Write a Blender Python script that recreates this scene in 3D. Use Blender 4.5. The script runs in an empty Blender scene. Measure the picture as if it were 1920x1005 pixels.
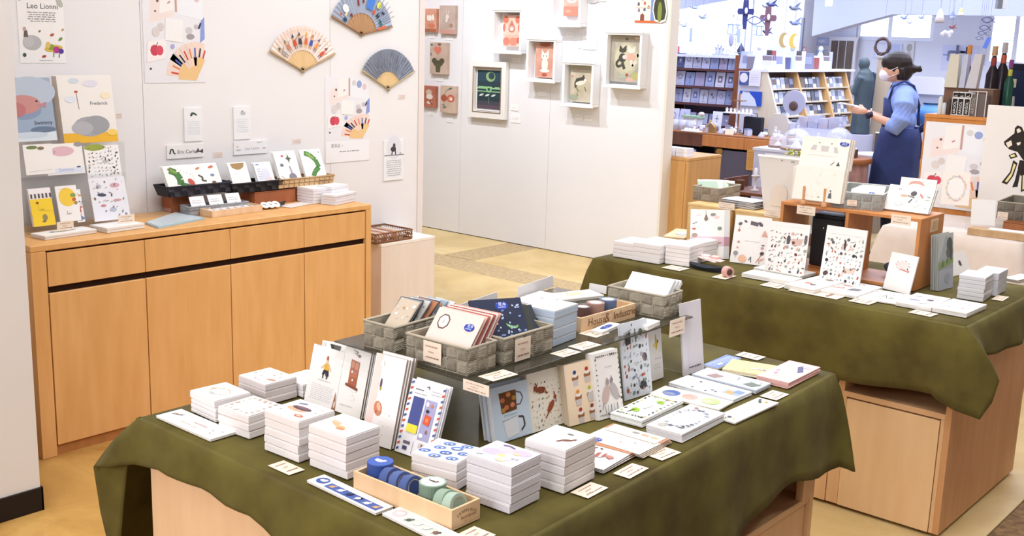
import bpy,math,random
from mathutils import Vector,Matrix
from mathutils import noise as mnoise
import re as _re
S=bpy.context.scene
COL=S.collection
rnd=random.Random(7)
R=math.radians

# ------------------------------------------------------------------ camera
FPX,YAW,PIT,ROL,CAMH=2055.6,-0.70630147,-0.20714021,0.03078362,1.6
_f=Vector((math.sin(YAW)*math.cos(PIT),math.cos(YAW)*math.cos(PIT),math.sin(PIT)))
_r=_f.cross(Vector((0,0,1))).normalized();_u=_r.cross(_f)
_c,_s=math.cos(ROL),math.sin(ROL)
CR=_c*_r+_s*_u;CU=-_s*_r+_c*_u;CF=_f
cam_d=bpy.data.cameras.new('camera');cam=bpy.data.objects.new('camera',cam_d);COL.objects.link(cam)
mw=Matrix((CR,CU,-CF)).transposed().to_4x4();mw.translation=(0,0,CAMH);cam.matrix_world=mw
cam_d.sensor_width=36;cam_d.lens=FPX*36/1920;cam_d.clip_start=.05;cam_d.clip_end=80
S.camera=cam
CAM=Vector((0,0,CAMH))
def ray(px,py):return CR*((px-960)/FPX)+CU*(-(py-502.5)/FPX)+CF
def at(px,py,z):d=ray(px,py);return CAM+d*((z-CAMH)/d.z)
def atx(px,py,x):d=ray(px,py);return CAM+d*(x/d.x)
def aty(px,py,y):d=ray(px,py);return CAM+d*(y/d.y)
def att(px,py,t):return CAM+ray(px,py)*t
def proj(p):
 q=Vector(p)-CAM;z=q.dot(CF);return(960+FPX*q.dot(CR)/z,502.5-FPX*q.dot(CU)/z)
def zat(x,y,py):
 lo,hi=-1.,4.
 for _ in range(40):
  m=(lo+hi)/2
  if proj((x,y,m))[1]>py:lo=m
  else:hi=m
 return lo

# ------------------------------------------------------------------ world, light, exposure
S.view_settings.view_transform='Standard';S.view_settings.look='None'
S.view_settings.gamma=1;S.view_settings.use_curve_mapping=False
S.view_settings.exposure=0.0
w=bpy.data.worlds.new('sky');S.world=w;w.use_nodes=True
nt=w.node_tree;bg=nt.nodes['Background']
bg.inputs[0].default_value=(.86,.9,1,1);bg.inputs[1].default_value=2.6
def area(name,loc,size,sy,power,col,rot=(0,0,0),spread=180):
 d=bpy.data.lights.new(name,'AREA');d.shape='RECTANGLE';d.size=size;d.size_y=sy
 d.energy=power;d.color=col;d.spread=R(spread)
 o=bpy.data.objects.new(name,d);COL.objects.link(o);o.location=loc;o.rotation_euler=rot
 return o
def aim(o,tgt):
 o.rotation_euler=(Vector(tgt)-Vector(o.location)).to_track_quat('-Z','Y').to_euler()
WARM=(.93,.965,1);NEU=(.94,.965,1);WHT=(.9,.94,1);COOL=(.72,.79,1)
area('ceiling_or_fill_light',(-1.2,1.0,3.25),3.0,3.5,78,WARM)
area('ceiling_or_fill_light',(-1.8,4.2,3.25),3.2,2.0,66,NEU)
area('ceiling_or_fill_light',(-4.6,8.8,3.2),3.0,2.6,150,COOL)
area('ceiling_or_fill_light',(-2.2,8.6,3.2),3.0,3.0,150,COOL)
area('ceiling_or_fill_light',(-4.0,10.9,3.2),3.0,1.2,55,COOL)
_a=area('ceiling_or_fill_light',(-1.2,-3.2,2.8),3.2,1.8,165,(.95,.965,1));aim(_a,(-2.4,3.8,.7))  # unseen fill lamp added behind the camera to brighten the faces towards it
def spot(loc,tgt,power,col,ang=70,r=.05,blend=.6):
 d=bpy.data.lights.new('spot_light','SPOT');d.energy=power;d.color=col;d.spot_size=R(ang)
 d.spot_blend=blend;d.shadow_soft_size=r
 o=bpy.data.objects.new('spot_light',d);COL.objects.link(o);o.location=loc;aim(o,tgt);return o
area('ceiling_or_fill_light',(-5.0,4.3,3.2),3.0,.5,34,WHT)  # unseen fill lamp added to brighten the lower picture wall
spot((-5.9,5.1,3.15),(-5.8,6.5,1.0),138,WHT,85)
spot((-4.9,5.1,3.15),(-4.7,6.5,1.1),132,WHT,85)
spot((-2.7,2.0,3.15),(-4.1,2.3,1.0),26,WARM,90)
spot((-2.9,3.4,3.15),(-4.2,3.5,1.0),26,WARM,90)
spot((.5,1.2,3.15),(-1.3,3.55,.35),60,NEU,45,.12)  # unseen spot added to brighten the front of the rear table
spot((-1.0,2.6,3.2),(-1.6,2.1,.8),24,NEU,80,.08)
spot((-1.2,4.6,3.2),(-1.7,3.9,.8),28,NEU,80,.08)

# ------------------------------------------------------------------ materials
def lin(h):
 h=h.lstrip('#');v=[int(h[i:i+2],16)/255 for i in(0,2,4)]
 return tuple((c/12.92 if c<=.04045 else((c+.055)/1.055)**2.4)for c in v)
_M={}
def M(col,rough=.6,kind='',metal=0,scale=1.,c2=None,bump=0):
 key=(col,rough,kind,metal,scale,c2,bump)
 if key in _M:return _M[key]
 m=bpy.data.materials.new((kind or 'paint')+'_'+col.lstrip('#'));m.use_nodes=True
 n=m.node_tree;N=n.nodes;Lk=n.links;b=N['Principled BSDF']
 b.inputs['Base Color'].default_value=(*lin(col),1);b.inputs['Roughness'].default_value=rough
 b.inputs['Metallic'].default_value=metal
 if kind=='':
  b.inputs['Specular IOR Level'].default_value=.25
 if kind in('cloth2',):kind='linen'
 if kind in('glass','film'):
  b.inputs['Transmission Weight'].default_value=1 if kind=='glass' else .9
  b.inputs['IOR'].default_value=1.15 if kind=='glass' else 1.08
  b.inputs['Roughness'].default_value=rough
  m.use_backface_culling=False
 if kind=='glow':
  b.inputs['Emission Color'].default_value=(*lin(col),1);b.inputs['Emission Strength'].default_value=scale
 if kind in('wood','wall','cloth','stone','grit','weave','linen','marb'):
  tc=N.new('ShaderNodeTexCoord');mp=N.new('ShaderNodeMapping');Lk.new(tc.outputs['Object'],mp.inputs[0])
  nz=N.new('ShaderNodeTexNoise');Lk.new(mp.outputs[0],nz.inputs['Vector'])
  rp=N.new('ShaderNodeValToRGB');Lk.new(nz.outputs['Fac'],rp.inputs[0])
  Lk.new(rp.outputs[0],b.inputs['Base Color'])
  a=lin(col);c=lin(c2)if c2 else tuple(x*.86 for x in a)
  rp.color_ramp.elements[0].color=(*c,1);rp.color_ramp.elements[1].color=(*a,1)
  rp.color_ramp.elements[0].position=.3;rp.color_ramp.elements[1].position=.7
  if kind=='wood':
   mp.inputs['Scale'].default_value=(9*scale,9*scale,1.2*scale);nz.inputs['Scale'].default_value=2.5
   nz.inputs['Detail'].default_value=5
  elif kind=='wall':
   nz.inputs['Scale'].default_value=1.3*scale;nz.inputs['Detail'].default_value=3
  elif kind=='cloth':
   nz.inputs['Scale'].default_value=9*scale;nz.inputs['Detail'].default_value=6
   b.inputs['Sheen Weight'].default_value=.06;b.inputs['Sheen Roughness'].default_value=.45
   b.inputs['Sheen Tint'].default_value=(*lin('#a8ab60'),1)
  elif kind=='linen':
   nz.inputs['Scale'].default_value=12*scale;nz.inputs['Detail'].default_value=8
  elif kind in('stone','marb'):
   nz.inputs['Scale'].default_value=2.6*scale;nz.inputs['Detail'].default_value=9;nz.inputs['Distortion'].default_value=.9
   nz.inputs['Roughness'].default_value=.62
  elif kind=='grit':
   nz.inputs['Scale'].default_value=60*scale;nz.inputs['Detail'].default_value=8
  elif kind=='weave':
   nz.inputs['Scale'].default_value=40*scale;nz.inputs['Detail'].default_value=2
  if bump:
   bp=N.new('ShaderNodeBump');bp.inputs['Strength'].default_value=bump;bp.inputs['Distance'].default_value=.004
   src=nz.outputs['Fac']
   if kind=='weave':
    wv=N.new('ShaderNodeTexWave');Lk.new(tc.outputs['Object'],wv.inputs['Vector']);wv.bands_direction='DIAGONAL'
    wv.inputs['Scale'].default_value=60*scale;src=wv.outputs['Fac']
   Lk.new(src,bp.inputs['Height']);Lk.new(bp.outputs[0],b.inputs['Normal'])
 _M[key]=m;return m
PAPER='#f3efec'
WOOD=('#dfa362',.55,'wood') # warm left cabinet
WHITE=M(PAPER,.7)

# ------------------------------------------------------------------ mesh builder
class MB:
 def __init__(s):s.v=[];s.f=[];s.m=[];s.mats=[];s.sm=[]
 def mi(s,mat):
  if mat not in s.mats:s.mats.append(mat)
  return s.mats.index(mat)
 def add(s,vs,fs,mat=None,M4=None,smooth=False):
  o=len(s.v);k=s.mi(mat)if mat else 0
  for p in vs:
   p=Vector(p);s.v.append(M4@p if M4 else p)
  for f in fs:s.f.append([o+i for i in f]);s.m.append(k);s.sm.append(smooth)
  return s
 def box(s,x0,x1,y0,y1,z0,z1,mat=None,M4=None,c=0):
  if c: # chamfered top/bottom rims: a bevelled box
   vs=[];
   for z,k in((z0,c),(z0+c,0),(z1-c,0),(z1,c)):
    vs+=[(x0+k,y0+k,z),(x1-k,y0+k,z),(x1-k,y1-k,z),(x0+k,y1-k,z)]
   fs=[(3,2,1,0),(12,13,14,15)]
   for r_ in range(3):
    for i in range(4):
     a=r_*4+i;b_=r_*4+(i+1)%4;fs.append((a,b_,b_+4,a+4))
   return s.add(vs,fs,mat,M4)
  vs=[(x0,y0,z0),(x1,y0,z0),(x1,y1,z0),(x0,y1,z0),(x0,y0,z1),(x1,y0,z1),(x1,y1,z1),(x0,y1,z1)]
  return s.add(vs,[(3,2,1,0),(4,5,6,7),(0,1,5,4),(1,2,6,5),(2,3,7,6),(3,0,4,7)],mat,M4)
 def prism(s,poly,d0,d1,mat=None,axis='z',M4=None):
  n=len(poly);ar=sum(poly[i][0]*poly[(i+1)%n][1]-poly[(i+1)%n][0]*poly[i][1]for i in range(n))
  if ar<0:poly=poly[::-1]
  def P(a,b,d):return{'z':(a,b,d),'y':(a,-d,b),'x':(d,a,b)}[axis]
  vs=[P(a,b,d0)for a,b in poly]+[P(a,b,d1)for a,b in poly]
  fs=[tuple(range(n-1,-1,-1)),tuple(range(n,2*n))]+[(i,(i+1)%n,n+(i+1)%n,n+i)for i in range(n)]
  return s.add(vs,fs,mat,M4)
 def lathe(s,prof,n=16,mat=None,M4=None,cap=True,smooth=True):
  vs=[];
  for r_,z in prof:
   for i in range(n):
    a=2*math.pi*i/n;vs.append((r_*math.cos(a),r_*math.sin(a),z))
  fs=[]
  for k in range(len(prof)-1):
   for i in range(n):
    j=(i+1)%n;fs.append((k*n+i,k*n+j,(k+1)*n+j,(k+1)*n+i))
  s.add(vs,fs,mat,M4,smooth)
  if cap:
   if prof[0][0]>1e-5:s.add(vs[:n],[tuple(range(n-1,-1,-1))],mat,M4)
   if prof[-1][0]>1e-5:s.add(vs[-n:],[tuple(range(n))],mat,M4)
  return s
 def tube(s,pts,rad,n=6,mat=None,closed=False,M4=None):
  pts=[Vector(p)for p in pts];k=len(pts);rs=rad if isinstance(rad,(list,tuple))else[rad]*k
  vs=[]
  up=Vector((0,0,1))
  for i,p in enumerate(pts):
   t=(pts[(i+1)%k]-pts[i-1])if closed else(pts[min(i+1,k-1)]-pts[max(i-1,0)])
   t.normalize()
   a=t.cross(up if abs(t.z)<.95 else Vector((1,0,0))).normalized();b_=t.cross(a)
   for j in range(n):
    q=2*math.pi*j/n;vs.append(p+(a*math.cos(q)+b_*math.sin(q))*rs[i])
  fs=[]
  for i in range(k if closed else k-1):
   for j in range(n):
    a0=i*n+j;b0=i*n+(j+1)%n;c0=((i+1)%k)*n+(j+1)%n;d0=((i+1)%k)*n+j
    fs.append((a0,d0,c0,b0))
  if not closed:fs+=[tuple(range(n)),tuple(range(k*n-1,(k-1)*n-1,-1))]
  return s.add(vs,fs,mat,M4,True)
 def ell(s,c,r,mat=None,nu=14,nv=9,M4=None):
  vs=[(c[0],c[1],c[2]-r[2])]
  for j in range(1,nv):
   a=-math.pi/2+math.pi*j/nv
   for i in range(nu):
    b_=2*math.pi*i/nu;vs.append((c[0]+r[0]*math.cos(a)*math.cos(b_),c[1]+r[1]*math.cos(a)*math.sin(b_),c[2]+r[2]*math.sin(a)))
  vs.append((c[0],c[1],c[2]+r[2]));fs=[]
  for i in range(nu):fs.append((0,1+(i+1)%nu,1+i))
  for j in range(nv-2):
   for i in range(nu):
    a0=1+j*nu+i;b0=1+j*nu+(i+1)%nu;fs.append((a0,b0,b0+nu,a0+nu))
  l=len(vs)-1;q=1+(nv-2)*nu
  for i in range(nu):fs.append((q+i,q+(i+1)%nu,l))
  return s.add(vs,fs,mat,M4,True)
 def mesh(s,name):
  me=bpy.data.meshes.new(name);me.from_pydata([tuple(v)for v in s.v],[],s.f)
  for m in s.mats:me.materials.append(m)
  if s.mats:me.polygons.foreach_set('material_index',s.m)
  me.polygons.foreach_set('use_smooth',s.sm);me.update();return me
 def build(s,name,parent=None,loc=None,rz=0,mat=None):
  if mat and not s.mats:s.mats=[mat]
  return obj(name,s.mesh(name),parent,loc,rz)
def obj(name,me,parent=None,loc=None,rz=0):
 o=bpy.data.objects.new(name,me);COL.objects.link(o)
 if parent:o.parent=parent
 if loc is not None:o.location=loc
 if rz:o.rotation_euler=(0,0,rz)
 return o
def tag(o,label,cat,group=None):
 o['label']=label;o['category']=cat
 if group:o['group']=group
 return o
def thing(name,label,cat,loc=(0,0,0),rz=0,group=None):
 return tag(obj(name,None,None,loc,rz),label,cat,group)
def struct(name,mb,mat=None,loc=None):
 o=mb.build(name,None,loc,0,mat);o['kind']='structure';return o

# ------------------------------------------------------------------ flat prints (shapes in 0..1 card units)
def E(u,v,rx,ry,col,rot=0):return('e',u,v,rx,ry,col,rot)
def Q(u0,v0,u1,v1,col):return('p',[(u0,v0),(u1,v0),(u1,v1),(u0,v1)],col)
def P(pts,col):return('p',pts,col)
def L(pts,wd,col):return('l',pts,wd,col)
def T(u,v,size,col,txt,rot=0):return('t',u,v,size,col,txt,rot)
def X(u0,v0,u1,v1,rows,col='#b9a9a2',seed=1):
 out=[];rr=random.Random(seed*31+rows)
 for i in range(rows):
  v=v1-(i+.5)*(v1-v0)/rows;h=(v1-v0)/rows*.32;u=u0+rr.uniform(0,.1)*(u1-u0)
  while u<u1-.02:
   l_=rr.uniform(.05,.18)*(u1-u0);out.append(Q(u,v-h/2,min(u+l_,u1),v+h/2,col));u+=l_+.04*(u1-u0)
 return out
def scatter(n,cols,seed,s0=.015,s1=.05,u0=.06,v0=.06,u1=.94,v1=.94):
 rr=random.Random(seed);out=[];k=max(1,int(math.sqrt(n)));
 cells=[(i,j)for i in range(k)for j in range(k)];rr.shuffle(cells)
 for i,j in cells[:n]:
  u=u0+(i+rr.uniform(.2,.8))*(u1-u0)/k;v=v0+(j+rr.uniform(.2,.8))*(v1-v0)/k
  c=rr.choice(cols);a=rr.uniform(s0,s1);t=rr.randrange(4)
  if t==0:out.append(E(u,v,a,a*.7,c,rr.uniform(0,3)))
  elif t==1:out.append(E(u,v,a*1.2,a*.4,c,rr.uniform(0,3)))
  elif t==2:out.append(L([(u-a,v-a*.6),(u,v+a*.3),(u+a,v)],a*.35,c))
  else:out+=[E(u,v,a*.6,a*.6,c),E(u+a*.4,v+a*.8,a*.35,a*.35,c)]
 return out
def wreath(n,cols,seed,ru=.36,rv=.36,s=.045,cu=.5,cv=.5):
 rr=random.Random(seed);out=[]
 for i in range(n):
  a=2*math.pi*i/n;out.append(E(cu+ru*math.cos(a)*rr.uniform(.92,1.08),cv+rv*math.sin(a)*rr.uniform(.92,1.08),s*rr.uniform(.5,1.3),s*rr.uniform(.25,.7),rr.choice(cols),rr.uniform(0,3)))
 return out
def border(n,cols,seed,s=.04,m=.08):
 rr=random.Random(seed);out=[]
 for i in range(n):
  t=i/n*4;k=int(t);f=t-k;a=m;b=1-m
  u,v=[(a+(b-a)*f,a),(b,a+(b-a)*f),(b-(b-a)*f,b),(a,b-(b-a)*f)][k]
  out.append(E(u,v,s*rr.uniform(.5,1.2),s*rr.uniform(.3,.7),rr.choice(cols),rr.uniform(0,3)))
 return out
def badge(u,v,s):
 return[E(u,v,s,s*.72,'#2743a8'),T(u-s*.52,v+s*.02,s*.62,'#e8ecff','見本'),T(u-s*.62,v-s*.4,s*.34,'#e8ecff','SAMPLE')]
_TX={}
def text_mesh(txt):
 if txt in _TX:return _TX[txt]
 cu=bpy.data.curves.new('text','FONT');cu.body=txt;cu.size=1;cu.resolution_u=2
 o=bpy.data.objects.new('text',cu);COL.objects.link(o)
 dg=bpy.context.evaluated_depsgraph_get();me=o.evaluated_get(dg).to_mesh()
 r_=([(v.co.x,v.co.y)for v in me.vertices],[tuple(p.vertices)for p in me.polygons])
 o.evaluated_get(dg).to_mesh_clear();bpy.data.objects.remove(o);bpy.data.curves.remove(cu)
 _TX[txt]=r_;return r_
def art(shapes,W,H,fn,parent,name='print',step=.00012,lift=.0004,loc=None):
 """fn(a,b,h) -> local point; a,b metres on the face, h height above it"""
 if not shapes:return None
 mb=MB();k=0
 for s_ in shapes:
  h=lift+step*k;k=min(k+1,14)if len(shapes)<16 else(k+1)%14 if s_[0]!='t' else 14
  if s_[0]=='e':
   _,u,v,rx,ry,col,rot=s_;c,sn=math.cos(rot),math.sin(rot);n=10 if rx*W<.03 else 18
   pts=[]
   for i in range(n):
    a=2*math.pi*i/n;x,y=rx*W*math.cos(a),ry*H*math.sin(a)
    pts.append(fn(u*W+x*c-y*sn,v*H+x*sn+y*c,h))
   mb.add(pts,[tuple(range(n))],M(col,.6))
  elif s_[0]=='p':
   pts=[fn(a*W,b*H,h)for a,b in s_[1]];mb.add(pts,[tuple(range(len(pts)))],M(s_[2],.6))
  elif s_[0]=='l':
   ps=[(a*W,b*H)for a,b in s_[1]];wd=s_[2]*W
   for(x0,y0),(x1,y1)in zip(ps,ps[1:]):
    dx,dy=x1-x0,y1-y0;l_=math.hypot(dx,dy)or 1;nx,ny=-dy/l_*wd/2,dx/l_*wd/2
    mb.add([fn(x0+nx,y0+ny,h),fn(x0-nx,y0-ny,h),fn(x1-nx,y1-ny,h),fn(x1+nx,y1+ny,h)],[(0,1,2,3)],M(s_[3],.6))
  elif s_[0]=='t':
   _,u,v,size,col,txt,rot=s_;vs,fs=text_mesh(txt);c,sn=math.cos(rot),math.sin(rot);z=size*W
   mb.add([fn(u*W+(x*c-y*sn)*z,v*H+(x*sn+y*c)*z,h+step)for x,y in vs],fs,M(col,.6))
 return mb.build(name,parent,loc)

# ------------------------------------------------------------------ placing helpers
_NC={}
NTH=['first','second','third','fourth','fifth','sixth','seventh','eighth','ninth','tenth','eleventh','twelfth']
def nth(key):_NC[key]=_NC.get(key,-1)+1;return NTH[_NC[key]]

ORD=['topmost','second from top','third from top','fourth from top','fifth from top','sixth from top','seventh from top']
def ordn(i,n):return 'lowest' if i==n-1 and n>1 else ORD[i]
def frame3(near,left,right,z):
 N_,L_,R_=at(*near,z),at(*left,z),at(*right,z)
 ax=N_-L_;ay=R_-N_
 a1=math.atan2(ax.y,ax.x);a2=math.atan2(ay.y,ay.x)-math.pi/2
 a=(a1*ax.length+a2*ay.length)/(ax.length+ay.length)
 return N_,a,ax.length,ay.length
def stack(nb,nt_,lt,rt,n,item,where,group,shapes,base=.742,side='#ece6e6',name='memo_block',cat='memo pad',cover=PAPER,hs=None,rot90=False):
 p=at(*nb,base);zt=zat(p.x,p.y,nt_[1]);h=zt-base
 N_,a,W,D=frame3((nt_[0],nt_[1]),lt,rt,zt)
 ax=Vector((math.cos(a),math.sin(a),0));ay=Vector((-ax.y,ax.x,0))
 c=Vector((p.x,p.y,0))-ax*W/2+ay*D/2
 hh=hs or[1]*n;tot=sum(hh);z=zt
 rr=random.Random(int(nb[0]));things=[]
 mats=(M(side,.75),M(cover,.55))
 for i in range(n):
  t=h*hh[i]/tot;z-=t;j=.0016 if i else 0
  o=thing(name,f'{ordn(i, n)} {item} {where}',cat,(c.x+rr.uniform(-j,j),c.y+rr.uniform(-j,j),z),a+rr.uniform(-.01,.01)*(i>0),group)
  MB().box(-W/2,W/2,-D/2,D/2,.0004,t-.0011,mats[0],c=min(.0017,t*.13)).build('page_block',o)
  MB().box(-W/2+.0006,W/2-.0006,-D/2+.0006,D/2-.0006,t-.0011,t,mats[1]).build('cover',o)
  if i==0:
   if rot90:art(shapes,D,W,lambda u,v,q:(W/2-v,u-D/2,t+q),o)
   else:art(shapes,W,D,lambda u,v,q:(u-W/2,v-D/2,t+q),o)
  things.append(o)
 return things,c,a,W,D,zt
def flat(near,left,right,thick,label,cat,name,shapes,base=.742,col=PAPER,edge=None,group=None,rot90=False,n=1):
 N_,a,W,D=frame3(near,left,right,base+thick)
 ax=Vector((math.cos(a),math.sin(a),0));ay=Vector((-ax.y,ax.x,0));c=N_-ax*W/2+ay*D/2
 o=thing(name,label,cat,(c.x,c.y,base+.0004),a,group)
 if thick<.003:
  MB().box(-W/2,W/2,-D/2,D/2,0,thick,M(col,.6)).build('card',o)
 else:
  MB().box(-W/2,W/2,-D/2,D/2,0,thick-.0008,M(edge or '#e9e4e0',.75),c=.0006).build('page_block',o)
  MB().box(-W/2-.0004,W/2+.0004,-D/2-.0004,D/2+.0004,thick-.0008,thick,M(col,.5)).build('cover',o)
 if rot90:art(shapes,D,W,lambda u,v,q:(W/2-v,u-D/2,thick+q),o)
 else:art(shapes,W,D,lambda u,v,q:(u-W/2,v-D/2,thick+q),o)
 return o
def pile(near_b,near_t,left,right,n,item,where,name,shapes,group,base=.742,col=PAPER,edge='#e6e1dc',rot90=False):
 """thin notebooks in a low pile: each its own thing"""
 return stack(near_b,near_t,left,right,n,item,where,group,shapes,base,edge,name,name.replace('_',' '),col,rot90=rot90)
def lean(bl,br,tl,tilt,n,thick,gap,label,cat,name,shapes,base=.742,col=PAPER,edge='#d8d0c8',group=None,behind='',Hm=None,tr=None):
 BL,BR=at(*bl,base),at(*br,base);u=BR-BL;W=u.length;u.normalize();b=Vector((-u.y,u.x,0))
 th=R(tilt);wv=Vector((0,0,1))*math.cos(th)+b*math.sin(th);nn=u.cross(wv)
 d=ray(*tl);t=(BL-CAM).dot(nn)/d.dot(nn);Pt=CAM+d*t;H=(Pt-BL).dot(wv)
 if Hm:H=Hm
 a=math.atan2(u.y,u.x);out=[]
 mid=(BL+BR)/2
 for i in range(n):
  pos=mid+b*(i*(thick+gap));lab=label if i==0 else f'{ORD[i].replace("top", "front")} {behind}'
  o=thing(name,lab,cat,(pos.x,pos.y,base+.0005),a,group)
  m4=Matrix.Rotation(-th,4,'X')
  dz=.0003*i;j=(i*37%5-2)*.0012
  MB().box(-W/2+j,W/2+j,0,thick,thick*math.sin(th)*0,H-(.002*(i%3)),M(edge if thick>.003 else col,.7),m4,c=min(.0004,thick*.2)).build('page_block' if thick>.003 else 'sheet',o)
  if thick>.003:MB().box(-W/2+j,W/2+j,-.0005,.0,0,H-(.002*(i%3)),M(col,.55),m4).build('cover',o)
  if i==0:
   art(shapes,W,H,lambda x,y,q:m4@Vector((x-W/2,-.0006-q,y)),o)
  out.append(o)
 return out,W,H,a
CARD='#f2e0cc'
def price_shapes(seed=1,c='#b08a78'):
 return X(.12,.68,.8,.86,1,c,seed)+X(.3,.42,.6,.6,1,'#c09a88',seed+1)+X(.1,.14,.88,.34,1,'#9a7464',seed+2)
def price_flat(near,left,right,where,base=.742,seed=1):
 return flat(near,left,right,.0008,f'cream price card {where}','price card','price_card',price_shapes(seed),base,CARD,rot90=True)
def on_plane_x(tl,br,x,thick,label,cat,name,shapes,col=PAPER,edge=None,group=None,tr=None,bl=None):
 """flat thing hung on the wall plane x = const, face towards +x; u runs along +y"""
 A,B=atx(*tl,x),atx(*br,x);y0,y1,z0,z1=A.y,B.y,B.z,A.z;W,H=y1-y0,z1-z0
 o=thing(name,label,cat,(x,(y0+y1)/2,z0),0,group)
 MB().box(-0.0,thick,-W/2,W/2,0,H,M(col,.6),c=0).build('board' if thick>.003 else 'sheet',o)
 art(shapes,W,H,lambda u,v,q:(thick+q,u-W/2,v),o)
 return o
def on_plane_y(tl,br,y,thick,label,cat,name,shapes,col=PAPER,group=None,build=True):
 A,B=aty(*tl,y),aty(*br,y);W,H=B.x-A.x,A.z-B.z
 o=thing(name,label,cat,((A.x+B.x)/2,y,B.z),0,group)
 if build:MB().box(-W/2,W/2,-thick,0,0,H,M(col,.6)).build('board' if thick>.003 else 'card',o)
 art(shapes,W,H,lambda u,v,q:(u-W/2,-thick-q,v),o)
 return o,W,H
def remesh(mb,name,parent,voxel,mat,smooth=2):
 o=mb.build(name,None);o.data.materials.clear()
 md=o.modifiers.new('r','REMESH');md.mode='VOXEL';md.voxel_size=voxel
 ms=o.modifiers.new('s','SMOOTH');ms.iterations=smooth;ms.factor=.5
 dg=bpy.context.evaluated_depsgraph_get();me=bpy.data.meshes.new_from_object(o.evaluated_get(dg))
 bpy.data.objects.remove(o);me.materials.append(mat)
 me.polygons.foreach_set('use_smooth',[True]*len(me.polygons));me.name=name
 return obj(name,me,parent)

# ================================================================== SETTING
ZT=.742
WALLM=M('#efedee',.8,'wall',c2='#ebe8ea');WALLG=M('#e9e7ea',.8,'wall',c2='#e5e3e6');BLUEW=M('#dfe2f2',.8,'wall',c2='#d8dcee')
fl=MB();fl.box(-9.5,4.5,-4.5,14.5,-.12,-.012,M('#8d7a58',.8,'grit',c2='#6f5f45'));FLOOR=struct('floor',fl)
slabs=[(-9.4,-5.6,5.77,14),(-5.3,4.4,5.77,8.2),(-5.3,4.4,8.2,14),(-9.4,-3.4,2.6,5.47),(-3.4,-1.0,2.6,5.47),(-9.4,-2.9,-4.4,2.58),(-2.88,-1.0,-4.4,2.58)]
SL=M('#d9b673',.38,'stone',c2='#b48c48',bump=.15,scale=.9)
SL2=M('#d6ab62',.38,'stone',c2='#9c6c30',bump=.2,scale=.8)
SL3=M('#e3cb96',.38,'stone',c2='#c2a468',bump=.15,scale=.8);SL4=M('#dfc58c',.38,'stone',c2='#bd9c5e',bump=.15,scale=.7)
for i,(x0,x1,y0,y1)in enumerate(slabs):
 MB().box(x0,x1,y0,y1,-.012,0,(SL3,SL4,SL3,SL4,SL3,SL2,SL)[i],c=.002).build('stone_slab',FLOOR)
GR=M('#c6ad84',.6,'grit',c2='#a1885f',bump=.3,scale=.6)
MB().box(-5.598,-5.302,5.775,14,-.012,-.0005,GR).build('granite_strip',FLOOR)
MB().box(-9.4,4.4,5.472,5.768,-.012,-.0005,GR).build('granite_strip',FLOOR)
MB().box(-.995,4.4,-4.4,5.47,-.012,-.0005,M('#9a7a4e',.8,'grit',c2='#5f452a',bump=.5,scale=.5)).build('granite_strip',FLOOR)

XW=-4.25
wl=MB();ys=[1.61,2.5375,3.56,4.165]
struct('wall_left',MB().box(XW-.09,XW-.006,1.6,4.16,0,3.3,M('#cfc9c4',.8)))
WL=bpy.data.objects['wall_left']
for a_,b_ in zip(ys,ys[1:]):
 MB().box(XW-.006,XW,a_+.0012,b_-.0012,0,3.3,WALLM).build('wall_panel',WL)
struct('trim_1',MB().box(XW-.1,XW+.004,4.166,4.205,0,3.3,M('#e9e0dc',.7),c=.003))
struct('wall_pillar',MB().box(XW-.09,-3.41,-4.4,1.6,0,3.3,M('#dcd6d3',.8,'wall',c2='#d6d0cd')))
struct('baseboard_pillar',MB().box(-3.41,-3.402,-4.4,1.604,0,.082,M('#1d1513',.5),c=.001).box(-4.2,-3.402,1.6,1.606,0,.082))
YF=6.51;xe=-4.212;xs=aty(1024,400,YF).x
struct('wall_back',MB().box(-7.0,xe-.001,YF+.006,YF+.1,0,3.3,M('#d8d4d2',.8)))
WB=bpy.data.objects['wall_back']
xs0=xs-.92
for a_,b_ in((-7.0,xs0),(xs0,xs),(xs,xe)):
 MB().box(a_+.0012,b_-.0012,YF,YF+.006,.006,3.3,WALLG).build('wall_panel',WB)
struct('trim_2',MB().box(xe,xe+.018,YF-.004,YF+.104,0,3.3,M('#e4dccf',.6),c=.002))
struct('baseboard_back',MB().box(-7.0,xe,YF+.002,YF+.02,0,.0115,M('#4a3d30',.7)))
# enclosing shell (all outside the picture): right, rear and far-left walls, ceiling
struct('wall_right',MB().box(4.4,4.5,-4.4,13.9,0,3.3,WALLM))
struct('wall_rear',MB().box(-9.4,4.4,-4.5,-4.4,0,3.3,WALLM))
struct('wall_passage',MB().box(-7.1,-7.0,-4.4,6.5,0,3.3,WALLM))
struct('ceiling',MB().box(-9.4,4.5,-4.5,14.5,3.3,3.4,M('#efecea',.85,'wall',c2='#e9e6e4')))
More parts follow.
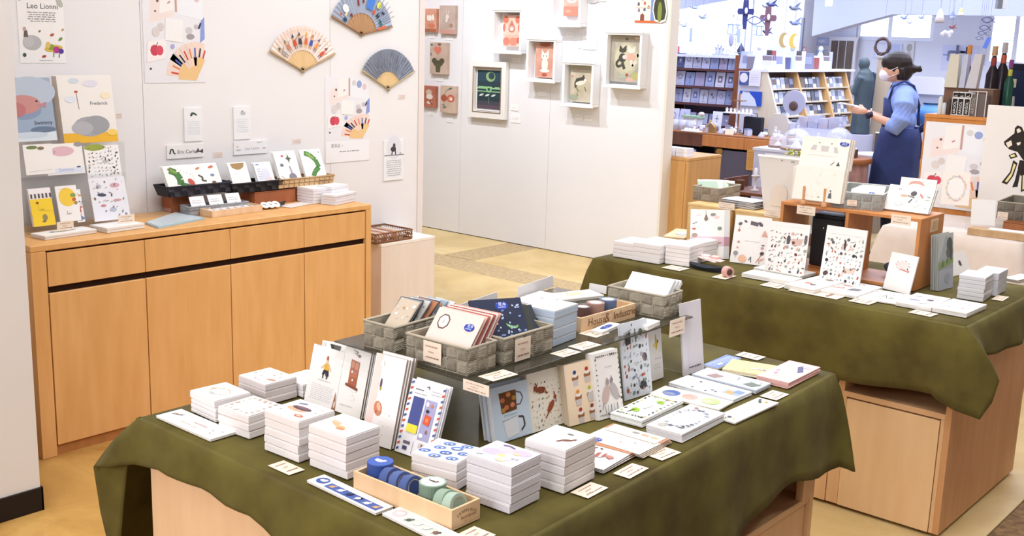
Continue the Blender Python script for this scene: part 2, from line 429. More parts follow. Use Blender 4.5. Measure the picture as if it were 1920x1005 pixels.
# window wall on the left of the far shop (x = -7): opening from y 10.6 to 12.75 and 12.95..13.45
XN=-7.0;FR=M('#e9edfb',.5)
wn=MB();zs=1.42
wn.box(XN-.12,XN,6.6,14.0,0,zs,BLUEW).box(XN-.12,XN,6.6,10.55,zs,3.3,BLUEW).box(XN-.12,XN,13.5,14.0,zs,3.3,BLUEW).box(XN-.12,XN,10.55,13.5,2.35,3.3,BLUEW)
struct('wall_window_side',wn)
def window(n,x0,x1,y0,y1,z0,z1,axis,mull):
 """frame, mullions and glass pane of a window lying in x = const ('x') or y = const ('y')"""
 o=MB();t=.05
 def bx(a0,a1,b0,b1):
  if axis=='x':o.box(x0-.04,x0+.02,a0,a1,b0,b1,FR,c=.004)
  else:o.box(a0,a1,y0-.02,y0+.04,b0,b1,FR,c=.004)
 a0,a1=(y0,y1)if axis=='x' else(x0,x1)
 bx(a0,a1,z0,z0+t);bx(a0,a1,z1-t,z1)
 for m_ in[a0+t/2,a1-t/2]+mull:bx(m_-t/2,m_+t/2,z0+t,z1-t)
 r_=struct(f'window_{n}',o)
 g=MB()
 if axis=='x':g.box(x0-.012,x0-.008,y0+t,y1-t,z0+t,z1-t,M('#ffffff',0,'glass'))
 else:g.box(x0+t,x1-t,y0+.008,y0+.012,z0+t,z1-t,M('#ffffff',0,'glass'))
 g.build('pane',r_)
window(1,XN-.04,0,10.55,13.5,zs,2.35,'x',[12.62,12.78])
# white guard rail outside the side window
rl=thing('guard_rail','thin blue-grey guard rail running outside the side windows','railing',(XN-.5,11.3,1.6))
rb_=M('#6f8ab8',.5)
MB().box(-.008,.008,-1.2,3.2,.245,.26,rb_).box(-.008,.008,-1.2,3.2,.125,.138,rb_).build('rail',rl)
for i in range(34):MB().box(-.006,.006,-.004,.004,.13,.25,rb_).build('baluster',rl,(0,-1.15+i*.13,0))
for y_ in(-1.1,1.0,3.1):MB().box(-.02,.02,-.02,.02,-1.6,.25,rb_).build('post',rl,(0,y_,0))
# far wall y = 13.5 with two windows
YN=13.5;A=aty(1604,75,YN).x;B_=aty(1749,75,YN).x;C_=aty(1848,90,YN).x
za=1.70;wf=MB()
wf.box(XN,A,YN,YN+.12,0,3.3,BLUEW).box(A,B_,YN,YN+.12,0,za,BLUEW).box(A,B_,YN,YN+.12,2.2,3.3,BLUEW)
wf.box(B_,C_,YN,YN+.12,0,3.3,BLUEW).box(C_,-1.0,YN,YN+.12,0,1.45,BLUEW).box(C_,-1.0,YN,YN+.12,2.2,3.3,BLUEW).box(-1.0,4.4,YN,YN+.12,0,3.3,BLUEW)
struct('wall_far',wf)
window(2,A,B_,YN+.04,0,za,2.2,'y',[aty(1668,50,YN).x])
window(3,C_,-1.0,YN+.04,0,1.45,2.2,'y',[aty(1905,60,YN).x])
rl=thing('guard_rail','thin blue-grey guard rail outside the far right window','railing',(C_,YN+.5,1.5))
MB().box(0,3.2,-.008,.008,.24,.252,rb_).box(0,3.2,-.008,.008,.14,.15,rb_).build('rail',rl)
for i in range(22):MB().box(-.005,.005,-.005,.005,.14,.25,rb_).build('baluster',rl,(.06+i*.145,0,0))
for x_ in(.5,2.6):MB().box(-.02,.02,-.02,.02,-1.5,.24,rb_).build('post',rl,(x_,0,0))
# sloping bulkheads (underside of a stair vault) above the far shop
q=[aty(1522,68,12.3),aty(1600,46,12.3),aty(1672,27,12.3),aty(1900,30,12.3),aty(2150,34,12.3)]
poly=[(p.x,p.z)for p in q]+[(q[-1].x,3.3),(q[0].x-.02,3.3)]
BULK=M('#c3cae8',.85,'wall',c2='#bcc3e2')
struct('wall_bulkhead',MB().prism(poly,-12.5,-12.3,BULK,'y'))
q=[atx(1240,23,-6.75),atx(1290,14,-6.75),atx(1330,6,-6.75),atx(1365,0,-6.75),atx(1440,-16,-6.75),atx(1500,-30,-6.75)]
poly=[(p.y,p.z)for p in q]+[(q[-1].y,3.3),(q[0].y-.6,3.3),(q[0].y-.6,q[0].z-.08)]
struct('wall_bulkhead_side',MB().prism(poly,-6.99,-6.7,BULK,'x'))
pp=[aty(1482,60,13.3).x,aty(1521,60,13.3).x]
struct('wall_pier',MB().box(XN+.002,pp[1],13.05,13.498,0,3.298,M('#e6e8f6',.8,'wall',c2='#dfe2f2')))
struct('trim_3',MB().box(pp[1]+.001,pp[1]+.03,13.0,13.04,0,1.95,M('#8f93a8',.6)))
# far daylight
area('daylight',(XN-.3,12.0,2.1),2.9,1.3,130,(.8,.88,1),(0,R(-90),0))
area('daylight',(-4.0,YN+.9,2.2),3.5,1.2,120,(.8,.88,1),(R(-90),0,0))

# ================================================================== LEFT CABINET
XC=-3.82;WM=M('#e6b172',.5,'wood',c2='#daa160',bump=.03);WD=M('#b97c42',.6,'wood',c2='#a86e38');DK=M('#2c150c',.8)
cab=thing('sideboard','long honey-coloured wooden sideboard with four drawers over four doors against left wall','cabinet',(XC,1.81,0))
y1=atx(696,383,XC).y-1.81;zt=atx(696,383,XC).z;ZC=zt
dz1=atx(686.6,395.3,XC).z;g0=atx(686.6,446.6,XC).z;g1=g0-.022
db=atx(107,836,XC).z
ye=[atx(88,480,XC).y-1.81]+[atx(px,py,XC).y-1.81 for px,py in((274,520),(433,496),(571,474))]+[y1-.035]
MB().box(-.42,0,0,y1,dz1+.004,zt,WM,c=.003).build('top',cab)
MB().box(-.42,0,0,ye[0]-.004,.0,dz1+.0035,WM,c=.002).build('side_panel',cab)
MB().box(-.42,0,y1-.031,y1,.0,dz1+.0035,WM,c=.002).build('side_panel',cab)
MB().box(-.415,-.02,ye[0],y1-.033,db,dz1,DK).build('carcass',cab)
MB().box(-.42,-.012,ye[0]-.0035,y1-.032,.0,db-.004,WD).build('kick_board',cab)
for i in range(4):
 a_,b_=ye[i]+.0015,ye[i+1]-.0015
 MB().box(-.018,-.002,a_,b_,g0,dz1-.003,WM,c=.0015).build('drawer',cab)
 d_=MB().box(-.018,-.002,a_+.001,b_-.001,db,g1-.004,WM,c=.002).build('door',cab)
# dark sheet standing in for the shade inside the recessed finger gap
MB().box(-.019,-.0185,ye[0],y1-.034,g1-.004,g0,DK).build('finger_gap_shade',cab)
# plinth beyond the cabinet
XP=-4.02;zp=atx(715,458.5,XP).z;ya,yb=atx(715,458.5,XP).y,atx(815.3,441,XP).y
pl=thing('plinth','pale pinkish painted wooden plinth beyond the right end of the sideboard','plinth',(XP,ya,0))
MB().box(XW-XP+.004,0,0,yb-ya,.0,zp-.015,M('#eddfd4',.6,'wood',c2='#e9d9cd'),c=.002).build('body',pl)
MB().box(XW-XP+.004,.001,-.001,yb-ya+.001,zp-.0148,zp,M('#f4ece4',.6),c=.001).build('top',pl)

# ================================================================== DISPLAY TABLES
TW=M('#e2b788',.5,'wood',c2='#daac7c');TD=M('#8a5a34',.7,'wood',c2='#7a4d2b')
def cabinet_table(o,x0,x1,y0,y1,front,side_bays,face):
 """box table with open shelf slot and doors; face = 'x' or 'y' side that shows doors"""
 W,D=x1-x0,y1-y0;h=.725
 MB().box(0,W,0,D,h-.02,h,TW,c=.002).build('table_top',o)
 return W,D,h
# table 1
t1=thing('display_table','front wooden display table under the nearer olive cloth','table',(-2.13,1.255,0))
MB().box(0,.93,0,1.47,.7,.72,TW,c=.002).build('table_top',t1)
MB().box(0,.93,0,.02,0,.699,M('#eac6a0',.5,'wood',c2='#e3bc94'),c=.002).build('end_panel',t1)
MB().box(0,.93,1.45,1.47,0,.699,TW,c=.002).build('end_panel',t1)
MB().box(0,.02,.0205,1.4495,0,.699,TW).build('back_panel',t1)
sz=atx(1424,989,-1.2).z
ZS=.385
MB().box(.021,.925,.0205,1.4495,ZS-.02,ZS,TW,c=.002).build('shelf',t1)
MB().box(.021,.92,.725,.745,ZS+.0005,.699,TW).build('divider',t1)
MB().box(.021,.895,.0205,1.4495,.04,ZS-.021,TD).build('carcass',t1)
for a_,b_ in((.024,.733),(.737,1.446)):
 MB().box(.9,.918,a_,b_,.06,ZS-.024,TW,c=.002).build('door',t1)
MB().box(.91,.93,1.40,1.4495,ZS+.0005,.699,TW).build('stile',t1)
# table 2
X0,X1,Y0,Y1=-2.56,-1.112,3.54,4.34
t2=thing('display_table','rear wooden display table with doors under the farther olive cloth','table',(X0,Y0,0))
W2,D2=X1-X0,Y1-Y0
MB().box(0,W2,0,D2,.7,.72,TW,c=.002).build('table_top',t2)
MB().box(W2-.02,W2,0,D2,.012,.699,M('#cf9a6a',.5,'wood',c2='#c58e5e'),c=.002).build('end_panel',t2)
MB().box(0,.02,0,D2,.012,.699,TW,c=.002).build('end_panel',t2)
MB().box(.021,W2-.021,D2-.02,D2,.012,.699,TW).build('back_panel',t2)
zd=aty(1588.6,747,Y0).z;xd0=aty(1588.6,747,Y0).x-X0;xd1=aty(1762.8,787,Y0).x-X0
MB().box(.0205,W2-.0205,.0,D2-.021,zd+.006,zd+.026,M('#e0b487',.5,'wood',c2='#d8aa7c'),c=.001).build('shelf',t2)
MB().box(.0205,W2-.0205,.02,D2-.021,.02,zd+.0055,TD).build('carcass',t2)
MB().box(xd0-.035,xd0-.012,.0,.3,zd+.0265,.699,TW).build('divider',t2)
MB().box(xd0-.045,xd0-.002,.001,.019,.014,zd+.0055,TW).build('stile',t2)
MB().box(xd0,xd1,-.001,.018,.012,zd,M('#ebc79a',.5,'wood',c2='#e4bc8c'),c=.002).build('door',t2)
MB().box(xd1+.003,W2-.0205,.0,.019,.014,zd+.0055,TW).build('stile',t2)
MB().box(xd0-.62,xd0-.048,-.001,.018,.012,zd,TW,c=.002).build('door',t2)
MB().box(.021,xd0-.623,.0,.019,.014,zd+.0055,TW).build('stile',t2)

# olive cloths --------------------------------------------------------
CL=M('#635920',.95,'cloth',c2='#483c0d',bump=.12)
def cloth(name,label,x0,x1,y0,y1,keys,group,zt=.7395,rows=9,r=.014,waves=1.0,seed=1,mat=None,x1b=None):
 """keys: perimeter list of (Tx,Ty,Hx,Hy,Hz); skirt lofts from the edge point to the hem point"""
 vs,fs=[],[];n=len(keys);rr=random.Random(seed)
 pts=[];cum=[0]
 for i in range(n-1):
  a,b=keys[i],keys[i+1];m=max(2,int(max(math.dist(a[:2],b[:2]),math.dist(a[2:],b[2:]))/.035))
  for k in range(m):
   f=k/m;f2=f
   pts.append([a[j]+(b[j]-a[j])*f2 for j in range(5)])
 pts.append(list(keys[-1]))
 s=0;P_=len(pts);rows_=rows+2
 for i,p in enumerate(pts):
  if i:s+=math.dist(p[2:4],pts[i-1][2:4])
  tx,ty,hx,hy,hz=p
  dx,dy=hx-tx,hy-ty;l_=math.hypot(dx,dy)or 1;nx,ny=dx/l_,dy/l_
  wv=waves*(.55*math.sin(s*13+seed)+.45*math.sin(s*27+seed*2.3))*.014
  hz2=hz+.006*math.sin(s*9+seed)
  vs.append((tx,ty,zt));vs.append((tx+nx*r*.7,ty+ny*r*.7,zt-r*.3))
  for k in range(1,rows+1):
   f=k/rows;g=f**.75
   vs.append((tx+nx*r+dx*g*.96+nx*wv*f,ty+ny*r+dy*g*.96+ny*wv*f,zt-r+(hz2-zt+r)*f))
 for i in range(P_-1):
  for k in range(rows_-1):
   a=i*rows_+k;b=(i+1)*rows_+k;fs.append((a,a+1,b+1,b))
 # top
 nx_,ny_=14,20;o=len(vs)
 for i in range(nx_+1):
  for j in range(ny_+1):
   y=y0+(y1-y0)*j/ny_;x=x0+(x1+((x1b or x1)-x1)*j/ny_-x0)*i/nx_
   z=zt+(0 if i in(0,nx_)or j in(0,ny_)else .0006*mnoise.noise(Vector((x*6,y*6,seed))))
   vs.append((x,y,z))
 for i in range(nx_):
  for j in range(ny_):
   a=o+i*(ny_+1)+j;fs.append((a,a+ny_+1,a+ny_+2,a+1))
 mb=MB();mb.add(vs,fs,mat or CL,None,True);ob=mb.build(name)
 sd=ob.modifiers.new('thickness','SOLIDIFY');sd.thickness=.002;sd.offset=-1
 tag(ob,label,'tablecloth',group);return ob
ax0,ax1,ay0,ay1=-2.145,-1.185,1.245,2.735;ax1a=-1.125
def xe1(y):return ax1a+(ax1-ax1a)*(y-ay0)/(ay1-ay0)
c1keys=[(ax0,ay1,-2.19,2.77,.5),(ax0,2.2,-2.2,2.2,.42),(ax0,1.7,-2.24,1.7,.3),(ax0,1.35,-2.3,1.35,.2),(ax0,ay0,-2.3,1.21,.12),
 (ax0,ay0,-2.26,1.205,.25),(ax0,ay0,-2.2,1.20,.34),(ax0,ay0,-2.245,1.198,.5),(ax0,ay0,-2.25,1.19,.612),(ax0,ay0,-2.18,1.195,.63),
 (ax0+.012,ay0,-2.13,1.228,.641),(ax0+.1,ay0,-2.03,1.225,.657),(-1.92,ay0,-1.92,1.225,.647),(-1.77,ay0,-1.77,1.22,.656),(-1.69,ay0,-1.69,1.218,.664),(-1.6,ay0,-1.6,1.22,.645),
 (-1.35,ay0,-1.35,1.22,.60),(ax1a,ay0,-1.15,1.2,.58),(ax1a,ay0,-1.07,1.17,.52),(ax1a,ay0,-1.10,1.23,.5),(xe1(1.4),1.4,-1.11,1.4,.50),(xe1(1.9),1.9,-1.13,1.9,.475),
 (xe1(2.17),2.17,-1.14,2.17,.475),(xe1(2.27),2.27,-1.145,2.27,.49),(xe1(2.46),2.46,-1.15,2.46,.515),(xe1(2.66),2.66,-1.152,2.66,.49),(ax1,ay1,-1.15,2.74,.485),
 (ax1,ay1,-1.115,2.765,.472),(ax1,ay1,-1.13,2.80,.455),(ax1,ay1,-1.2,2.79,.47),(-1.3,ay1,-1.3,2.765,.5),(-1.9,ay1,-1.9,2.765,.5),(ax0,ay1,-2.15,2.77,.5)]
cloth('tablecloth','olive green cloth draped over the front table, lifted corner at left',ax0,ax1a,ay0,ay1,c1keys,'olive tablecloths',seed=2,x1b=ax1)
bx0,bx1,by0,by1=-2.57,-1.10,3.53,4.35
def ty(px,py,y):p=aty(px,py,y);return p.x,p.z
tl_=onp=None
c2keys=[(bx0,by1,-2.6,4.38,.5),(bx0,3.9,-2.62,3.9,.45),(bx0,by0,-2.66,3.6,.4),(bx0,by0,-2.68,3.5,.36),(bx0,by0,-2.6,3.49,.45),
 (bx0+.02,by0,-2.5,3.515,.47),(-2.2,by0,-2.2,3.515,.475),(-1.8,by0,-1.8,3.515,.478),(-1.526,by0,-1.526,3.515,.482),(-1.37,by0,-1.37,3.513,.49),(-1.174,by0,-1.174,3.51,.497),
 (bx1-.01,by0,-1.138,3.49,.487),(bx1,by0,-1.085,3.475,.472),(bx1,by0,-1.014,3.48,.463),(bx1,by0,-1.0,3.51,.52),(bx1,by0,-.995,3.525,.59),(bx1,by0,-1.03,3.54,.63),(bx1,by0+.01,-1.06,3.56,.658),
 (bx1,3.68,-1.075,3.68,.625),(bx1,3.85,-1.075,3.85,.60),(bx1,4.02,-1.078,4.02,.592),(bx1,4.15,-1.08,4.15,.62),(bx1,4.3,-1.08,4.3,.65),(bx1,by1,-1.09,4.37,.6),(-1.6,by1,-1.6,4.38,.55),(bx0,by1,-2.58,4.38,.5)]
cloth('tablecloth','olive green cloth draped over the rear table with pointed hanging corner',bx0,bx1,by0,by1,c2keys,'olive tablecloths',seed=5)

# ================================================================== FRONT TABLE: memo-block stacks
BR_,OR_,PK,GY,BK,GN,BL_,YE,RD='#7a4a38','#e59a62','#ecc0b4','#a9a4a8','#4a4348','#5d7a4a','#4f6fb8','#e8c653','#c4543c'
LILAC='#c9bcd6'
Z1=.742
cake=[E(.42,.5,.27,.11,'#d0a888'),E(.47,.6,.26,.1,'#5d4650'),E(.46,.64,.17,.055,'#7d6068'),E(.74,.24,.12,.07,'#cf6a4c'),E(.74,.24,.06,.03,'#f0c9b4'),
 P([(.2,.75),(.4,.82),(.36,.88),(.18,.82)],'#8d84a0'),L([(.55,.85),(.7,.88)],.012,'#7a7690'),E(.85,.6,.05,.03,'#c8ccd8'),E(.16,.3,.05,.03,'#c3cdd0'),E(.85,.8,.03,.02,'#e0b890')]
stack((403,793),(393,752.3),(342.9,732.8),(464,737),4,'white memo block with pale rose print','in the leftmost front-table stack','memo blocks at the far left of the front table',wreath(16,['#cfc4c6','#e3b9a4','#b9b6ba','#e8d3b8'],3,.27,.2,.06)+[L([(.35,.3),(.5,.24),(.62,.32)],.02,'#b3aeb5')],hs=[1.5,1,1,.8])
stack((466.9,824.7),(463,781),(408.4,760.7),(526.8,759),3,'pinkish memo block with faded pattern border','in second front-row stack','pink bordered memo blocks on the front table',[Q(.22,.25,.78,.75,'#f7e4dc')]+border(18,['#c9a79a','#d8c6b8','#b9b2b2','#dcb79b'],4,.07,.12),cover='#f1e3dd')
stack((560.8,868.7),(557.4,791.3),(491,769),(627,770.4),5,'white memo block with brown cake print','in the cake stack','cake print memo blocks on the front table',cake)
stack((649.5,900.9),(650.7,821),(576.9,796.9),(716.7,799.7),5,'pale pink memo block with lying orange animal print','in its stack','orange animal print memo blocks on the front table',[E(.42,.42,.27,.085,'#e2aa80',-.35),E(.27,.54,.14,.05,'#d8b49a',-.2),E(.58,.28,.11,.05,'#c98858',.1),E(.5,.44,.08,.04,'#f3dcc6')],cover='#f8ece6')
stack((498,761),(497.5,721.7),(442.6,704.4),(560,707.7),3,'white memo block with kitchen print and banded side','in the rearmost stack','kitchen print memo blocks at the back left of the front table',scatter(16,['#b9a49c','#d8a184','#c5bfc6','#c98d6c'],9,.02,.05)+[E(.82,.35,.14,.04,'#c98766',.2)],side='#d9cfce')
stack((568,746),(567,722),(549,702),(596,702),2,'white memo block half hidden','behind the toy soldier card','half hidden white memo blocks',scatter(9,['#d8b8a4','#c5bfc6'],12,.02,.04))
arcs=[]
for i,(u,v)in enumerate([(.14,.25),(.3,.55),(.36,.82),(.55,.35),(.62,.66),(.72,.88),(.86,.5),(.8,.16),(.45,.1)]):
 arcs+=[E(u,v,.125,.09,'#6a8ad2' if i%3 else '#4a6ebc',.3),E(u+.01,v-.02,.07,.045,'#dfe8f8',.3),E(u+.01,v-.03,.035,.028,'#1f3a86',.3)]
stack((855.5,922),(855.5,869.5),(777,845),(895.8,839),3,'white memo block with blue arched cat print','in the blue stack','blue print memo blocks on the front table',arcs)
lil=[Q(.0,.0,1,1,'#e4dbe8'),E(.3,.45,.24,.18,'#c3b9cc'),E(.45,.7,.22,.16,'#cfc2dc'),E(.75,.75,.2,.14,'#c8b8d8'),E(.6,.3,.2,.12,'#d8cfe0'),E(.52,.38,.09,.08,'#e9cf94'),E(.7,.62,.08,.05,'#edc890'),E(.62,.16,.1,.06,'#e2d0a8'),
 L([(.25,.86),(.38,.9),(.52,.84)],.045,'#6d6488'),E(.8,.4,.09,.05,'#f3f0f4'),L([(.76,.36),(.88,.42)],.02,'#56506c'),E(.15,.2,.08,.06,'#d8d0dd')]
stack((956.3,965.3),(963.4,877.8),(876.8,851.6),(1022.3,852.7),5,'memo block with lilac dream pattern cover','in the nearest right stack','lilac memo blocks on the front table',lil,side='#e4e0e8')
stack((1057.4,927.3),(1055.9,845),(978.6,822.5),(1115,818),5,'white memo block with small leaping rabbit print','in its stack','leaping rabbit memo blocks on the front table',scatter(49,['#dcd8cc','#d0d2c8','#e2d9d0'],6,.012,.022)+[E(.7,.42,.13,.045,'#7d4a36',.6),E(.81,.53,.055,.03,'#7d4a36',.9),E(.6,.31,.08,.025,'#7d4a36',1.1),E(.58,.72,.08,.03,'#7c7a76')])

# ------------------------------------------------ flat things on the front table
flat((394.5,824),(302.5,777),(434.8,807.5),.006,'long white sticker sheet with sparse print at front-left cloth corner','sticker sheet','sticker_sheet',
 [E(.1,.62,.05,.03,'#b18a6a'),E(.17,.7,.04,.018,'#5c4a50',.4),L([(.06,.5),(.2,.64)],.012,'#4d4450')]+X(.45,.45,.7,.62,1,'#c09a88',3)+X(.3,.2,.62,.36,1,'#d8b5a8',4)+[E(.82,.5,.012,.02,'#57606e'),E(.92,.66,.012,.018,'#57606e'),L([(.84,.32),(.87,.28)],.01,'#57606e')],Z1)
price_flat((542,890.8),(499,874),(574,882),'on the olive cloth before the cake stack',Z1,2)
price_flat((900,1018),(859,1001),(930,1003),'at the bottom edge beside the wooden tape tray',Z1,3)
price_flat((1102.9,934.5),(1070.4,923),(1139.8,914.3),'before the leaping rabbit stack',Z1,4)
price_flat((1181,897.5),(1150.5,887),(1214.8,877.4),'before the striped sock envelopes',Z1,5)
price_flat((1241.6,863.6),(1211.8,852.5),(1276.5,848),'before the pots envelope pile',Z1,6)
price_flat((1456,750.6),(1426.5,741.6),(1476.4,738.5),'between long flower pad and pink notebooks',Z1,7)
price_flat((1420,675.6),(1380,665),(1433,668.6),'at far back corner behind the pink notebooks',Z1,8)
def strip(near,left,right,label,base_c,circ,cells,cell_c):
 sh=[Q(.22,.12,.965,.62,base_c),E(.115,.5,.075,.33,circ)]
 sh+=[E(.115,.52,.04,.12,'#f2f0ee'),E(.14,.6,.02,.1,'#f2f0ee')]
 for i in range(6):
  u=.29+i*.125;c=cell_c[i%len(cell_c)]
  sh+=[E(u,.36,.03,.13,c,.2),E(u+.022,.5,.014,.07,c),L([(u-.03,.2),(u-.02,.34)],.01,c)]
 sh+=X(.3,.74,.9,.8,1,'#b9b4bb',5)
 return flat(near,left,right,.0055,label,'sticker strip','sticker_strip',sh,Z1)
strip((704.4,962),(579,899.5),(734,948.5),'white strip with blue cat stickers before the wooden tape tray','#4a62a6','#4a62a6',6,['#c9a07c','#f2f0ee','#2e3350','#e8d8cc','#f2f0ee'])
strip((851,1029),(721.6,961),(882,1012),'white strip with pale sage animal stickers at the bottom edge','#cdd3cd','#cfc6c8',6,['#55605a','#efefec','#e0e2dd','#7d5a4a'])
# pads on the right half
GRN='#9fc43e'
pile((1202.8,802.4),(1204,789.4),(1143.8,773.9),(1281.7,752),5,'note pad with green birds print','in pile left of wreath pads','note_pad',
 border(34,['#6f7d3e','#3f4a38','#a8b85a','#e0c070','#555b66'],5,.045,.1)+[E(.4,.3,.12,.08,GRN,.5),P([(.3,.14),(.42,.32),(.32,.3)],'#4a5a2c'),E(.62,.74,.11,.07,GRN,.9),L([(.6,.7),(.7,.9)],.02,'#3c4a2c'),E(.5,.52,.1,.12,'#f6f6f6')],'green bird note pads',edge='#e6eae6')
pile((1278.3,830.8),(1278.3,814.5),(1215,793.8),(1352.8,772.6),6,'notebook with grey leafy wreath','in the pile at the cloth edge','notebook',
 wreath(30,['#8b93a8','#b3bac4','#5d6270','#c9ccd4'],8,.37,.36,.05)+[E(.72,.2,.09,.05,'#7c7480',.4),L([(.78,.12),(.9,.3)],.015,'#5c5865'),E(.3,.12,.12,.06,'#b9b4ac'),E(.3,.9,.06,.03,'#a8796a')],'wreath notebooks',edge='#e3e3e8')
pile((1347.6,773),(1347.6,768),(1218,736.4),(1374.8,753),2,'cream pad with blue, pink and green shells','on the right side','note_pad',
 [E(.22,.45,.12,.3,'#5871b4'),E(.2,.36,.1,.14,'#8f98b8'),E(.48,.5,.11,.26,'#d8b0a4'),L([(.4,.4),(.46,.62),(.55,.45)],.008,'#9a6a5c'),E(.78,.52,.13,.3,'#b9cf8c'),E(.74,.44,.07,.16,'#cfe0a8')]+scatter(9,['#9db06a'],5,.008,.012,.68,.3,.88,.7),'shell print pads',Z1,'#f7f0de','#e9e2d6')
pile((1374.8,756.6),(1374.8,749.3),(1254.5,716),(1407.6,733.8),2,'white postcard pad with tiny street scene','on the right side','postcard_pad',
 [Q(.72,.3,.98,.7,'#a9b3c2'),Q(.76,.35,.88,.6,'#e2a25e'),Q(.84,.5,.96,.8,'#7f96b8'),E(.3,.7,.02,.05,'#5b5055'),E(.34,.12,.02,.04,'#4d4a55'),E(.55,.1,.02,.04,'#4d4a55'),E(.6,.3,.025,.05,'#7d8593'),E(.66,.24,.02,.04,'#59606c')],'postcard pads',Z1,'#f0f2f6','#d8dade')
pile((1417.5,740),(1417.5,731),(1297,700.7),(1443.8,717.8),2,'pale blue pad with two woven basket prints','on the right side','note_pad',
 [P([(.17,.2),(.33,.12),(.4,.5),(.24,.62)],'#a08584'),L([(.2,.56),(.22,.8),(.34,.74),(.34,.48)],.008,'#8a7a80'),P([(.74,.22),(.9,.12),(.97,.5),(.8,.6)],'#6f7a70'),L([(.77,.56),(.8,.82),(.92,.76),(.93,.48)],.008,'#7a8090'),L([(.52,.72),(.57,.76),(.6,.6),(.6,.5)],.01,'#5f6678')],'basket print pads',Z1,'#dde6f2','#c4cad6')
pile((1450,714),(1450,707),(1351.5,693.7),(1475,689),2,'yellow flowery note pad tucked behind the basket pads','beside pink notebooks','note_pad',
 [Q(0,0,1,1,'#f2df9c')]+scatter(49,['#c9a25a','#9aa86a','#dcb46a','#b9a06a'],14,.01,.03)+[E(.7,.45,.14,.1,'#b9b6b4'),E(.56,.4,.08,.06,'#cfc8c0')],'yellow note pads',Z1,'#f2df9c','#e6dcc8')
pile((1478.3,730),(1478.3,718.3),(1420,703.3),(1533.9,687.8),6,'pink notebook with sea animal print','in the pile at far right corner','notebook',
 [Q(0,0,1,1,'#eec2bc'),P([(.5,.78),(.75,.5),(.86,.58),(.6,.86)],'#5f5f86'),E(.62,.42,.16,.09,'#f2e2e0',-.6),E(.2,.45,.05,.05,'#d39ab8'),E(.28,.3,.045,.045,'#c48ab0'),E(.75,.82,.14,.06,'#c9b6c4',-.5),L([(.3,.12),(.5,.2)],.012,'#d88f8f')],'pink sea notebooks',Z1,'#eec2bc','#e0b0a6')
flat((1345,691),(1316.6,684.7),(1390.3,671.7),.006,'blue and white line pattern pad under the grey acrylic stand','note pad','note_pad',
 [Q(0,0,1,1,'#7d93cf')]+[L([(u,.05),(u+.25,.95)],.03,'#e8edf8')for u in(.08,.2,.34,.5,.64)]+[E(.7,.3,.12,.1,'#e8edf8')],Z1)
flat((1378.7,792.8),(1350.2,779),(1446.4,752),.0045,'long white pad with small yellow flowers at the cloth edge','note pad','note_pad',
 X(.2,.4,.75,.48,1,'#a9a5a8',9)+[E(.1,.3,.02,.06,'#e8c84a'),E(.12,.55,.03,.1,'#4c4e6a'),E(.06,.6,.03,.05,'#9a9a50',1),E(.9,.4,.03,.09,'#d9b85a'),E(.85,.62,.04,.08,'#4b5a48',.6),E(.92,.75,.03,.07,'#5c6472')],Z1,rot90=True)

# ------------------------------------------------ envelopes
def envelope(near,left,right,z,label,cols,shapes,tilt=0,group=None,rz=0,name='envelope',cat='envelope',thick=.0012,rot90=False):
 N_,a,W,D=frame3(near,left,right,Z1+z)
 ax=Vector((math.cos(a),math.sin(a),0));ay=Vector((-ax.y,ax.x,0));c=N_-ax*W/2+ay*D/2
 o=thing(name,label,cat,(c.x,c.y,Z1+z-thick),a+rz,group)
 MB().box(-W/2,W/2,-D/2,D/2,0,thick,M(cols[0],.6),c=.0003).build('envelope_body',o)
 MB().add([(-W/2,D/2,thick+.0002),(W/2,D/2,thick+.0002),(W/2,D/2-D*.3,thick+.0008),(-W/2,D/2-D*.3,thick+.0008)],[(0,3,2,1)],M(cols[1],.6)).build('flap',o)
 if rot90:art(shapes,D,W,lambda u,v,q:(W/2-v,u-D/2,thick+.0008+q),o)
 else:art(shapes,W,D,lambda u,v,q:(u-W/2,v-D/2,thick+.0008+q),o)
 return o
sock=[P([(.52,.28),(.7,.36),(.72,.5),(.6,.52),(.48,.42)],'#efe6e2'),P([(.55,.3),(.62,.33),(.58,.5),(.52,.46)],'#b3685e'),P([(.66,.35),(.71,.38),(.7,.5),(.65,.5)],'#b3685e'),E(.8,.42,.09,.05,'#c98a80',-.4),L([(.74,.4),(.86,.34)],.02,'#b3685e'),E(.48,.62,.03,.02,'#5a5050'),E(.3,.62,.1,.05,'#d8c6bc',.3),P([(.12,.5),(.28,.46),(.3,.6),(.14,.64)],'#efcfa0')]
for i in range(3):
 envelope((1131.5+2*i,881+3.0*i),(1052+2*i,850+2.4*i),(1184-1*i,836+3*i),.012-.004*i,['white envelope with striped sock print and blue sample badge, top of pile','white envelope with brown lining directly under the striped sock envelope','lowest envelope of the sock pile beside the leaping rabbit stack'][i],['#f0ecea','#c98d68'],(sock+badge(.18,.86,.11))if i==0 else[],0,'sock print envelopes',-.02*i)
for i in range(4):
 envelope((1199+1.5*i,852+2.2*i),(1096+i,818+2*i),(1249+2*i,822+2*i),.014-.0032*i,['cream envelope with three pot prints before the green bird pads','brown lined envelope, second in the pot print pile','brown lined envelope, third in the pot print pile','lowest envelope of the pot print pile'][i],['#efe4d8','#c68a66'],
 ([Q(.05,.6,.95,.98,'#efe6dc'),E(.5,.84,.07,.05,'#9a9a94'),E(.66,.84,.07,.05,'#c9a486'),E(.82,.84,.08,.05,'#c2bb92')]+scatter(9,['#8a8f9c','#a97a6a','#5d6068'],4,.012,.02,.5,.05,.95,.5))if i==0 else[],0,'pot print envelopes',.012*i)

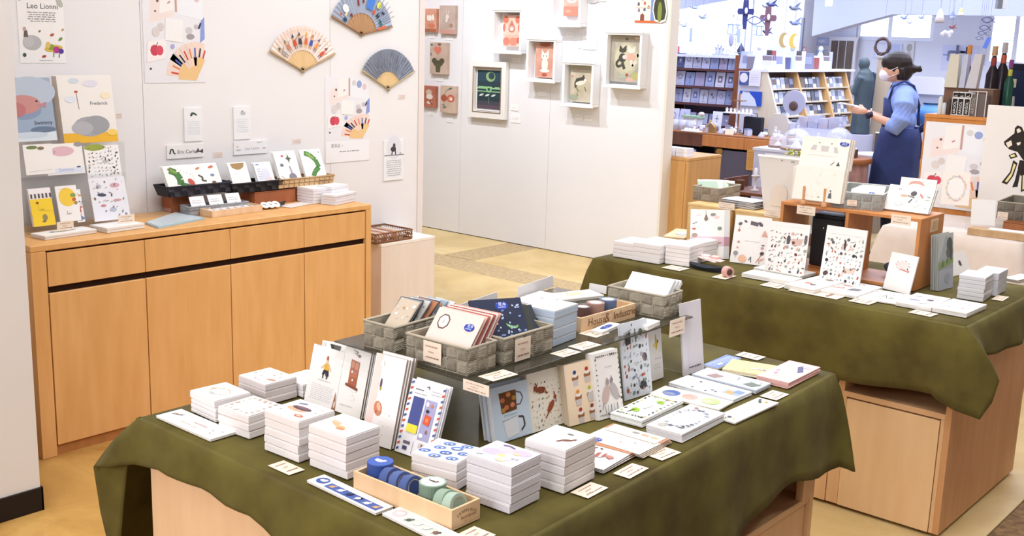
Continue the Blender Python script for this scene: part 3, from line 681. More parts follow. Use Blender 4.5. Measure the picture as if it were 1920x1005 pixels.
# ------------------------------------------------ wooden tape trays
def tray(near_b,near_t,left_t,right_t,base,label,texts,face,name='wooden_tray',cat='tray',col='#ecc9a0',th=.005):
 p=at(*near_b,base);zt_=zat(p.x,p.y,near_t[1]);h=zt_-base
 N_,a,W,D=frame3(near_t,left_t,right_t,zt_)
 ax=Vector((math.cos(a),math.sin(a),0));ay=Vector((-ax.y,ax.x,0));c=Vector((p.x,p.y,0))-ax*W/2+ay*D/2
 o=thing(name,label,cat,(c.x,c.y,base+.0004),a);m=M(col,.55,'wood',c2='#dfb98c')
 MB().box(-W/2,W/2,-D/2,D/2,0,.004,m).build('bottom',o)
 MB().box(-W/2,W/2,-D/2,-D/2+th,.0042,h,m,c=.0006).build('side',o);MB().box(-W/2,W/2,D/2-th,D/2,.0042,h,m,c=.0006).build('side',o)
 MB().box(-W/2,-W/2+th,-D/2+th+.0002,D/2-th-.0002,.0042,h,m,c=.0006).build('end',o);MB().box(W/2-th,W/2,-D/2+th+.0002,D/2-th-.0002,.0042,h,m,c=.0006).build('end',o)
 art(texts,D,h,lambda u,v,q:(W/2+q,u-D/2,v),o,'lettering')
 return o,c,a,W,D,h
o_,tc_,ta_,TWd,TDp,th_=tray((846.5,997),(847,958),(663,883),(899.8,934.4),Z1,'long pale wooden tray holding blue and sage tape rolls',
 [T(.2+.07*i,.5+.16*math.sin(math.pi*(i+.5)/9),.11,'#7a4a2c',ch,.5-.125*i)for i,ch in enumerate('SENTEIREN')]+[T(.3,.38,.11,'#6a3a20','Bauhofarsen'),T(.43,.22,.06,'#8a5a3a','No. 1')],'x')
def tape(loc,r,wd,label,c_out,c_top,lying=True,rz=0,group=None,shapes=None,tilt=0,hole=True,name='tape_roll'):
 o=thing(name,label,'tape roll',loc,rz,group);m=Matrix()if lying else Matrix.Rotation(R(90+tilt),4,'Y')
 ro=r;ri=r*.72 if hole else r*.3
 MB().lathe([(ri,0),(ro-.001,0),(ro,.001),(ro,wd-.001),(ro-.001,wd),(ri,wd)],28,M(c_out,.45),m,cap=False,smooth=False).build('tape',o)
 MB().lathe([(ri-.002,.0004),(ri-.0002,.0004),(ri-.0002,wd-.0004),(ri-.002,wd-.0004),(ri-.002,.0004)],24,M('#d8c8b0',.7),m,cap=False).build('core',o)
 MB().lathe([(0,wd-.0018),(ri-.0022,wd-.0018),(ri-.0022,wd-.0006),(0,wd-.0006)],24,M(c_top,.5),m,cap=False,smooth=False).build('disc',o)
 if shapes:art(shapes,2*r,2*r,lambda u,v,q:m@Vector((u-r,v-r,wd+q)),o)
 return o
def tl_at(u,v,z=.005):
 ax=Vector((math.cos(ta_),math.sin(ta_),0));ay=Vector((-ax.y,ax.x,0));p=tc_+ax*(u-.5)*TWd+ay*(v-.5)*TDp;return(p.x,p.y,Z1+z)
catp=[E(.5,.5,.5,.5,'#4864b4'),E(.45,.5,.2,.12,'#eef0f6'),E(.62,.6,.08,.08,'#eef0f6'),L([(.3,.4),(.26,.6)],.05,'#eef0f6')]
tape(tl_at(.115,.56,.012),.0255,.044,'wide blue tape tin at the left end of the tray','#39539c','#4864b4',shapes=catp)
for i,(u,c)in enumerate([(.235,'#4a5c94'),(.335,'#52659c'),(.44,'#4b5c92')]):
 tape(tl_at(u,.42,.031),.0235,.021,['blue tape roll beside the wide blue tin, first of three','blue tape roll with cat pattern, middle of three','blue tape roll nearest the sage green tin'][i],c,'#39497c',False,ta_,'small blue tape rolls',tilt=-12)
tape(tl_at(.66,.55,.012),.0255,.044,'wide sage green tape tin with dog print in the tray','#7f9686','#dfe6dc',shapes=[E(.5,.5,.5,.5,'#a5b8a8'),E(.5,.5,.43,.43,'#dde6dc'),E(.5,.52,.2,.06,'#5a4c48'),E(.66,.6,.06,.05,'#5a4c48'),L([(.32,.52),(.25,.62)],.03,'#5a4c48')])
for i,u in enumerate((.79,.87)):
 tape(tl_at(u,.4,.031),.0235,.023,['sage green tape roll beside the sage tin','sage green tape roll at the right end of the tray'][i],['#93a996','#a8bcab'][i],'#8fa392',False,ta_,'small sage tape rolls',tilt=-12)

# ------------------------------------------------ cards leaning on the acrylic riser, left side
ZR=.90;RX0,RX1,RY0,RY1=-1.90,-1.445,1.60,2.43
rs=thing('acrylic_riser','clear smoky acrylic riser shelf carrying the woven baskets','display riser',(RX0,RY0,Z1))
AC=M('#e6e6e2',.02,'glass')
_sm=M('#4a463a',.12,'smoke');_b=_sm.node_tree.nodes['Principled BSDF'];_b.inputs['Alpha'].default_value=.7
_ac=M('#d9dad6',.08,'acryl');_b=_ac.node_tree.nodes['Principled BSDF'];_b.inputs['Alpha'].default_value=.07
rw,rd,rh=RX1-RX0,RY1-RY0,ZR-Z1
MB().box(0,rw,0,rd,rh-.004,rh,_sm,c=.001).build('shelf',rs)
MB().box(0,rw,0,.004,0,rh-.0042,_ac).build('side_panel',rs);MB().box(0,rw,rd-.004,rd,0,rh-.0042,_ac).build('side_panel',rs)
MB().box(rw/2-.002,rw/2+.002,.005,rd-.005,0,rh-.0042,_ac).build('divider',rs)
G1='cards leaning on the left side of the riser'
soldier=[E(.5,.82,.035,.05,'#b46a4a'),E(.5,.76,.045,.035,'#e9c3a4'),P([(.44,.73),(.58,.73),(.6,.62),(.43,.62)],'#d9b04a'),P([(.44,.62),(.59,.62),(.62,.53),(.53,.51),(.5,.57),(.45,.52),(.4,.54)],'#3b3438'),L([(.44,.7),(.34,.64)],.03,'#e9c3a4'),L([(.58,.7),(.66,.62)],.03,'#e9c3a4'),L([(.44,.53),(.45,.47)],.03,'#4a3c38'),L([(.58,.53),(.56,.47)],.03,'#4a3c38')]+X(.3,.42,.7,.45,1,'#a9a2a8',1)+X(.12,.08,.85,.36,9,'#c9c5cc',2)+[P([(.93,.32),(1.0,.0),(.88,0)],'#9a6a50'),E(.95,.1,.03,.06,'#e0c8b8')]
lean((571,751),(628,771),(597,647),14,1,.003,0,'white card with small toy figure print, leftmost leaning card','greeting card','greeting_card',soldier,Z1,group=G1)
cup=[P([(.28,.82),(.62,.8),(.62,.42),(.28,.44)],'#a9644a')]+[Q(.31,.7,.42,.79,'#c98a70'),Q(.46,.68,.58,.78,'#c98a70'),Q(.31,.56,.58,.66,'#b9745a'),E(.38,.64,.03,.02,'#efe4dc'),E(.44,.52,.03,.02,'#efe4dc'),P([(.2,.46),(.7,.42),(.7,.38),(.2,.42)],'#8a5038'),L([(.3,.96),(.5,.93)],.02,'#6b5a58'),L([(.34,.92),(.5,.9)],.015,'#6b5a58'),L([(.46,.96),(.47,.88)],.015,'#6b5a58'),E(.56,.89,.06,.02,'#7a6a68')]+scatter(9,['#d8cfca','#b9b0b0'],3,.01,.015,.4,.2,.7,.38)+X(.1,.1,.6,.16,1,'#ded6d2',3)
lean((629,771),(676,787),(654,648),14,6,.0035,.0012,'white card with brown cupboard and fork print in a leaning pile','greeting card','greeting_card',cup,Z1+.0,edge='#8b7660',group=G1,behind='brown edged card of the cupboard card pile')
lean((594,735),(664,748),(628,642),14,1,.005,0,'white card with dark striped item behind the cupboard card','greeting card','greeting_card',[Q(.02,.3,.04,.97,'#b9b9bb'),Q(.07,.3,.09,.97,'#c4c4c6'),P([(.2,.96),(.5,.94),(.46,.78),(.3,.74)],'#3c3f3a')]+X(.6,.88,.95,.92,1),Z1,group=G1)
mac=[Q(0,0,.22,1,'#f6d8d0'),E(.28,.9,.1,.05,'#f7efec'),L([(.29,.93),(.3,.88)],.012,'#7a6a68'),E(.3,.68,.035,.06,'#5f5260'),E(.31,.62,.03,.02,'#b9a040'),E(.34,.4,.13,.085,'#cf8464',.3),E(.36,.42,.06,.05,'#e8b89c',.5),E(.3,.36,.03,.02,'#c0624a')]+scatter(16,['#d8d0cc','#b7a79a','#c98a6a'],7,.008,.014,.3,.08,.85,.55)+[E(.4,.12,.04,.025,'#c9a06a',.7),L([(.5,.14),(.5,.2)],.01,'#7d8a5a')]
lean((678,826),(734,844),(717,664),15,6,.0042,.0022,'pink and white card with round cookie print in a leaning pile','greeting card','greeting_card',mac,Z1,col='#f7f2f0',edge='#a39384',group=G1,behind='card of the pink cookie card pile')
air=[]
for i in range(13):
 v=.03+i*.075;air+=[P([(.0,v),(.07,v+.02),(.07,v+.05),(0,v+.03)],'#d0563c' if i%2 else '#4a5f9c'),P([(.93,v),(1,v+.02),(1,v+.05),(.93,v+.03)],'#d0563c' if i%2 else '#4a5f9c')]
air+=[Q(.16,.3,.47,.78,'#4c5590'),Q(.16,.3,.47,.41,'#f2e24a'),P([(.16,.3),(.47,.3),(.47,.33),(.38,.35),(.3,.33),(.22,.35),(.16,.33)],'#6d9a3a'),Q(.52,.24,.84,.78,'#a9a6cc')]
air+=[E(.3,.72,.06,.025,'#efe36a'),E(.27,.64,.05,.02,'#eef0f6'),E(.36,.66,.04,.03,'#eef0f6'),E(.3,.56,.07,.02,'#eef0f6',.3),E(.35,.5,.06,.035,'#f2f2f2',.9),E(.23,.48,.04,.03,'#df7a5c'),E(.28,.45,.05,.02,'#eef0f6'),
 E(.6,.72,.05,.035,'#dfe0ee'),E(.72,.71,.04,.025,'#c98a6a'),E(.64,.63,.05,.025,'#3c3548'),P([(.58,.46),(.76,.44),(.78,.57),(.6,.59)],'#e05c3c'),Q(.64,.49,.72,.54,'#f08a60'),E(.61,.4,.05,.025,'#f2f2f6'),E(.73,.36,.04,.03,'#e39a60'),E(.6,.3,.06,.03,'#f2f2f6'),
 L([(.46,.93),(.52,.95),(.54,.91)],.018,'#3c3438')]+X(.14,.86,.42,.9,1,'#4a4048',5)+X(.14,.81,.5,.84,1,'#8a8088',6)+X(.6,.84,.9,.92,2,'#b9b6bc',6)+[Q(.16,.14,.36,.18,'#6d6878'),Q(.17,.06,.3,.11,'#4c4a7a'),Q(.6,.13,.84,.2,'#cfcac8'),E(.7,.16,.03,.04,'#9a6a60'),L([(.45,.03),(.45,.2)],.008,'#4a4048')]
lean((741,846),(804,868),(792,714.4),20,5,.0018,.0022,'airmail bordered sticker set with blue and lilac panels','sticker set','sticker_set',air,Z1,col='#f2f0f4',group=G1,behind='airmail bordered sticker set behind the first')
# hanging price card at riser corner
o,W_,H_=on_plane_y((869,709.6),(917,745),RY0-.003,.001,'cream price card hanging on the front corner of the riser','price card','price_card',price_shapes(12),CARD)

# ------------------------------------------------ pads leaning on the riser, right side (facing right)
G2='pads leaning on the right side of the riser'
mug=[P([(.18,.88),(.62,.88),(.6,.52),(.22,.5)],'#6b4320'),L([(.62,.84),(.74,.8),(.78,.7),(.7,.6),(.61,.6)],.025,'#6d6a70')]+[E(u,v,.06,.045,c)for u,v,c in((.26,.74,'#c9744c'),(.42,.82,'#d98a50'),(.5,.62,'#e08a68'),(.34,.6,'#cf7a50'),(.55,.74,'#b9863a'),(.25,.56,'#b98a3a'))]+X(.24,.44,.6,.48,1,'#8ab8b0',8)+[L([(.2,.36),(.58,.4)],.01,'#4a4a50'),P([(.22,.36),(.6,.4),(.6,.08),(.28,.04)],'#e2e6ec'),L([(.62,.38),(.74,.36),(.76,.2),(.66,.12)],.035,'#4f3e38')]+X(.3,.01,.8,.03,1,'#9aa6b4',8)
lean((931,834),(1003,811),(919,730),12,6,.0045,.002,'pale blue pad with flowered mug print, first on the right side','note pad','note_pad',mug,Z1,col='#cfdff0',edge='#e6e4e6',group=G2,behind='pad behind the mug pad')
rab=[Q(0,0,1,1,'#f6efe2')]+scatter(81,['#b9b890','#8e9478','#d0a878','#c9c4a0','#56524a'],21,.01,.035,.02,.02,.98,.86)+[E(.36,.68,.17,.06,'#8a4630',-.1),E(.2,.73,.06,.045,'#8a4630',.9),E(.52,.62,.06,.02,'#8a4630',-.6),L([(.26,.76),(.2,.82)],.03,'#8a4630'),E(.62,.36,.17,.055,'#a0502f',.8),E(.78,.5,.05,.04,'#a0502f'),L([(.78,.52),(.76,.6)],.03,'#a0502f'),L([(.52,.26),(.42,.18)],.035,'#a0502f')]
lean((1000,812),(1058,793),(983,704),12,3,.008,.002,'cream pad with two brown hares among leaves','note pad','note_pad',rab,Z1,col='#f3ece0',edge='#cdbda4',group=G2,behind='pad behind the brown hare pad')
cc=[Q(0,0,1,1,'#f7dfc2')]
for u,v,c in((.3,.82,'#3d4a86'),(.72,.84,'#b8402c'),(.34,.5,'#e2913c'),(.76,.52,'#b9c04a'),(.38,.2,'#b0443a'),(.78,.22,'#8a4a3a')):
 cc+=[P([(u-.1,v-.06),(u+.12,v-.04),(u+.09,v-.19),(u-.07,v-.2)],'#cfc6c4'),P([(u-.11,v-.05),(u+.13,v-.03),(u+.11,v-.09),(u-.1,v-.1)],'#9c6844'),E(u+.01,v-.02,.09,.035,'#f4ece4'),E(u,v+.03,.06,.035,c,.3)]
lean((1070,800),(1123,785),(1052,687),12,3,.009,.002,'peach pad with six fruit cupcakes print','note pad','note_pad',cc,Z1,col='#f7e6d2',edge='#c9b59a',group=G2,behind='pad behind the cupcake pad')
bd=border(46,['#4a4a46','#6d7264','#8a8c84'],31,.03,.06)+X(.38,.74,.66,.78,1,'#c9c0bc',3)+[E(.34,.36,.13,.15,'#cdb4ac',-.35),E(.68,.38,.13,.15,'#bfb6b8',.4),E(.43,.54,.06,.05,'#a99a98'),E(.6,.54,.06,.05,'#9a9298'),L([(.44,.6),(.42,.5)],.02,'#3f3c42'),L([(.6,.62),(.66,.54)],.02,'#3f3c42'),L([(.3,.34),(.16,.14)],.02,'#5b6078'),L([(.76,.36),(.88,.26)],.025,'#4c5068')]+[L([(u,.03),(u+.04*((i%3)-1),.2)],.012,'#4a4e46')for i,u in enumerate((.3,.38,.46,.54,.62,.7,.78))]
lean((1124,789),(1171,775),(1108,665),12,2,.011,.002,'white pad with two birds inside a leafy border','note pad','note_pad',bd,Z1,edge='#e2dcd6',group=G2,behind='pad behind the bird border pad')
kt=[Q(0,0,1,1,'#dfe4ec')]+scatter(64,['#5c6068','#7d8694','#46484e','#a9b0bc','#c98a6a','#7f9a8a','#b0563c'],41,.02,.05,.04,.04,.96,.8)+[P([(.14,.84),(.36,.88),(.35,.72),(.17,.7)],'#4c4a50'),L([(.12,.86),(.4,.9)],.012,'#4c4a50'),L([(.52,.9),(.54,.72)],.03,'#5d6a5a'),E(.72,.84,.07,.05,'#5d6a44'),E(.84,.84,.04,.04,'#b9c0c8'),E(.42,.96,.02,.015,'#4c4a50'),E(.82,.5,.09,.06,'#55525a'),E(.68,.14,.14,.06,'#45464c'),L([(.56,.18),(.5,.26)],.02,'#45464c')]
lean((1172,752),(1223,736),(1142,613),10,1,.002,0,'pale blue clear sheet covered with kitchen tool stickers','sticker sheet','sticker_sheet',kt,Z1,col='#dfe4ec',group=G2)
ban=[P([(.5,.88),(.62,.66),(.52,.54),(.42,.64)],'#f0cf4a'),E(.36,.66,.1,.03,'#efd98c',.4),E(.64,.72,.05,.04,'#8a6a3c'),L([(.52,.86),(.54,.6)],.02,'#7a5a2c')]+X(.3,.38,.8,.42,1,'#b9b0b0',4)+X(.2,.2,.8,.32,2,'#e2dcdc',4)
lean((1221,716),(1245,707),(1214,618),8,1,.006,0,'white card with yellow banana print beside the kitchen sticker sheet','greeting card','greeting_card',ban,Z1,edge='#e0cdb0',group=G2)
lean((1283,705),(1321,692),(1281,569),8,1,.004,0,'plain grey-white card leaning at the far end of riser','card','card',X(.2,.06,.8,.12,1,'#5a5860',3),Z1,col='#d9d4da',group=G2)
"""price card hanging on riser end"""
A_,B_2=atx(1257,601.8,RX1+.004),atx(1283,624,RX1+.004)
o=thing('price_card','cream price card hanging at the far end of the riser','price card',(RX1+.003,(A_.y+B_2.y)/2,B_2.z))
w_,h_=B_2.y-A_.y,A_.z-B_2.z
MB().box(0,.001,-w_/2,w_/2,0,h_,M(CARD,.6)).build('card',o)
art(price_shapes(5),w_,h_,lambda u,v,q:(.001+q,u-w_/2,v),o)

# ================================================================== WOVEN BASKETS
def basket(near_b,near_t,left_t,right_t,base,label,nx,ny,nrow=2,cols=('#afa592','#948a79','#c2b8a4'),rim='#b5ab98',group='woven strap baskets',patch=True,wts=.55):
 p=at(*near_b,base);zt_=zat(p.x,p.y,near_t[1]);h=zt_-base
 N_,a,W,D=frame3(near_t,left_t,right_t,zt_)
 ax=Vector((math.cos(a),math.sin(a),0));ay=Vector((-ax.y,ax.x,0));c=Vector((p.x,p.y,0))-ax*W/2+ay*D/2
 o=thing('woven_basket',label,'basket',(c.x,c.y,base+.0004),a,group);t=.003;e=.0035
 inner=M(cols[1],.85,'weave',c2=cols[0])
 W_,D_=W/2-e,D/2-e
 MB().box(-W_,W_,-D_,D_,0,.003,inner).build('bottom',o)
 b=MB();b.box(-W_,W_,-D_,-D_+t,.003,h-.004,inner).box(-W_,W_,D_-t,D_,.003,h-.004,inner).box(-W_,-W_+t,-D_+t,D_-t,.003,h-.004,inner).box(W_-t,W_,-D_+t,D_-t,.003,h-.004,inner).build('liner',o)
 b=MB();rm=M(rim,.7)
 b.tube([(-W_,-D_,h-.002),(W_,-D_,h-.002),(W_,D_,h-.002),(-W_,D_,h-.002)],.0034,6,rm,closed=True).build('rim',o)
 if not patch:return o,c,a,W,D,h
 hp=(h-.004)/nrow
 def patch_mesh(w_,mat,vert):
  mb=MB();k=5;g=.0011 # ribbed strap: a bulged plate with raised ribs
  vs=[];n1=7
  for i in range(n1):
   for j in range(n1):
    f,q_=i/(n1-1),j/(n1-1)
    bulge=e*(.35+.65*math.sin(math.pi*(f if not vert else q_)))
    rib=.0005*((i if vert else j)%2)
    edge_=0 if(i in(0,n1-1)or j in(0,n1-1))else 1
    vs.append((-w_/2+g+f*(w_-2*g),-(bulge*edge_+rib*edge_),g+q_*(hp-2*g)))
  fs=[(i*n1+j,(i+1)*n1+j,(i+1)*n1+j+1,i*n1+j+1)for i in range(n1-1)for j in range(n1-1)]
  return mb.add(vs,fs,mat).mesh('weave_patch')
 mats=[M(c_,.75,'weave',scale=2.2,c2=c3,bump=.8)for c_,c3 in((cols[0],cols[1]),(cols[2],cols[0]))]
 for side in range(4):
  n=nx if side%2==0 else ny;wd=(W if side%2==0 else D);pw=(wd-.004)/n
  ms=[patch_mesh(pw,mats[0],True),patch_mesh(pw,mats[1],False)]
  for r_ in range(nrow):
   for i in range(n):
    u=-wd/2+.002+pw*(i+.5);q_=obj('weave_patch',ms[(i+r_+side)%2],o)
    ang,px_,py_=[(0,u,-D_),(R(90),W_,u),(R(180),-u,D_),(R(-90),-W_,-u)][side]
    q_.location=(px_,py_,.001+hp*r_);q_.rotation_euler=(0,0,ang)
 return o,c,a,W,D,h
def basket_card(bk,side,u,w_,h_,z,label,seed):
 """price card clipped on the basket: side 0 = front (-y), 1 = right (+x)"""
 o_,c,a,W,D,h=bk;base=o_.location.z
 ax=Vector((math.cos(a),math.sin(a),0));ay=Vector((-ax.y,ax.x,0))
 if side==0:p=c+ax*(u*W-W/2)-ay*(D/2+.0045);rz=a
 else:p=c+ax*(W/2+.0045)+ay*(u*D-D/2);rz=a+R(90)
 o=thing('price_card',label,'price card',(p.x,p.y,base+z),rz)
 MB().box(-w_/2,w_/2,-.001,0,0,h_,M(CARD,.6)).build('card',o)
 art(price_shapes(seed),w_,h_,lambda x,y,q:(x-w_/2,-.001-q,y),o)
k1=basket((738.8,665),(737.6,614.6),(682.7,598),(845,583),ZR,'grey woven basket at the left end holding wrapped letter sets',3,6)
k2=basket((876,707.8),(876,655),(759,623),(931,637.3),ZR,'grey woven basket in front holding the pink envelopes',6,3)
k3=basket((944,687.5),(950,636),(905,622),(1039.7,607.5),ZR,'grey woven basket holding the dark navy pattern bag',2,5)
k4=basket((1244,599.4),(1245.4,556),(1136.7,535),(1281,544.5),ZR,'grey woven basket holding folded white cloths at far riser end',5,3,cols=('#bab09c','#9f9583','#c9bfaa'))
basket_card(k2,0,.48,.052,.046,.012,'cream price card on the front basket with pink envelopes',21)
basket_card(k3,1,.33,.052,.05,.004,'cream price card on the navy pattern bag basket',22)

def in_basket(bk,u,v,w_,h_,tilt,yaw,thick,label,cat,name,col,shapes,z=.004,group=None,edge=None):
 """a flat item standing in a basket, leaning back by tilt; yaw = its own turn about z"""
 o_,c,a,W,D,h=bk;ax=Vector((math.cos(a),math.sin(a),0));ay=Vector((-ax.y,ax.x,0))
 p=c+ax*(u-.5)*W+ay*(v-.5)*D
 o=thing(name,label,cat,(p.x,p.y,o_.location.z+z),a+R(yaw),group);m4=Matrix.Rotation(-R(tilt),4,'X')
 MB().box(-w_/2,w_/2,0,thick,0,h_,M(edge or col,.6),m4,c=min(.0006,thick*.3)).build('body',o)
 MB().box(-w_/2,w_/2,-.0004,0,0,h_,M(col,.5),m4).build('cover',o)
 art(shapes,w_,h_,lambda x,y,q:m4@Vector((x-w_/2,-.0005-q,y)),o)
 return o
# k1: wrapped letter sets leaning to the right
cs=['#c9b9a6','#8a97a8','#4c4742','#d8d2cc','#7a8ea8','#b9805c','#3f4a5e','#e0dcd8','#9aa8b6','#a8b9c9','#d9d9dc']
wv=lambda s_:[Q(.02,.02,.98,.98,s_)]+scatter(16,['#8a8f9c','#c98a5c','#3f4552','#e8e4de'],hash(s_)%90,.03,.09)
for i in range(11):
 in_basket(k1,.5+.02*((i*3)%3-1),.07+.05*i,.066,.13,42+i*1.2,((i*7)%5)*3-6,.0022,f'clear wrapped letter set, {["first", "second", "third", "fourth", "fifth", "sixth", "seventh", "eighth", "ninth", "tenth", "last"][i]} from the front in the left basket','letter set','letter_set',cs[i],wv(cs[i]),group='wrapped letter sets')
# k2: pink envelopes
pinks=['#f1d3ca','#e9c9be','#b5645a','#f0dcd4','#a85850','#efe0da','#d8a498']
pz=[P([(.38+.13*math.cos(t*math.pi/4+.39)-.15,.74+.16*math.sin(t*math.pi/4+.39))for t in range(8)],'#6b5350'),P([(.38+.105*math.cos(t*math.pi/4+.39)-.15,.74+.13*math.sin(t*math.pi/4+.39))for t in range(8)],'#f6e4de'),L([(.22,.7),(.24,.78)],.01,'#6b5350'),E(.56,.2,.06,.04,'#3a3638',.1),E(.24,.14,.05,.03,'#8a6a6a',.7),L([(.2,.1),(.28,.16)],.008,'#5a4a4a')]+badge(.8,.74,.11)
for i in range(7):
 in_basket(k2,.46+.008*i,.18+.085*i,.134-.001*i,.12,38,-1+i*.8,.0016,['pale pink envelope with octagon clock print and blue sample badge','pink envelope just behind the sample badged one','dark red edged envelope behind the pink ones','pale envelope in the middle of the pink set','second dark red edged envelope of the pink set','pale envelope near the back of the pink set','rearmost dusky envelope of the pink set'][i],'envelope','envelope',pinks[i],pz if i==0 else[],.012,'pink envelopes in the front basket')
# k3: navy bag
navy=[Q(0,0,1,1,'#2a3048'),E(.2,.62,.14,.18,'#b9cfe4',.5),E(.25,.66,.12,.15,'#2a3048',.5),E(.3,.16,.16,.08,'#9fb6d8',.1),E(.32,.2,.13,.05,'#2a3048',.1),E(.72,.42,.12,.08,'#7fb56a',-.3),E(.72,.46,.12,.06,'#2a3048',-.3)]
rr=random.Random(4)
for i in range(34):
 u,v=rr.uniform(.4,.95),rr.uniform(.12,.95)
 navy+=[E(u,v,.022,.012,'#c3d0ec',.6),E(u,v,.022,.012,'#c3d0ec',2.1)]if i%3 else[E(u,v,.03,.02,'#7f95c4',.4)]
navy+=[L([(u,.02),(u+.01,.1)],.012,'#5f8a6a')for u in(.06,.1,.14,.18,.22,.5,.55)]+[L([(.78+.03*i,.04),(.8+.02*i,.14)],.014,'#d98a54')for i in range(5)]+badge(.6,.84,.13)
in_basket(k3,.5,.28,.125,.115,40,62,.006,'dark navy pouch with moon and flower pattern and blue sample badge','pouch','pouch','#2a3048',navy,.03,edge='#242a40')
for i in range(3):
 in_basket(k3,.4+.05*i,.5+.12*i,.11,.1,46+3*i,58+5*i,.005,['dark patterned pouch right behind the sample pouch','dark patterned pouch, third in the basket','dark patterned pouch at the back of the basket'][i],'pouch','pouch',['#33372f','#2a2e3c','#3a3c34'][i],[L([(.1+.1*j,.7),(.16+.1*j,.96)],.02,'#7c8468')for j in range(8)],.025,'navy pouches')
# k4: folded cloths
for i in range(3):
 in_basket(k4,.47,.26+.16*i,.138,.1,40+5*i,4*i-4,.011,['folded white cloth with small leaf print, front one in the basket','folded white cloth behind the leaf print one','rearmost folded white cloth in the basket'][i],'cloth','folded_cloth',['#e9edf2','#f1efee','#eeeef0'][i],[E(.14,.3,.06,.07,'#6f7f9c',.9),E(.5,.12,.05,.04,'#c9776a',.3),E(.82,.2,.09,.05,'#4f5a78',-.5),L([(.0,.8),(.98,.72)],.006,'#c9c9cc')]if i==0 else[],.012,'folded white cloths')

# ------------------------------------------------ other goods on the riser
stack((1037.6,652),(1040,583.9),(978,574),(1090,570.3),4,'grey-blue edged memo block','in the tall riser stack','memo blocks on the riser',[Q(.03,.03,.97,.97,'#e9edf0')]+scatter(49,['#c4ccd2','#d3d6d4','#b9c3c9'],15,.015,.035),ZR,'#b9c7d8',hs=[.9,1.2,1.1,.9])
pile((1052,568),(1052,562),(1019.7,551.6),(1135.5,554),2,'white square notebook with yellow map print','on the riser before the white cloth basket','notebook',[Q(.04,.04,.96,.96,'#eef0ec'),P([(.3,.4),(.6,.3),(.7,.7),(.4,.85)],'#f0dfa8')]+scatter(49,['#5d6a6c','#a9b0a4','#e0c070','#4a5552'],17,.012,.035),'map print notebooks',ZR,rot90=True)
flat((1010,572),(972,560),(1046,552),.006,'white notebook with tiny brown fox behind the riser memo stack','notebook','notebook',[E(.6,.5,.07,.03,'#b07a5c',.6)]+scatter(9,['#d8d4d0'],4),ZR)
o2=tray((1089,624.5),(1090,597),(1055,587),(1187,568),ZR,'pale wooden tray of tape rolls with House and Industries lettering',
 [T(.12,.3,.12,'#7a4a2c','House'),T(.42,.26,.15,'#7a4a2c','&'),T(.58,.3,.12,'#7a4a2c','Industries'),T(.36,.74,.045,'#a9806a','H I G H T')],'x')
def t2at(u,v,z=.005):
 _,c,a,W,D,h=o2;ax=Vector((math.cos(a),math.sin(a),0));ay=Vector((-ax.y,ax.x,0));p=c+ax*(u-.5)*W+ay*(v-.5)*D;return(p.x,p.y,ZR+z)
for v,r_,z,l_,c1,c2 in((.2,.02,.01,'dark tape roll nearest the memo stack in rear tray','#6a4f4c','#e8e2de'),(.43,.023,.012,'tan tape tin in the middle of the rear tray','#a9867a','#f2efee'),(.66,.023,.012,'grey-blue tape tin in the rear tray','#5f6f8e','#eef0f2')):
 tape(t2at(.5,v,z),r_,.044,l_,c1,c2)
price_flat((924.5,715),(899.4,704.8),(968.7,701),'lying on the riser before the grey baskets',ZR,31)
price_flat((1057,670),(1030.8,663),(1090.4,660.6),'lying on the riser above the cupcake pad',ZR,32)
price_flat((1092.8,657),(1067.8,648.7),(1125,646),'lying on the riser above the bird border pad',ZR,33)
price_flat((1118,633),(1090,624),(1136,623),'lying on the riser beside House lettered tray',ZR,34)
flat((1130,623),(1111,618),(1160,607),.008,'small white box with blue oval badge on the riser','box','small_box',[E(.5,.5,.28,.3,'#3a52a0'),T(.3,.45,.2,'#e8ecff','見本')],ZR)
flat((1215,612),(1190,604),(1226,600),.012,'small white box at the far riser end behind kitchen stickers','box','small_box',[E(.4,.5,.2,.2,'#c9ccd8')],ZR)
# clear sign holders at the rear of the riser
for bl_,br_,tl_,l_ in(((974,560),(1039,537),(979,536),'clear acrylic sign holder behind the small fox notebook'),((866,590),(934,566),(866,570),'clear acrylic sign holder behind the navy pouches'),((1105,546),(1137,552),(1105,531),'clear acrylic sign holder left of the folded white cloths')):
 ob=lean(bl_,br_,tl_,8,1,.003,0,l_,'sign holder','sign_holder',[],ZR,col='#d6d2d2')
# ------------------------------------------------ REAR TABLE
G3='white memo blocks on the rear table'
stack((1191.9,488),(1188,458.3),(1150,450.6),(1215,449),4,'white memo block with pale pink top','in the left end rear-table stack',G3,[Q(.05,.05,.95,.95,'#f6e8e2')]+X(.2,.4,.8,.6,2,'#e2cfc8'))
stack((1236,495.9),(1236,461.5),(1194.5,451.9),(1265,449),4,'white memo block with pale blue top','in second rear-table stack from left',G3,[E(.5,.5,.3,.2,'#dfe6f8')]+X(.3,.4,.7,.6,2,'#c9d0e4'))
stack((1291,501),(1291.9,463.3),(1246.6,457),(1318,455),5,'white memo block','in the rear-table stack left of dark dish',G3,[E(.5,.5,.3,.2,'#e4e9f8')]+X(.3,.5,.7,.6,1,'#c9d0e4'))
stack((1316,492),(1317,455),(1290,449),(1340,449),4,'white memo block half hidden','in the stack touching the pink banded pad',G3,[E(.5,.5,.3,.2,'#efe4e4')])
flat((1283,447),(1250,441),(1291,431),.014,'small pale wood tray behind the white memo stacks','tray','wooden_tray',[E(.6,.5,.28,.2,'#f2f2f6'),E(.6,.44,.25,.12,'#8a8fa0'),E(.6,.5,.24,.13,'#f4f4f8')],ZT,'#e4c69a','#d8b488')
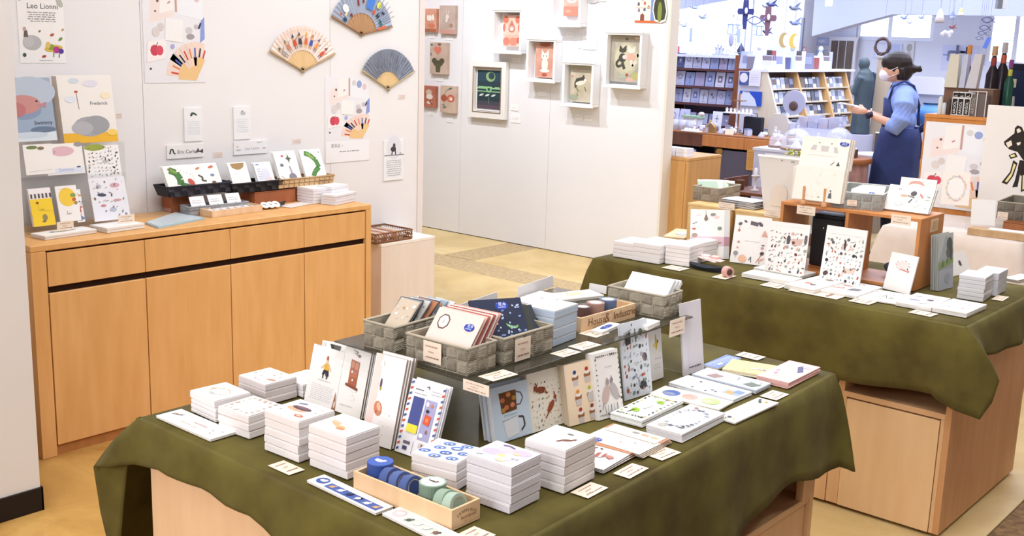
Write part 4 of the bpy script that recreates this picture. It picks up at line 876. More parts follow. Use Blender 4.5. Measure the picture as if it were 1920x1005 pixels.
# dark boat dish with pink papers and tape
def dish(px0,px1,py,base,label,col='#2f333c',h=.022,wd=.05):
 A_,B_=at(px0[0],px0[1],base),at(px1[0],px1[1],base);L_=(B_-A_).length;a=math.atan2((B_-A_).y,(B_-A_).x);c=(A_+B_)/2
 o=thing('boat_dish',label,'dish',(c.x,c.y,base+.0005),a);mb=MB();vs=[];n=13
 for i in range(n):
  f=i/(n-1)*2-1;w_=wd/2*(1-abs(f)**2.4)+.002;up=h*(.62+.38*f*f)
  vs+=[(f*L_/2,-w_,up),(f*L_/2*.86,-w_*.62,.0),(f*L_/2*.86,w_*.62,.0),(f*L_/2,w_,up),(f*L_/2*.95,w_*.86,up),(f*L_/2*.8,w_*.5,.004),(f*L_/2*.8,-w_*.5,.004),(f*L_/2*.95,-w_*.86,up)]
 fs=[(i*8+j,(i+1)*8+j,(i+1)*8+(j+1)%8,i*8+(j+1)%8)for i in range(n-1)for j in range(8)]
 mb.add(vs,fs,M(col,.4)).add(vs[:8],[tuple(range(8))],M(col,.4)).add(vs[-8:],[tuple(range(7,-1,-1))],M(col,.4)).build('bowl',o)
 return o,c,a
dh,dc,da=dish((1291,500),(1356,512),0,ZT,'dark navy boat shaped dish beside pink tape on rear table')
tape((at(1340,497,ZT).x,at(1340,497,ZT).y,ZT+.024),.02,.012,'white and pink tape roll lying in the dark dish','#e9b9b4','#f4eeee')
tape((at(1322,494,ZT).x,at(1322,494,ZT).y,ZT+.024),.02,.012,'white tape roll at the left of the dark dish','#efe0dc','#f6f2f0')
p_=at(1360,518,ZT);tape((p_.x,p_.y,ZT+.0205),.02,.03,'pink tape roll standing on edge right of the dark dish','#dfa9a4','#6a4440',False,R(-30),tilt=0)
p_=at(1328,497,ZT);o=thing('pink_paper','pale pink folded paper resting on the dark boat dish','paper',(p_.x,p_.y,ZT+.0225),R(-8));MB().box(-.05,.045,-.02,.02,0,.003,M('#f3dcd8',.7),Matrix.Rotation(R(5),4,'Y')).build('lower_sheet',o);MB().box(-.02,.06,-.016,.022,.0035,.006,M('#eec9c6',.7),Matrix.Rotation(R(4),4,'Y')@Matrix.Rotation(R(12),4,'Z')).build('upper_sheet',o)
G4='sticker pads leaning on the rear table'
KC=['#6d6a6c','#8a8684','#c98a78','#9fa8a0','#d8b0a4']
pad1=[Q(.0,.26,.86,.45,'#e2c3cc'),Q(.86,.26,1,.45,'#b98f9c'),Q(.86,.45,1,1,'#dcdad8'),Q(.86,0,1,.26,'#cfcdcb')]+X(.3,.34,.62,.37,1,'#8a5a6c')+[P([(.33,.8),(.38,.92),(.44,.8),(.38,.76)],'#8a7a6c'),L([(.38,.9),(.37,.98)],.012,'#a9a59c'),E(.56,.9,.07,.03,'#8f9490',.1),E(.66,.85,.07,.03,'#eccfca'),E(.74,.62,.06,.04,'#8f9a86'),E(.08,.6,.06,.02,'#d0705c'),E(.1,.47,.08,.045,'#b09a8c'),L([(.04,.7),(.16,.74)],.018,'#7a7a7c'),E(.62,.2,.07,.035,'#8f9a86',.2),L([(.66,.28),(.7,.24)],.02,'#4a4a4c'),E(.6,.06,.1,.045,'#5c4a48',-.4),L([(.7,.32),(.8,.33)],.014,'#7a5a5c')]+X(.12,.86,.26,.9,1,'#d8a8b4',3)
lean((1294,484),(1366.6,486),(1307,392.4),12,1,.006,0,'white wrapped pad with pink paper band around it','sticker pad','sticker_pad',pad1,ZT,edge='#d9d5d2',group=G4)
pad2=[E(.14,.82,.06,.035,'#6d6870',.5),L([(.14,.78),(.13,.7)],.012,'#c06a54'),E(.13,.68,.035,.03,'#c9705c'),E(.28,.88,.05,.022,'#5c585e',-.4),P([(.42,.9),(.64,.88),(.64,.8),(.42,.82)],'#6a6268'),E(.7,.85,.08,.035,'#5f5b62',-.7),E(.84,.68,.09,.05,'#f0e0dc'),P([(.84,.74),(.94,.6),(.76,.6)],'#d8a898'),E(.16,.44,.035,.025,'#c98a7a'),E(.15,.32,.03,.022,'#dc9a8c'),E(.12,.2,.07,.05,'#9a9894'),L([(.12,.16),(.13,.1)],.01,'#7a7876'),E(.32,.1,.12,.085,'#f0bfa0'),L([(.5,.08),(.55,.16),(.57,.04)],.02,'#5c5860'),L([(.7,.04),(.76,.14),(.8,.03)],.02,'#c98a7a'),E(.84,.42,.05,.02,'#8a8088'),E(.83,.36,.045,.03,'#c99aa0'),E(.84,.25,.06,.04,'#5c4a50',.4),L([(.82,.22),(.78,.14)],.02,'#b05a48'),E(.84,.12,.09,.02,'#e0b09a',.5)]+X(.35,.74,.65,.76,1,'#c9c4c4',3)+X(.32,.46,.72,.49,1,'#a9a8ac',3)
lean((1369,491),(1436.4,500),(1383.4,402.7),12,1,.006,0,'white pad with sparse border of kitchenware and peach circle','sticker pad','sticker_pad',pad2,ZT,group=G4)
pad3=scatter(81,KC+['#4f4c50','#7a4a40'],51,.015,.045,.04,.03,.96,.84)+[E(.5,.68,.05,.09,'#5c585c'),E(.92,.7,.04,.08,'#6a6668'),P([(.56,.7),(.86,.72),(.82,.6),(.6,.58)],'#d8b9b0')]+X(.1,.92,.9,.93,1,'#c9c4c4',3)
lean((1433,511),(1508,522),(1450.7,414.4),8,1,.006,0,'white pad covered in small princess and kitchen motifs','sticker pad','sticker_pad',pad3,ZT,group=G4)
pad4=scatter(100,KC+['#4f4c50','#3c3a40','#b0604c','#9db0b4'],61,.015,.042,.05,.04,.95,.82)+[E(.5,.7,.03,.09,'#4a474c'),P([(.55,.3),(.86,.34),(.82,.24),(.5,.2)],'#eec9bc'),E(.12,.17,.07,.04,'#5c4a48',.7)]+X(.1,.86,.9,.88,1,'#c9c4c4',5)
lean((1536,528),(1611,542),(1551.8,422),8,1,.006,0,'white pad covered in tiny dark animals before wooden shelf','sticker pad','sticker_pad',pad4,ZT,group=G4)
pad5=[E(.5,.68,.24,.13,'#f2dcd8')]+wreath(10,['#8a8a8c','#c9a09a','#6d6a70'],3,.24,.12,.025,.5,.7)+[L([(.45,.6),(.7,.56)],.02,'#c9504c'),E(.74,.57,.045,.03,'#d05c54'),E(.74,.57,.02,.013,'#f4eeee')]
lean((1656,541),(1706,553),(1676,472.6),14,1,.005,0,'plain white pad with one small pink motif','sticker pad','sticker_pad',pad5,ZT,group=G4)
G5='low pad piles along the rear-table edge'
def lp(nb,nt_,l,r_,n,item,where,sh,**k):return pile(nb,nt_,l,r_,n,item,where,'pad',sh,G5,ZT,**k)
lp((1484,536),(1483,528),(1391,511),(1500,521),3,'long white pad','in the longest low pile',scatter(9,['#c9c4c4'],3,.01,.02))
lp((1500,524),(1498.6,517.9),(1418,499.8),(1518,508.8),2,'long white pad behind','the longest low pile',scatter(9,['#c9c4c4'],4,.01,.02))
lp((1525,552),(1524.6,543.5),(1485.6,530),(1567,523),3,'white pad with red and dark marks','in second low pile',[E(.4,.36,.13,.06,'#cf8a80',.1),E(.62,.3,.1,.05,'#5c5a60',.1),E(.6,.8,.14,.05,'#8a847c',.1),E(.3,.7,.06,.03,'#c9c4c0')])
lp((1606,561),(1606,555.4),(1542.7,541),(1643.6,536),3,'white pad with clothes motifs','in the pile before the animal pad',[P([(.1,.3),(.4,.36),(.36,.44),(.1,.4)],'#d0a094'),P([(.5,.3),(.8,.34),(.78,.52),(.55,.5)],'#7d7c82'),E(.3,.62,.16,.04,'#c98a7c',.1),L([(.3,.8),(.7,.86)],.01,'#8a8890')]+scatter(16,['#8a8890','#c98a7c'],3,.01,.03))
lp((1681,572.5),(1681,569.6),(1611,555.4),(1699,551.5),2,'white pad with bird sketches','in low pile before the pink motif pad',[L([(.4,.3),(.5,.6),(.62,.3)],.02,'#6d7a74'),L([(.44,.42),(.6,.4)],.03,'#8a9a94'),E(.7,.4,.07,.05,'#9aa09c')]+scatter(25,['#c98a8c','#8a8890'],3,.01,.03))
lp((1744.6,585),(1744.6,577.4),(1682.5,564.4),(1773,558),3,'white pad with navy fish motifs','in fifth low pile',[E(.3,.4,.16,.05,'#8f9cbc',.1),L([(.5,.2),(.8,.26)],.035,'#3f3f52'),E(.66,.56,.1,.07,'#6d6a78'),L([(.6,.74),(.84,.7)],.03,'#c9908c'),E(.24,.72,.12,.05,'#b9c3d8')])
lp((1811.9,596.8),(1811.9,587.7),(1749.7,574.8),(1843,569.6),3,'pad with pale arched motif','in the low pile at front right corner',[E(.46,.66,.26,.13,'#c9b9c8'),E(.46,.62,.22,.1,'#f3efec'),E(.7,.3,.06,.03,'#c9a0a0'),E(.3,.3,.04,.03,'#b0a8b8')])
price_flat((1568.6,561.5),(1480,543),(1585,553),'long one at the rear-table edge before second low pile',ZT,41)
price_flat((1629.4,571.5),(1592.6,563.5),(1641,565),'at the rear-table edge between two low piles',ZT,42)
price_flat((1744.6,594),(1704.5,585),(1756,588),'at the rear-table edge before the navy fish pads',ZT,43)
price_flat((1880,564.5),(1858.4,561.3),(1893.4,557),'right of the grey edged memo stack',ZT,44)
price_flat((1459.7,541),(1427.4,533.5),(1473,534.5),'before the longest low pile',ZT,45)
price_flat((1360,524),(1336,519),(1378,517),'below the pink tape roll',ZT,46)
price_flat((1274,508),(1243,501),(1289,502.5),'at the rear-table edge before the white memo stacks',ZT,47)
stack((1843,567),(1846.8,521.7),(1796.3,515.3),(1866,512.7),6,'grey edged white memo block','in the right corner stack','grey edged memo blocks',[Q(.15,.15,.85,.85,'#f2f2f2')]+X(.2,.3,.8,.7,2,'#dcdcdc'),ZT,'#d2d0d3')
stack((1868,556),(1868,513),(1826,507),(1886,504),3,'tall pale blue topped memo block','behind the grey edged stack','pale blue topped memo blocks',[Q(.1,.1,.9,.9,'#dfe9f4')],ZT,'#cfd0d6')
lp((1908,532),(1908,525.5),(1884,520),(1935,517),2,'white pad with small brown drawing','at the right picture edge',scatter(9,['#8a6a60','#a9a0a0'],3,.03,.06),edge='#b9ada4')
# pile of photo postcards standing on the table
ph=[Q(0,0,1,1,'#b9bcb8'),P([(0,.5),(.5,.98),(1,.7),(1,.3),(0,.3)],'#a5a9a8'),P([(0,.36),(1,.46),(1,.56),(0,.5)],'#8ea06c'),Q(0,0,1,.36,'#b4b7bf'),E(.74,.8,.2,.13,'#5d5f5c'),E(.66,.64,.14,.1,'#6d6f6a',.8),E(.84,.66,.1,.16,'#5a5c58'),P([(.18,.42),(.3,.56),(.34,.42)],'#6d7f58'),P([(.5,.46),(.6,.6),(.64,.48)],'#6d7f58'),E(.6,.2,.2,.1,'#a6a9b4')]
lean((1758.8,546.3),(1786,538.6),(1747,444),6,6,.002,.003,'grey landscape postcard with mountain and grass, front one of the set','postcard','postcard',ph,ZT,col='#b9bcb8',group='landscape postcards',behind='landscape postcard standing behind the front one')
lean((1786,519),(1821,508),(1786,476),24,1,.001,0,'small white folded card with brown feather drawing','greeting card','greeting_card',[E(.55,.5,.06,.14,'#6d5a54',.5),L([(.5,.6),(.62,.36)],.015,'#3c3434')],ZT)

# ------------------------------------------------ wooden shelf unit on the rear table
UX0,UX1,UY0,UY1,UZ=aty(1465,379,3.9).x,-1.41,3.9,4.13,1.008
OW=M('#cf8a4e',.5,'wood',c2='#c27c42')
un=thing('shelf_unit','open orange-brown wooden shelf unit with two bays on the rear table','shelf',(UX0,UY0,ZT+.0006))
uw,ud,uh=UX1-UX0,UY1-UY0,UZ-ZT-.0006;t_=.012
MB().box(0,uw,0,ud,uh-t_,uh,OW,c=.001).build('top',un);MB().box(t_,uw-t_,0,ud,0,t_,OW,c=.001).build('bottom',un)
MB().box(0,t_,0,ud,0,uh-t_-.0002,OW,c=.001).build('side_panel',un);MB().box(uw-t_,uw,0,ud,0,uh-t_-.0002,OW,c=.001).build('side_panel',un)
dv=aty(1589,400,3.9).x-UX0;MB().box(dv-t_/2,dv+t_/2,0,ud,t_+.0002,uh-t_-.0002,OW,c=.001).build('divider',un)
A_,B_=atx(1746,412,UX1),atx(1757,432,UX1)
o=thing('price_card','small cream card stuck on the right side of wooden shelf unit','price card',(UX1+.0005,(A_.y+B_.y)/2,B_.z));w_,h_=B_.y-A_.y,A_.z-B_.z
MB().box(0,.0008,-w_/2,w_/2,0,h_,M('#e9c9a0',.6)).build('card',o);art(X(.15,.15,.85,.85,5,'#a9804c'),w_,h_,lambda u,v,q:(.001+q,u-w_/2,v),o)
# dark box in the left bay with small spots, jar behind
bx=thing('storage_box','black box with small white flecks inside the left bay','box',(UX0+.085,UY0+.11,ZT+.0135));
MB().box(0,.12,0,.1,0,.19,M('#2b2a2c',.6),c=.003).build('body',bx);MB().box(-.001,.121,-.001,.101,.1905,.205,M('#222124',.5),c=.003).build('lid',bx)
art([E(.4,.8,.02,.02,'#e8e4e0'),E(.55,.84,.02,.015,'#e8e4e0'),E(.5,.2,.015,.02,'#c9c4c0')],.12,.19,lambda u,v,q:(u,-q,v),bx)
jr=thing('jar','blue-grey jar inside the left bay of the wooden shelf','jar',(UX0+.235,UY0+.13,ZT+.0135));MB().lathe([(.018,0),(.02,.01),(.02,.12),(.012,.14)],16,M('#b8c8d8',.3)).build('body',jr);MB().lathe([(.014,.1405),(.014,.155)],14,M('#2f5a8a',.4)).build('lid',jr)
bb=thing('pouch','dark blue crumpled pouch lying in the right bay','pouch',(UX1-.13,UY0+.17,ZT+.0135));remesh(MB().ell((0,0,.022),(.05,.03,.022)).ell((.03,.01,.035),(.03,.02,.018)).ell((-.03,0,.03),(.025,.025,.018)),'body',bb,.004,M('#5c6488',.8,'cloth',c2='#3b4058'))
# pine boxes left of it
PN=M('#e8c48c',.5,'wood',c2='#deb678')
yb_=4.0
for pxa,pxb,l_ in((1291,1372,'pale pine box carrying the grey basket with green cloth'),(1380,1463,'pale pine box carrying the clear acrylic holder')):
 A_,B_=aty(pxa,380,yb_),aty(pxb,394,yb_)
 pb=thing('pine_box',l_,'wooden box',(A_.x,yb_,ZT+.0006));wd_=B_.x-A_.x;h_=.935-ZT
 MB().box(0,wd_,0,.01,0,h_-.0102,PN).build('front_panel',pb);MB().box(0,wd_,.27,.28,0,h_-.0102,PN).build('back_panel',pb)
 MB().box(0,.01,.0102,.2698,0,h_-.0102,PN).build('side_panel',pb);MB().box(wd_-.01,wd_,.0102,.2698,0,h_-.0102,PN).build('side_panel',pb)
 MB().box(-.002,wd_+.002,-.002,.282,h_-.01,h_,PN,c=.001).build('top',pb)
ZP_=.9362
def hang_card(tl,br,y,label,seed):
 return on_plane_y(tl,br,y,.001,label,'price card','price_card',price_shapes(seed),CARD)
hang_card((1348,378),(1377,394.5),yb_-.003,'cream price card hanging on the left pine box edge',51)
hang_card((1434,394),(1463,409),yb_-.003,'cream price card hanging on the right pine box edge',52)
hang_card((1495,384),(1528,405),UY0-.001,'cream price card hanging on the wooden shelf left bay',53)
hang_card((1672,401),(1707,424),UY0-.001,'cream price card hanging on the wooden shelf right bay',54)
k5=basket((1348,381),(1350,354),(1306,347),(1379,345),ZP_,'beige woven basket holding sage green cloth on pine box',3,3,cols=('#a89c8c','#8f8475','#b5aa9a'),rim='#b0a594')
for i in range(4):
 in_basket(k5,.45+.04*i,.25+.16*i,.085,.1+.006*i,48+5*i,40-5*i,.006,['folded sage green cloth, front one in beige basket','folded sage and white cloth, second in beige basket','folded cloth, third in beige basket','folded cloth at the back of beige basket'][i],'cloth','folded_cloth',['#a9bfae','#cfd6cc','#b9c9ba','#dfe2da'][i],[Q(0,.9,1,1,'#e9ebe6')],.012,'folded sage cloths')
for i in range(7):
 envb=at(1394,394,ZP_);th_i=.0036
 o=thing('envelope',f'{ORD[i] if i else "topmost"} dark lined white envelope in the pile on the pine boxes','envelope',(-2.22+.004*(i%3),4.085-.004*(i%2),ZP_+.0285-.0045*i+.0002),R(-3+(i*5)%9),'dark lined envelopes')
 MB().box(-.075,.075,-.055,.055,0,.0026,M('#efeef0',.6),c=.0006).build('envelope_body',o);MB().box(-.0755,.0755,-.0555,.02,.0027,.0034,M('#3b3c4a' if i else '#eceef4',.6)).build('flap',o)
# clear acrylic holder (tapered upright)
ho=thing('acrylic_holder','tall frosted white acrylic leaflet holder on the pine box','holder',(aty(1462,380,4.08).x,4.08,ZP_));A_,B_=aty(1422,289,4.08),aty(1501,293,4.08);C_2,D_2=aty(1432,389,4.08),aty(1488,392,4.08)
ox=ho.location.x;zt2=A_.z-ZP_
HM=M('#e6e0da',.3,'frost');HM.node_tree.nodes['Principled BSDF'].inputs['Alpha'].default_value=.88
MB().prism([(C_2.x-ox,0),(D_2.x-ox,0),(B_.x-ox,zt2),(A_.x-ox,zt2)],-.004,0,HM,'y').build('front_panel',ho)
MB().prism([(C_2.x-ox,0),(D_2.x-ox,0),(B_.x-ox,zt2),(A_.x-ox,zt2)],-.06,-.056,HM,'y').build('back_panel',ho)
MB().box(C_2.x-ox,D_2.x-ox,.0042,.0558,0,.003,HM).build('bottom',ho)
MB().box(A_.x-ox,B_.x-ox,-.003,.001,zt2-.008,zt2,M('#ffffff',.3)).build('rim',ho)
art([E(.5,.93,.02,.015,'#5a5a5c'),Q(.8,.91,.92,.935,'#9a9a9c'),E(.5,.36,.26,.14,'#ddd0c4'),Q(.24,.1,.76,.36,'#ddd0c4')],D_2.x-C_2.x,zt2,lambda u,v,q:(C_2.x-ox+u,-.0035-q,v),ho)
# goods on top of the shelf unit
ZU=UZ+.0004
lean((1498,312),(1586,322),(1504,254),10,3,.012,.002,'cream boxed card set with grey window motif and blue sample badge','card box','card_box',[P([(.18,.58),(.78,.54),(.74,.72),(.24,.74)],'#c9c4c2'),P([(.3,.52),(.42,.52),(.4,.76),(.32,.76)],'#efe9e4'),P([(.56,.5),(.7,.5),(.67,.76),(.58,.76)],'#efe9e4'),E(.36,.82,.015,.02,'#7a6a64'),E(.62,.82,.015,.02,'#7a6a64'),Q(.16,.42,.78,.54,'#f0e9e2'),P([(.78,.14),(.86,.14),(.82,.28)],'#5c5a58'),L([(.66,.14),(.74,.26)],.015,'#8a8886')]+badge(.88,.84,.1),1.138,col='#f6eee4',edge='#e9dfd2',group='cream boxed card sets',behind='cream boxed card set behind the badged one')
lean((1486,371),(1576,383),(1494,309),8,2,.014,.002,'cream boxed card set with small grey doll figure','card box','card_box',[P([(.72,.12),(.8,.12),(.78,.3),(.74,.3)],'#5f6a70'),E(.76,.34,.02,.025,'#6d6a68'),E(.53,.12,.03,.015,'#8a9098'),E(.4,.1,.012,.008,'#6d6a68')]+scatter(9,['#efe6dc'],3),ZU+.018,col='#f7efe5',edge='#ebe1d4',group='cream boxed card sets',behind='cream boxed card set behind the grey doll one')
# display stand of the boxes
sp=at(1530,384,ZU);st=thing('plate_stand','light wooden plate stand with round feet holding cream boxes','stand',(sp.x,sp.y-.004,ZU));sw=.085
for s_ in(-1,1):
 MB().lathe([(.011,0),(.012,.003),(.012,.013),(.01,.0165)],16,M('#dfa878',.5,'wood',c2='#d39a68'),Matrix.Translation((s_*sw/2,-.016,0))).build('foot',st)
 MB().box(s_*sw/2-.004,s_*sw/2+.004,-.022,-.018,.017,.07,M('#d99f6c',.5,'wood'),c=.0015).build('peg',st)
MB().box(-sw/2+.012,sw/2-.012,-.02,-.012,.004,.012,M('#c98d5c',.5,'wood')).build('crossbar',st)
MB().box(-.14,.02,4.0-st.location.y-.01,4.0-st.location.y+.09,.0,1.1375-ZU,M('#ece4da',.6)).build('riser_block',st)
k6=basket((1654,397),(1655,366),(1561,356),(1667,348),ZU,'pale grey woven basket of postcards on the wooden shelf',5,3,cols=('#b9bcb9','#a6aaa7','#c6c9c5'),rim='#c9ccc8')
basket_card(k6,0,.42,.036,.022,.012,'cream price card on the pale grey postcard basket',55)
for i in range(6):
 in_basket(k6,.52+.01*i,.15+.1*i,.092,.074,48,-2,.003,f'white postcard with orange square, {["front one", "second", "third", "fourth", "fifth", "last"][i]} in the pale grey basket' if i==0 else f'white postcard, {["front one", "second", "third", "fourth", "fifth", "last"][i]} in the pale grey basket','postcard','postcard','#f5f0ea',([Q(.4,.5,.56,.66,'#eba98c')]+badge(.85,.8,.12))if i==0 else[],.014,'postcards in the pale grey basket')
scis=[E(.3,.26,.09,.07,'#a9aaa8'),E(.3,.26,.075,.055,'#f3efe9'),E(.66,.3,.085,.11,'#c4cac8'),E(.66,.3,.07,.09,'#e6e9e6'),P([(.66,.52),(.7,.4),(.62,.4)],'#c4cac8'),E(.36,.6,.08,.05,'#e0a894'),L([(.44,.62),(.6,.56)],.022,'#6d6a6c'),E(.56,.72,.07,.1,'#5f5c60',.3),L([(.56,.5),(.5,.34)],.03,'#6d6a6c'),E(.74,.66,.07,.04,'#c98a84',-.8),L([(.86,.66),(.94,.62)],.02,'#9a9890'),L([(.84,.5),(.94,.52)],.018,'#a8b08a'),L([(.2,.84),(.28,.84)],.018,'#8a8890'),E(.9,.18,.015,.015,'#6a6870')]
lean((1656,391),(1741,402),(1667,345),30,2,.01,.001,'large white pad with round mirror and utensil motifs on clear stand','sticker pad','sticker_pad',scis,ZU+.006,col='#f6f2ec',group='pads on the wooden shelf',behind='white pad behind the utensil motif pad')
lean((1681,388),(1748,396),(1694,332),14,1,.004,0,'white card with red curved motif behind the utensil pad','greeting card','greeting_card',[E(.44,.78,.22,.14,'#dba89c'),E(.44,.7,.24,.12,'#f4eeea')],ZU+.0005,col='#f6f0ea')
cs_=thing('card_stand','clear acrylic easel under the utensil motif pad','stand',(at(1700,398,ZU).x,at(1700,398,ZU).y,ZU))
MB().box(-.07,-.058,-.02,.05,0,.0055,_ac).box(.058,.07,-.02,.05,0,.0055,_ac).build('foot',cs_);MB().box(-.07,.07,.045,.05,.006,.03,_ac).build('back_bar',cs_)

# ================================================================== LINEN TABLE behind
LN=M('#e6d9d0',.9,'linen',c2='#dccdc3',bump=.3)
lx0,lx1,ly0,ly1,lz=-2.17,-1.51,5.5,6.15,.715
t3=thing('side_table','small table hidden under pinkish linen cloth behind rear table','table',(lx0+.02,ly0+.02,0))
MB().box(0,lx1-lx0-.04,0,ly1-ly0-.04,lz-.03,lz-.006,OW).build('table_top',t3)
for x_,y_ in((0,0),(.57,0),(0,.56),(.57,.56)):MB().box(x_,x_+.04,y_,y_+.04,0,lz-.0302,OW,c=.002).build('leg',t3)
lk=[(lx0,ly1,lx0-.06,ly1+.03,.3),(lx0,ly0+.3,lx0-.07,ly0+.3,.3),(lx0,ly0+.02,lx0-.11,ly0,.28),(lx0,ly0,lx0-.09,ly0-.06,.26),(lx0+.03,ly0,lx0+.03,ly0-.04,.3),(lx0+.3,ly0,lx0+.3,ly0-.035,.31),(lx1-.03,ly0,lx1-.03,ly0-.04,.3),
 (lx1,ly0,lx1+.05,ly0-.06,.26),(lx1,ly0+.02,lx1+.1,ly0-.02,.26),(lx1,ly0+.3,lx1+.06,ly0+.3,.3),(lx1,ly1,lx1+.06,ly1+.03,.3),(lx0,ly1,lx0-.03,ly1+.04,.3)]
cloth('tablecloth','pinkish linen cloth over the small table behind the wooden shelf',lx0,lx1,ly0,ly1,lk,None,zt=lz,r=.02,seed=9,mat=LN)
ZL=lz+.0008
A_,B_=at(1813,440,ZL),at(1935,455,ZL)
o=thing('wooden_strip','long pale wooden block on the linen cloth under white card','wooden block',(A_.x,A_.y,ZL),math.atan2((B_-A_).y,(B_-A_).x))
MB().box(0,.30,0,.09,0,.035,M('#cfae88',.6,'wood',c2='#b99468'),c=.002).build('block',o);MB().box(.09,.27,.01,.08,.0355,.038,M('#f0ece8',.7)).build('paper',o)
lean((1821,421),(1866,423.5),(1835,374),16,1,.003,0,'blank white card leaning above the pale wooden block','card','card',[],ZL+.0355,col='#f5f3f2')
A_=at(1868,437,ZL);o=thing('wooden_box','reddish brown wooden box under the grey basket at right edge','wooden box',(-1.66,5.72,ZL));MB().box(0,.2,0,.2,0,.055,M('#a4663c',.6,'wood',c2='#93592f'),c=.002).build('body',o);MB().box(-.001,.201,-.001,.201,.0553,.06,M('#96582f',.6,'wood'),c=.001).build('lid',o)
k7=basket((1935,417),(1936,384),(1866,377),(1965,372),ZL+.0605,'grey brown woven basket with white cloth at the right edge',4,3,cols=('#8f8678','#7a7266','#9c9384'))
in_basket(k7,.4,.5,.12,.06,55,0,.03,'white cloth with blue bow print in the right edge basket','cloth','folded_cloth','#eceff4',[E(.45,.4,.14,.2,'#c9cfe2'),E(.8,.5,.16,.12,'#9fb0d8',.3),E(.92,.35,.08,.16,'#8fa0cc',.5)],.02)
basket_card(k7,0,.2,.05,.034,.002,'cream price card on the right edge basket',57)
# wreath pad on an acrylic stand
o=lean((1764,383),(1816,386),(1770,321),12,1,.008,0,'white pad with pale pink round wreath on clear stand','sticker pad','sticker_pad',[Q(0,0,1,1,'#fbf2ec')]+wreath(34,['#e9b9b0','#c9cfe0','#f0cfc0','#d8dcc8'],6,.34,.36,.05)+[E(.5,.5,.29,.31,'#fbf8f6')],ZL+.12,col='#fbf2ec')
p_=o[0][0].location;o=thing('card_stand','tall clear acrylic stand under the wreath pad','stand',(p_.x,p_.y+.01,ZL))
for s_ in(-.07,.07):MB().box(s_-.004,s_+.004,-.02,.05,0,.118,_ac).build('leg',o)
MB().box(-.09,.09,-.03,.06,.1183,.1205,_ac).build('shelf',o)
# pedestal with poster and lettered boxes
PY=6.3;A_,B_=aty(1735,213,PY),aty(1857,219,PY);zt_=A_.z
pd=thing('pedestal','orange wooden pedestal with product poster behind linen table','pedestal',(A_.x,PY,0));pw=B_.x-A_.x
MB().box(0,pw,0,.42,0,zt_-.02,M('#cc8440',.5,'wood',c2='#bf7836'),c=.002).build('body',pd);MB().box(-.002,pw+.002,-.003,.423,zt_-.0198,zt_,M('#d28c48',.5,'wood',c2='#c8803c'),c=.002).build('top',pd)
def prod_poster(seed=1,full=True):
 s_=[Q(0,0,1,1,'#ecebf0'),P([(.12,.8),(.52,.9),(.5,.66),(.1,.58)],'#f2e2de'),P([(.3,.96),(.52,.99),(.5,.72),(.27,.68)],'#f4f0ee'),Q(.52,.7,.55,.98,'#c9a096'),P([(.56,.98),(.98,.9),(.98,.62),(.56,.68)],'#eef0f6'),
 E(.64,.9,.05,.035,'#d9d4d4'),E(.76,.88,.06,.045,'#9aa8d8'),E(.88,.84,.05,.04,'#e0c9cc'),E(.24,.8,.02,.015,'#6d6068'),E(.2,.7,.015,.01,'#6d6068'),L([(.4,.78),(.44,.8)],.02,'#c98a9c'),E(.2,.5,.06,.05,'#ded6d4'),E(.28,.55,.05,.04,'#d8cfcc'),
 P([(.34,.42),(.62,.4),(.64,.62),(.36,.64)],'#f4f2f2'),E(.44,.58,.04,.03,'#4a4448'),E(.5,.52,.06,.03,'#6a5c60',-.6),L([(.44,.56),(.44,.46)],.02,'#5a5054'),L([(.56,.52),(.57,.44)],.02,'#3f3a40'),E(.74,.52,.06,.035,'#d3ccd0'),E(.76,.46,.07,.03,'#a9a0a4'),E(.86,.56,.04,.025,'#c9c0c4'),P([(.92,.4),(1,.44),(1,.66),(.94,.62)],'#8fa0e0'),L([(.9,.54),(.94,.6)],.03,'#3f4468'),
 P([(.04,.2),(.34,.24),(.36,.44),(.06,.4)],'#f6f0f0'),E(.17,.32,.07,.055,'#cf4a5c'),E(.25,.32,.06,.05,'#d85468'),L([(.2,.36),(.22,.4)],.012,'#7a5a40'),E(.46,.36,.035,.026,'#a9aedc'),E(.46,.36,.02,.015,'#dfe2f4'),E(.1,.14,.02,.012,'#5c6058')]
 # little folding fan
 cx,cy=.84,.05
 for i in range(9):
  a0=R(60+i*13);s_+=[P([(cx+.16*math.cos(a0),cy+.12*math.sin(a0)),(cx+.5*math.cos(a0),cy+.36*math.sin(a0)),(cx+.5*math.cos(a0+.2),cy+.36*math.sin(a0+.2)),(cx+.16*math.cos(a0+.2),cy+.12*math.sin(a0+.2))],'#f2d8cc'),L([(cx+.28*math.cos(a0+.1),cy+.2*math.sin(a0+.1)),(cx+.42*math.cos(a0+.1),cy+.3*math.sin(a0+.1))],.026,['#d0503c','#3f3c48','#5a68b8','#e08a5c'][i%4])]
 s_.append(P([(cx,cy-.03)]+[(cx+.3*math.cos(R(58+i*14)),cy+.21*math.sin(R(58+i*14)))for i in range(10)],'#efc890'))
 s_=[q for q in s_ if True]
 return s_
def clip(shapes):
 out=[]
 for q in shapes:
  if q[0]in('p','l'):q=(q[0],[(min(max(a,0),1),min(max(b,0),1))for a,b in q[1]])+q[2:]
  out.append(q)
 return out
on_plane_y((1737,227),(1851,400),PY-.004,.001,'product collage poster with red apple on the orange pedestal','poster','poster',clip(prod_poster()))
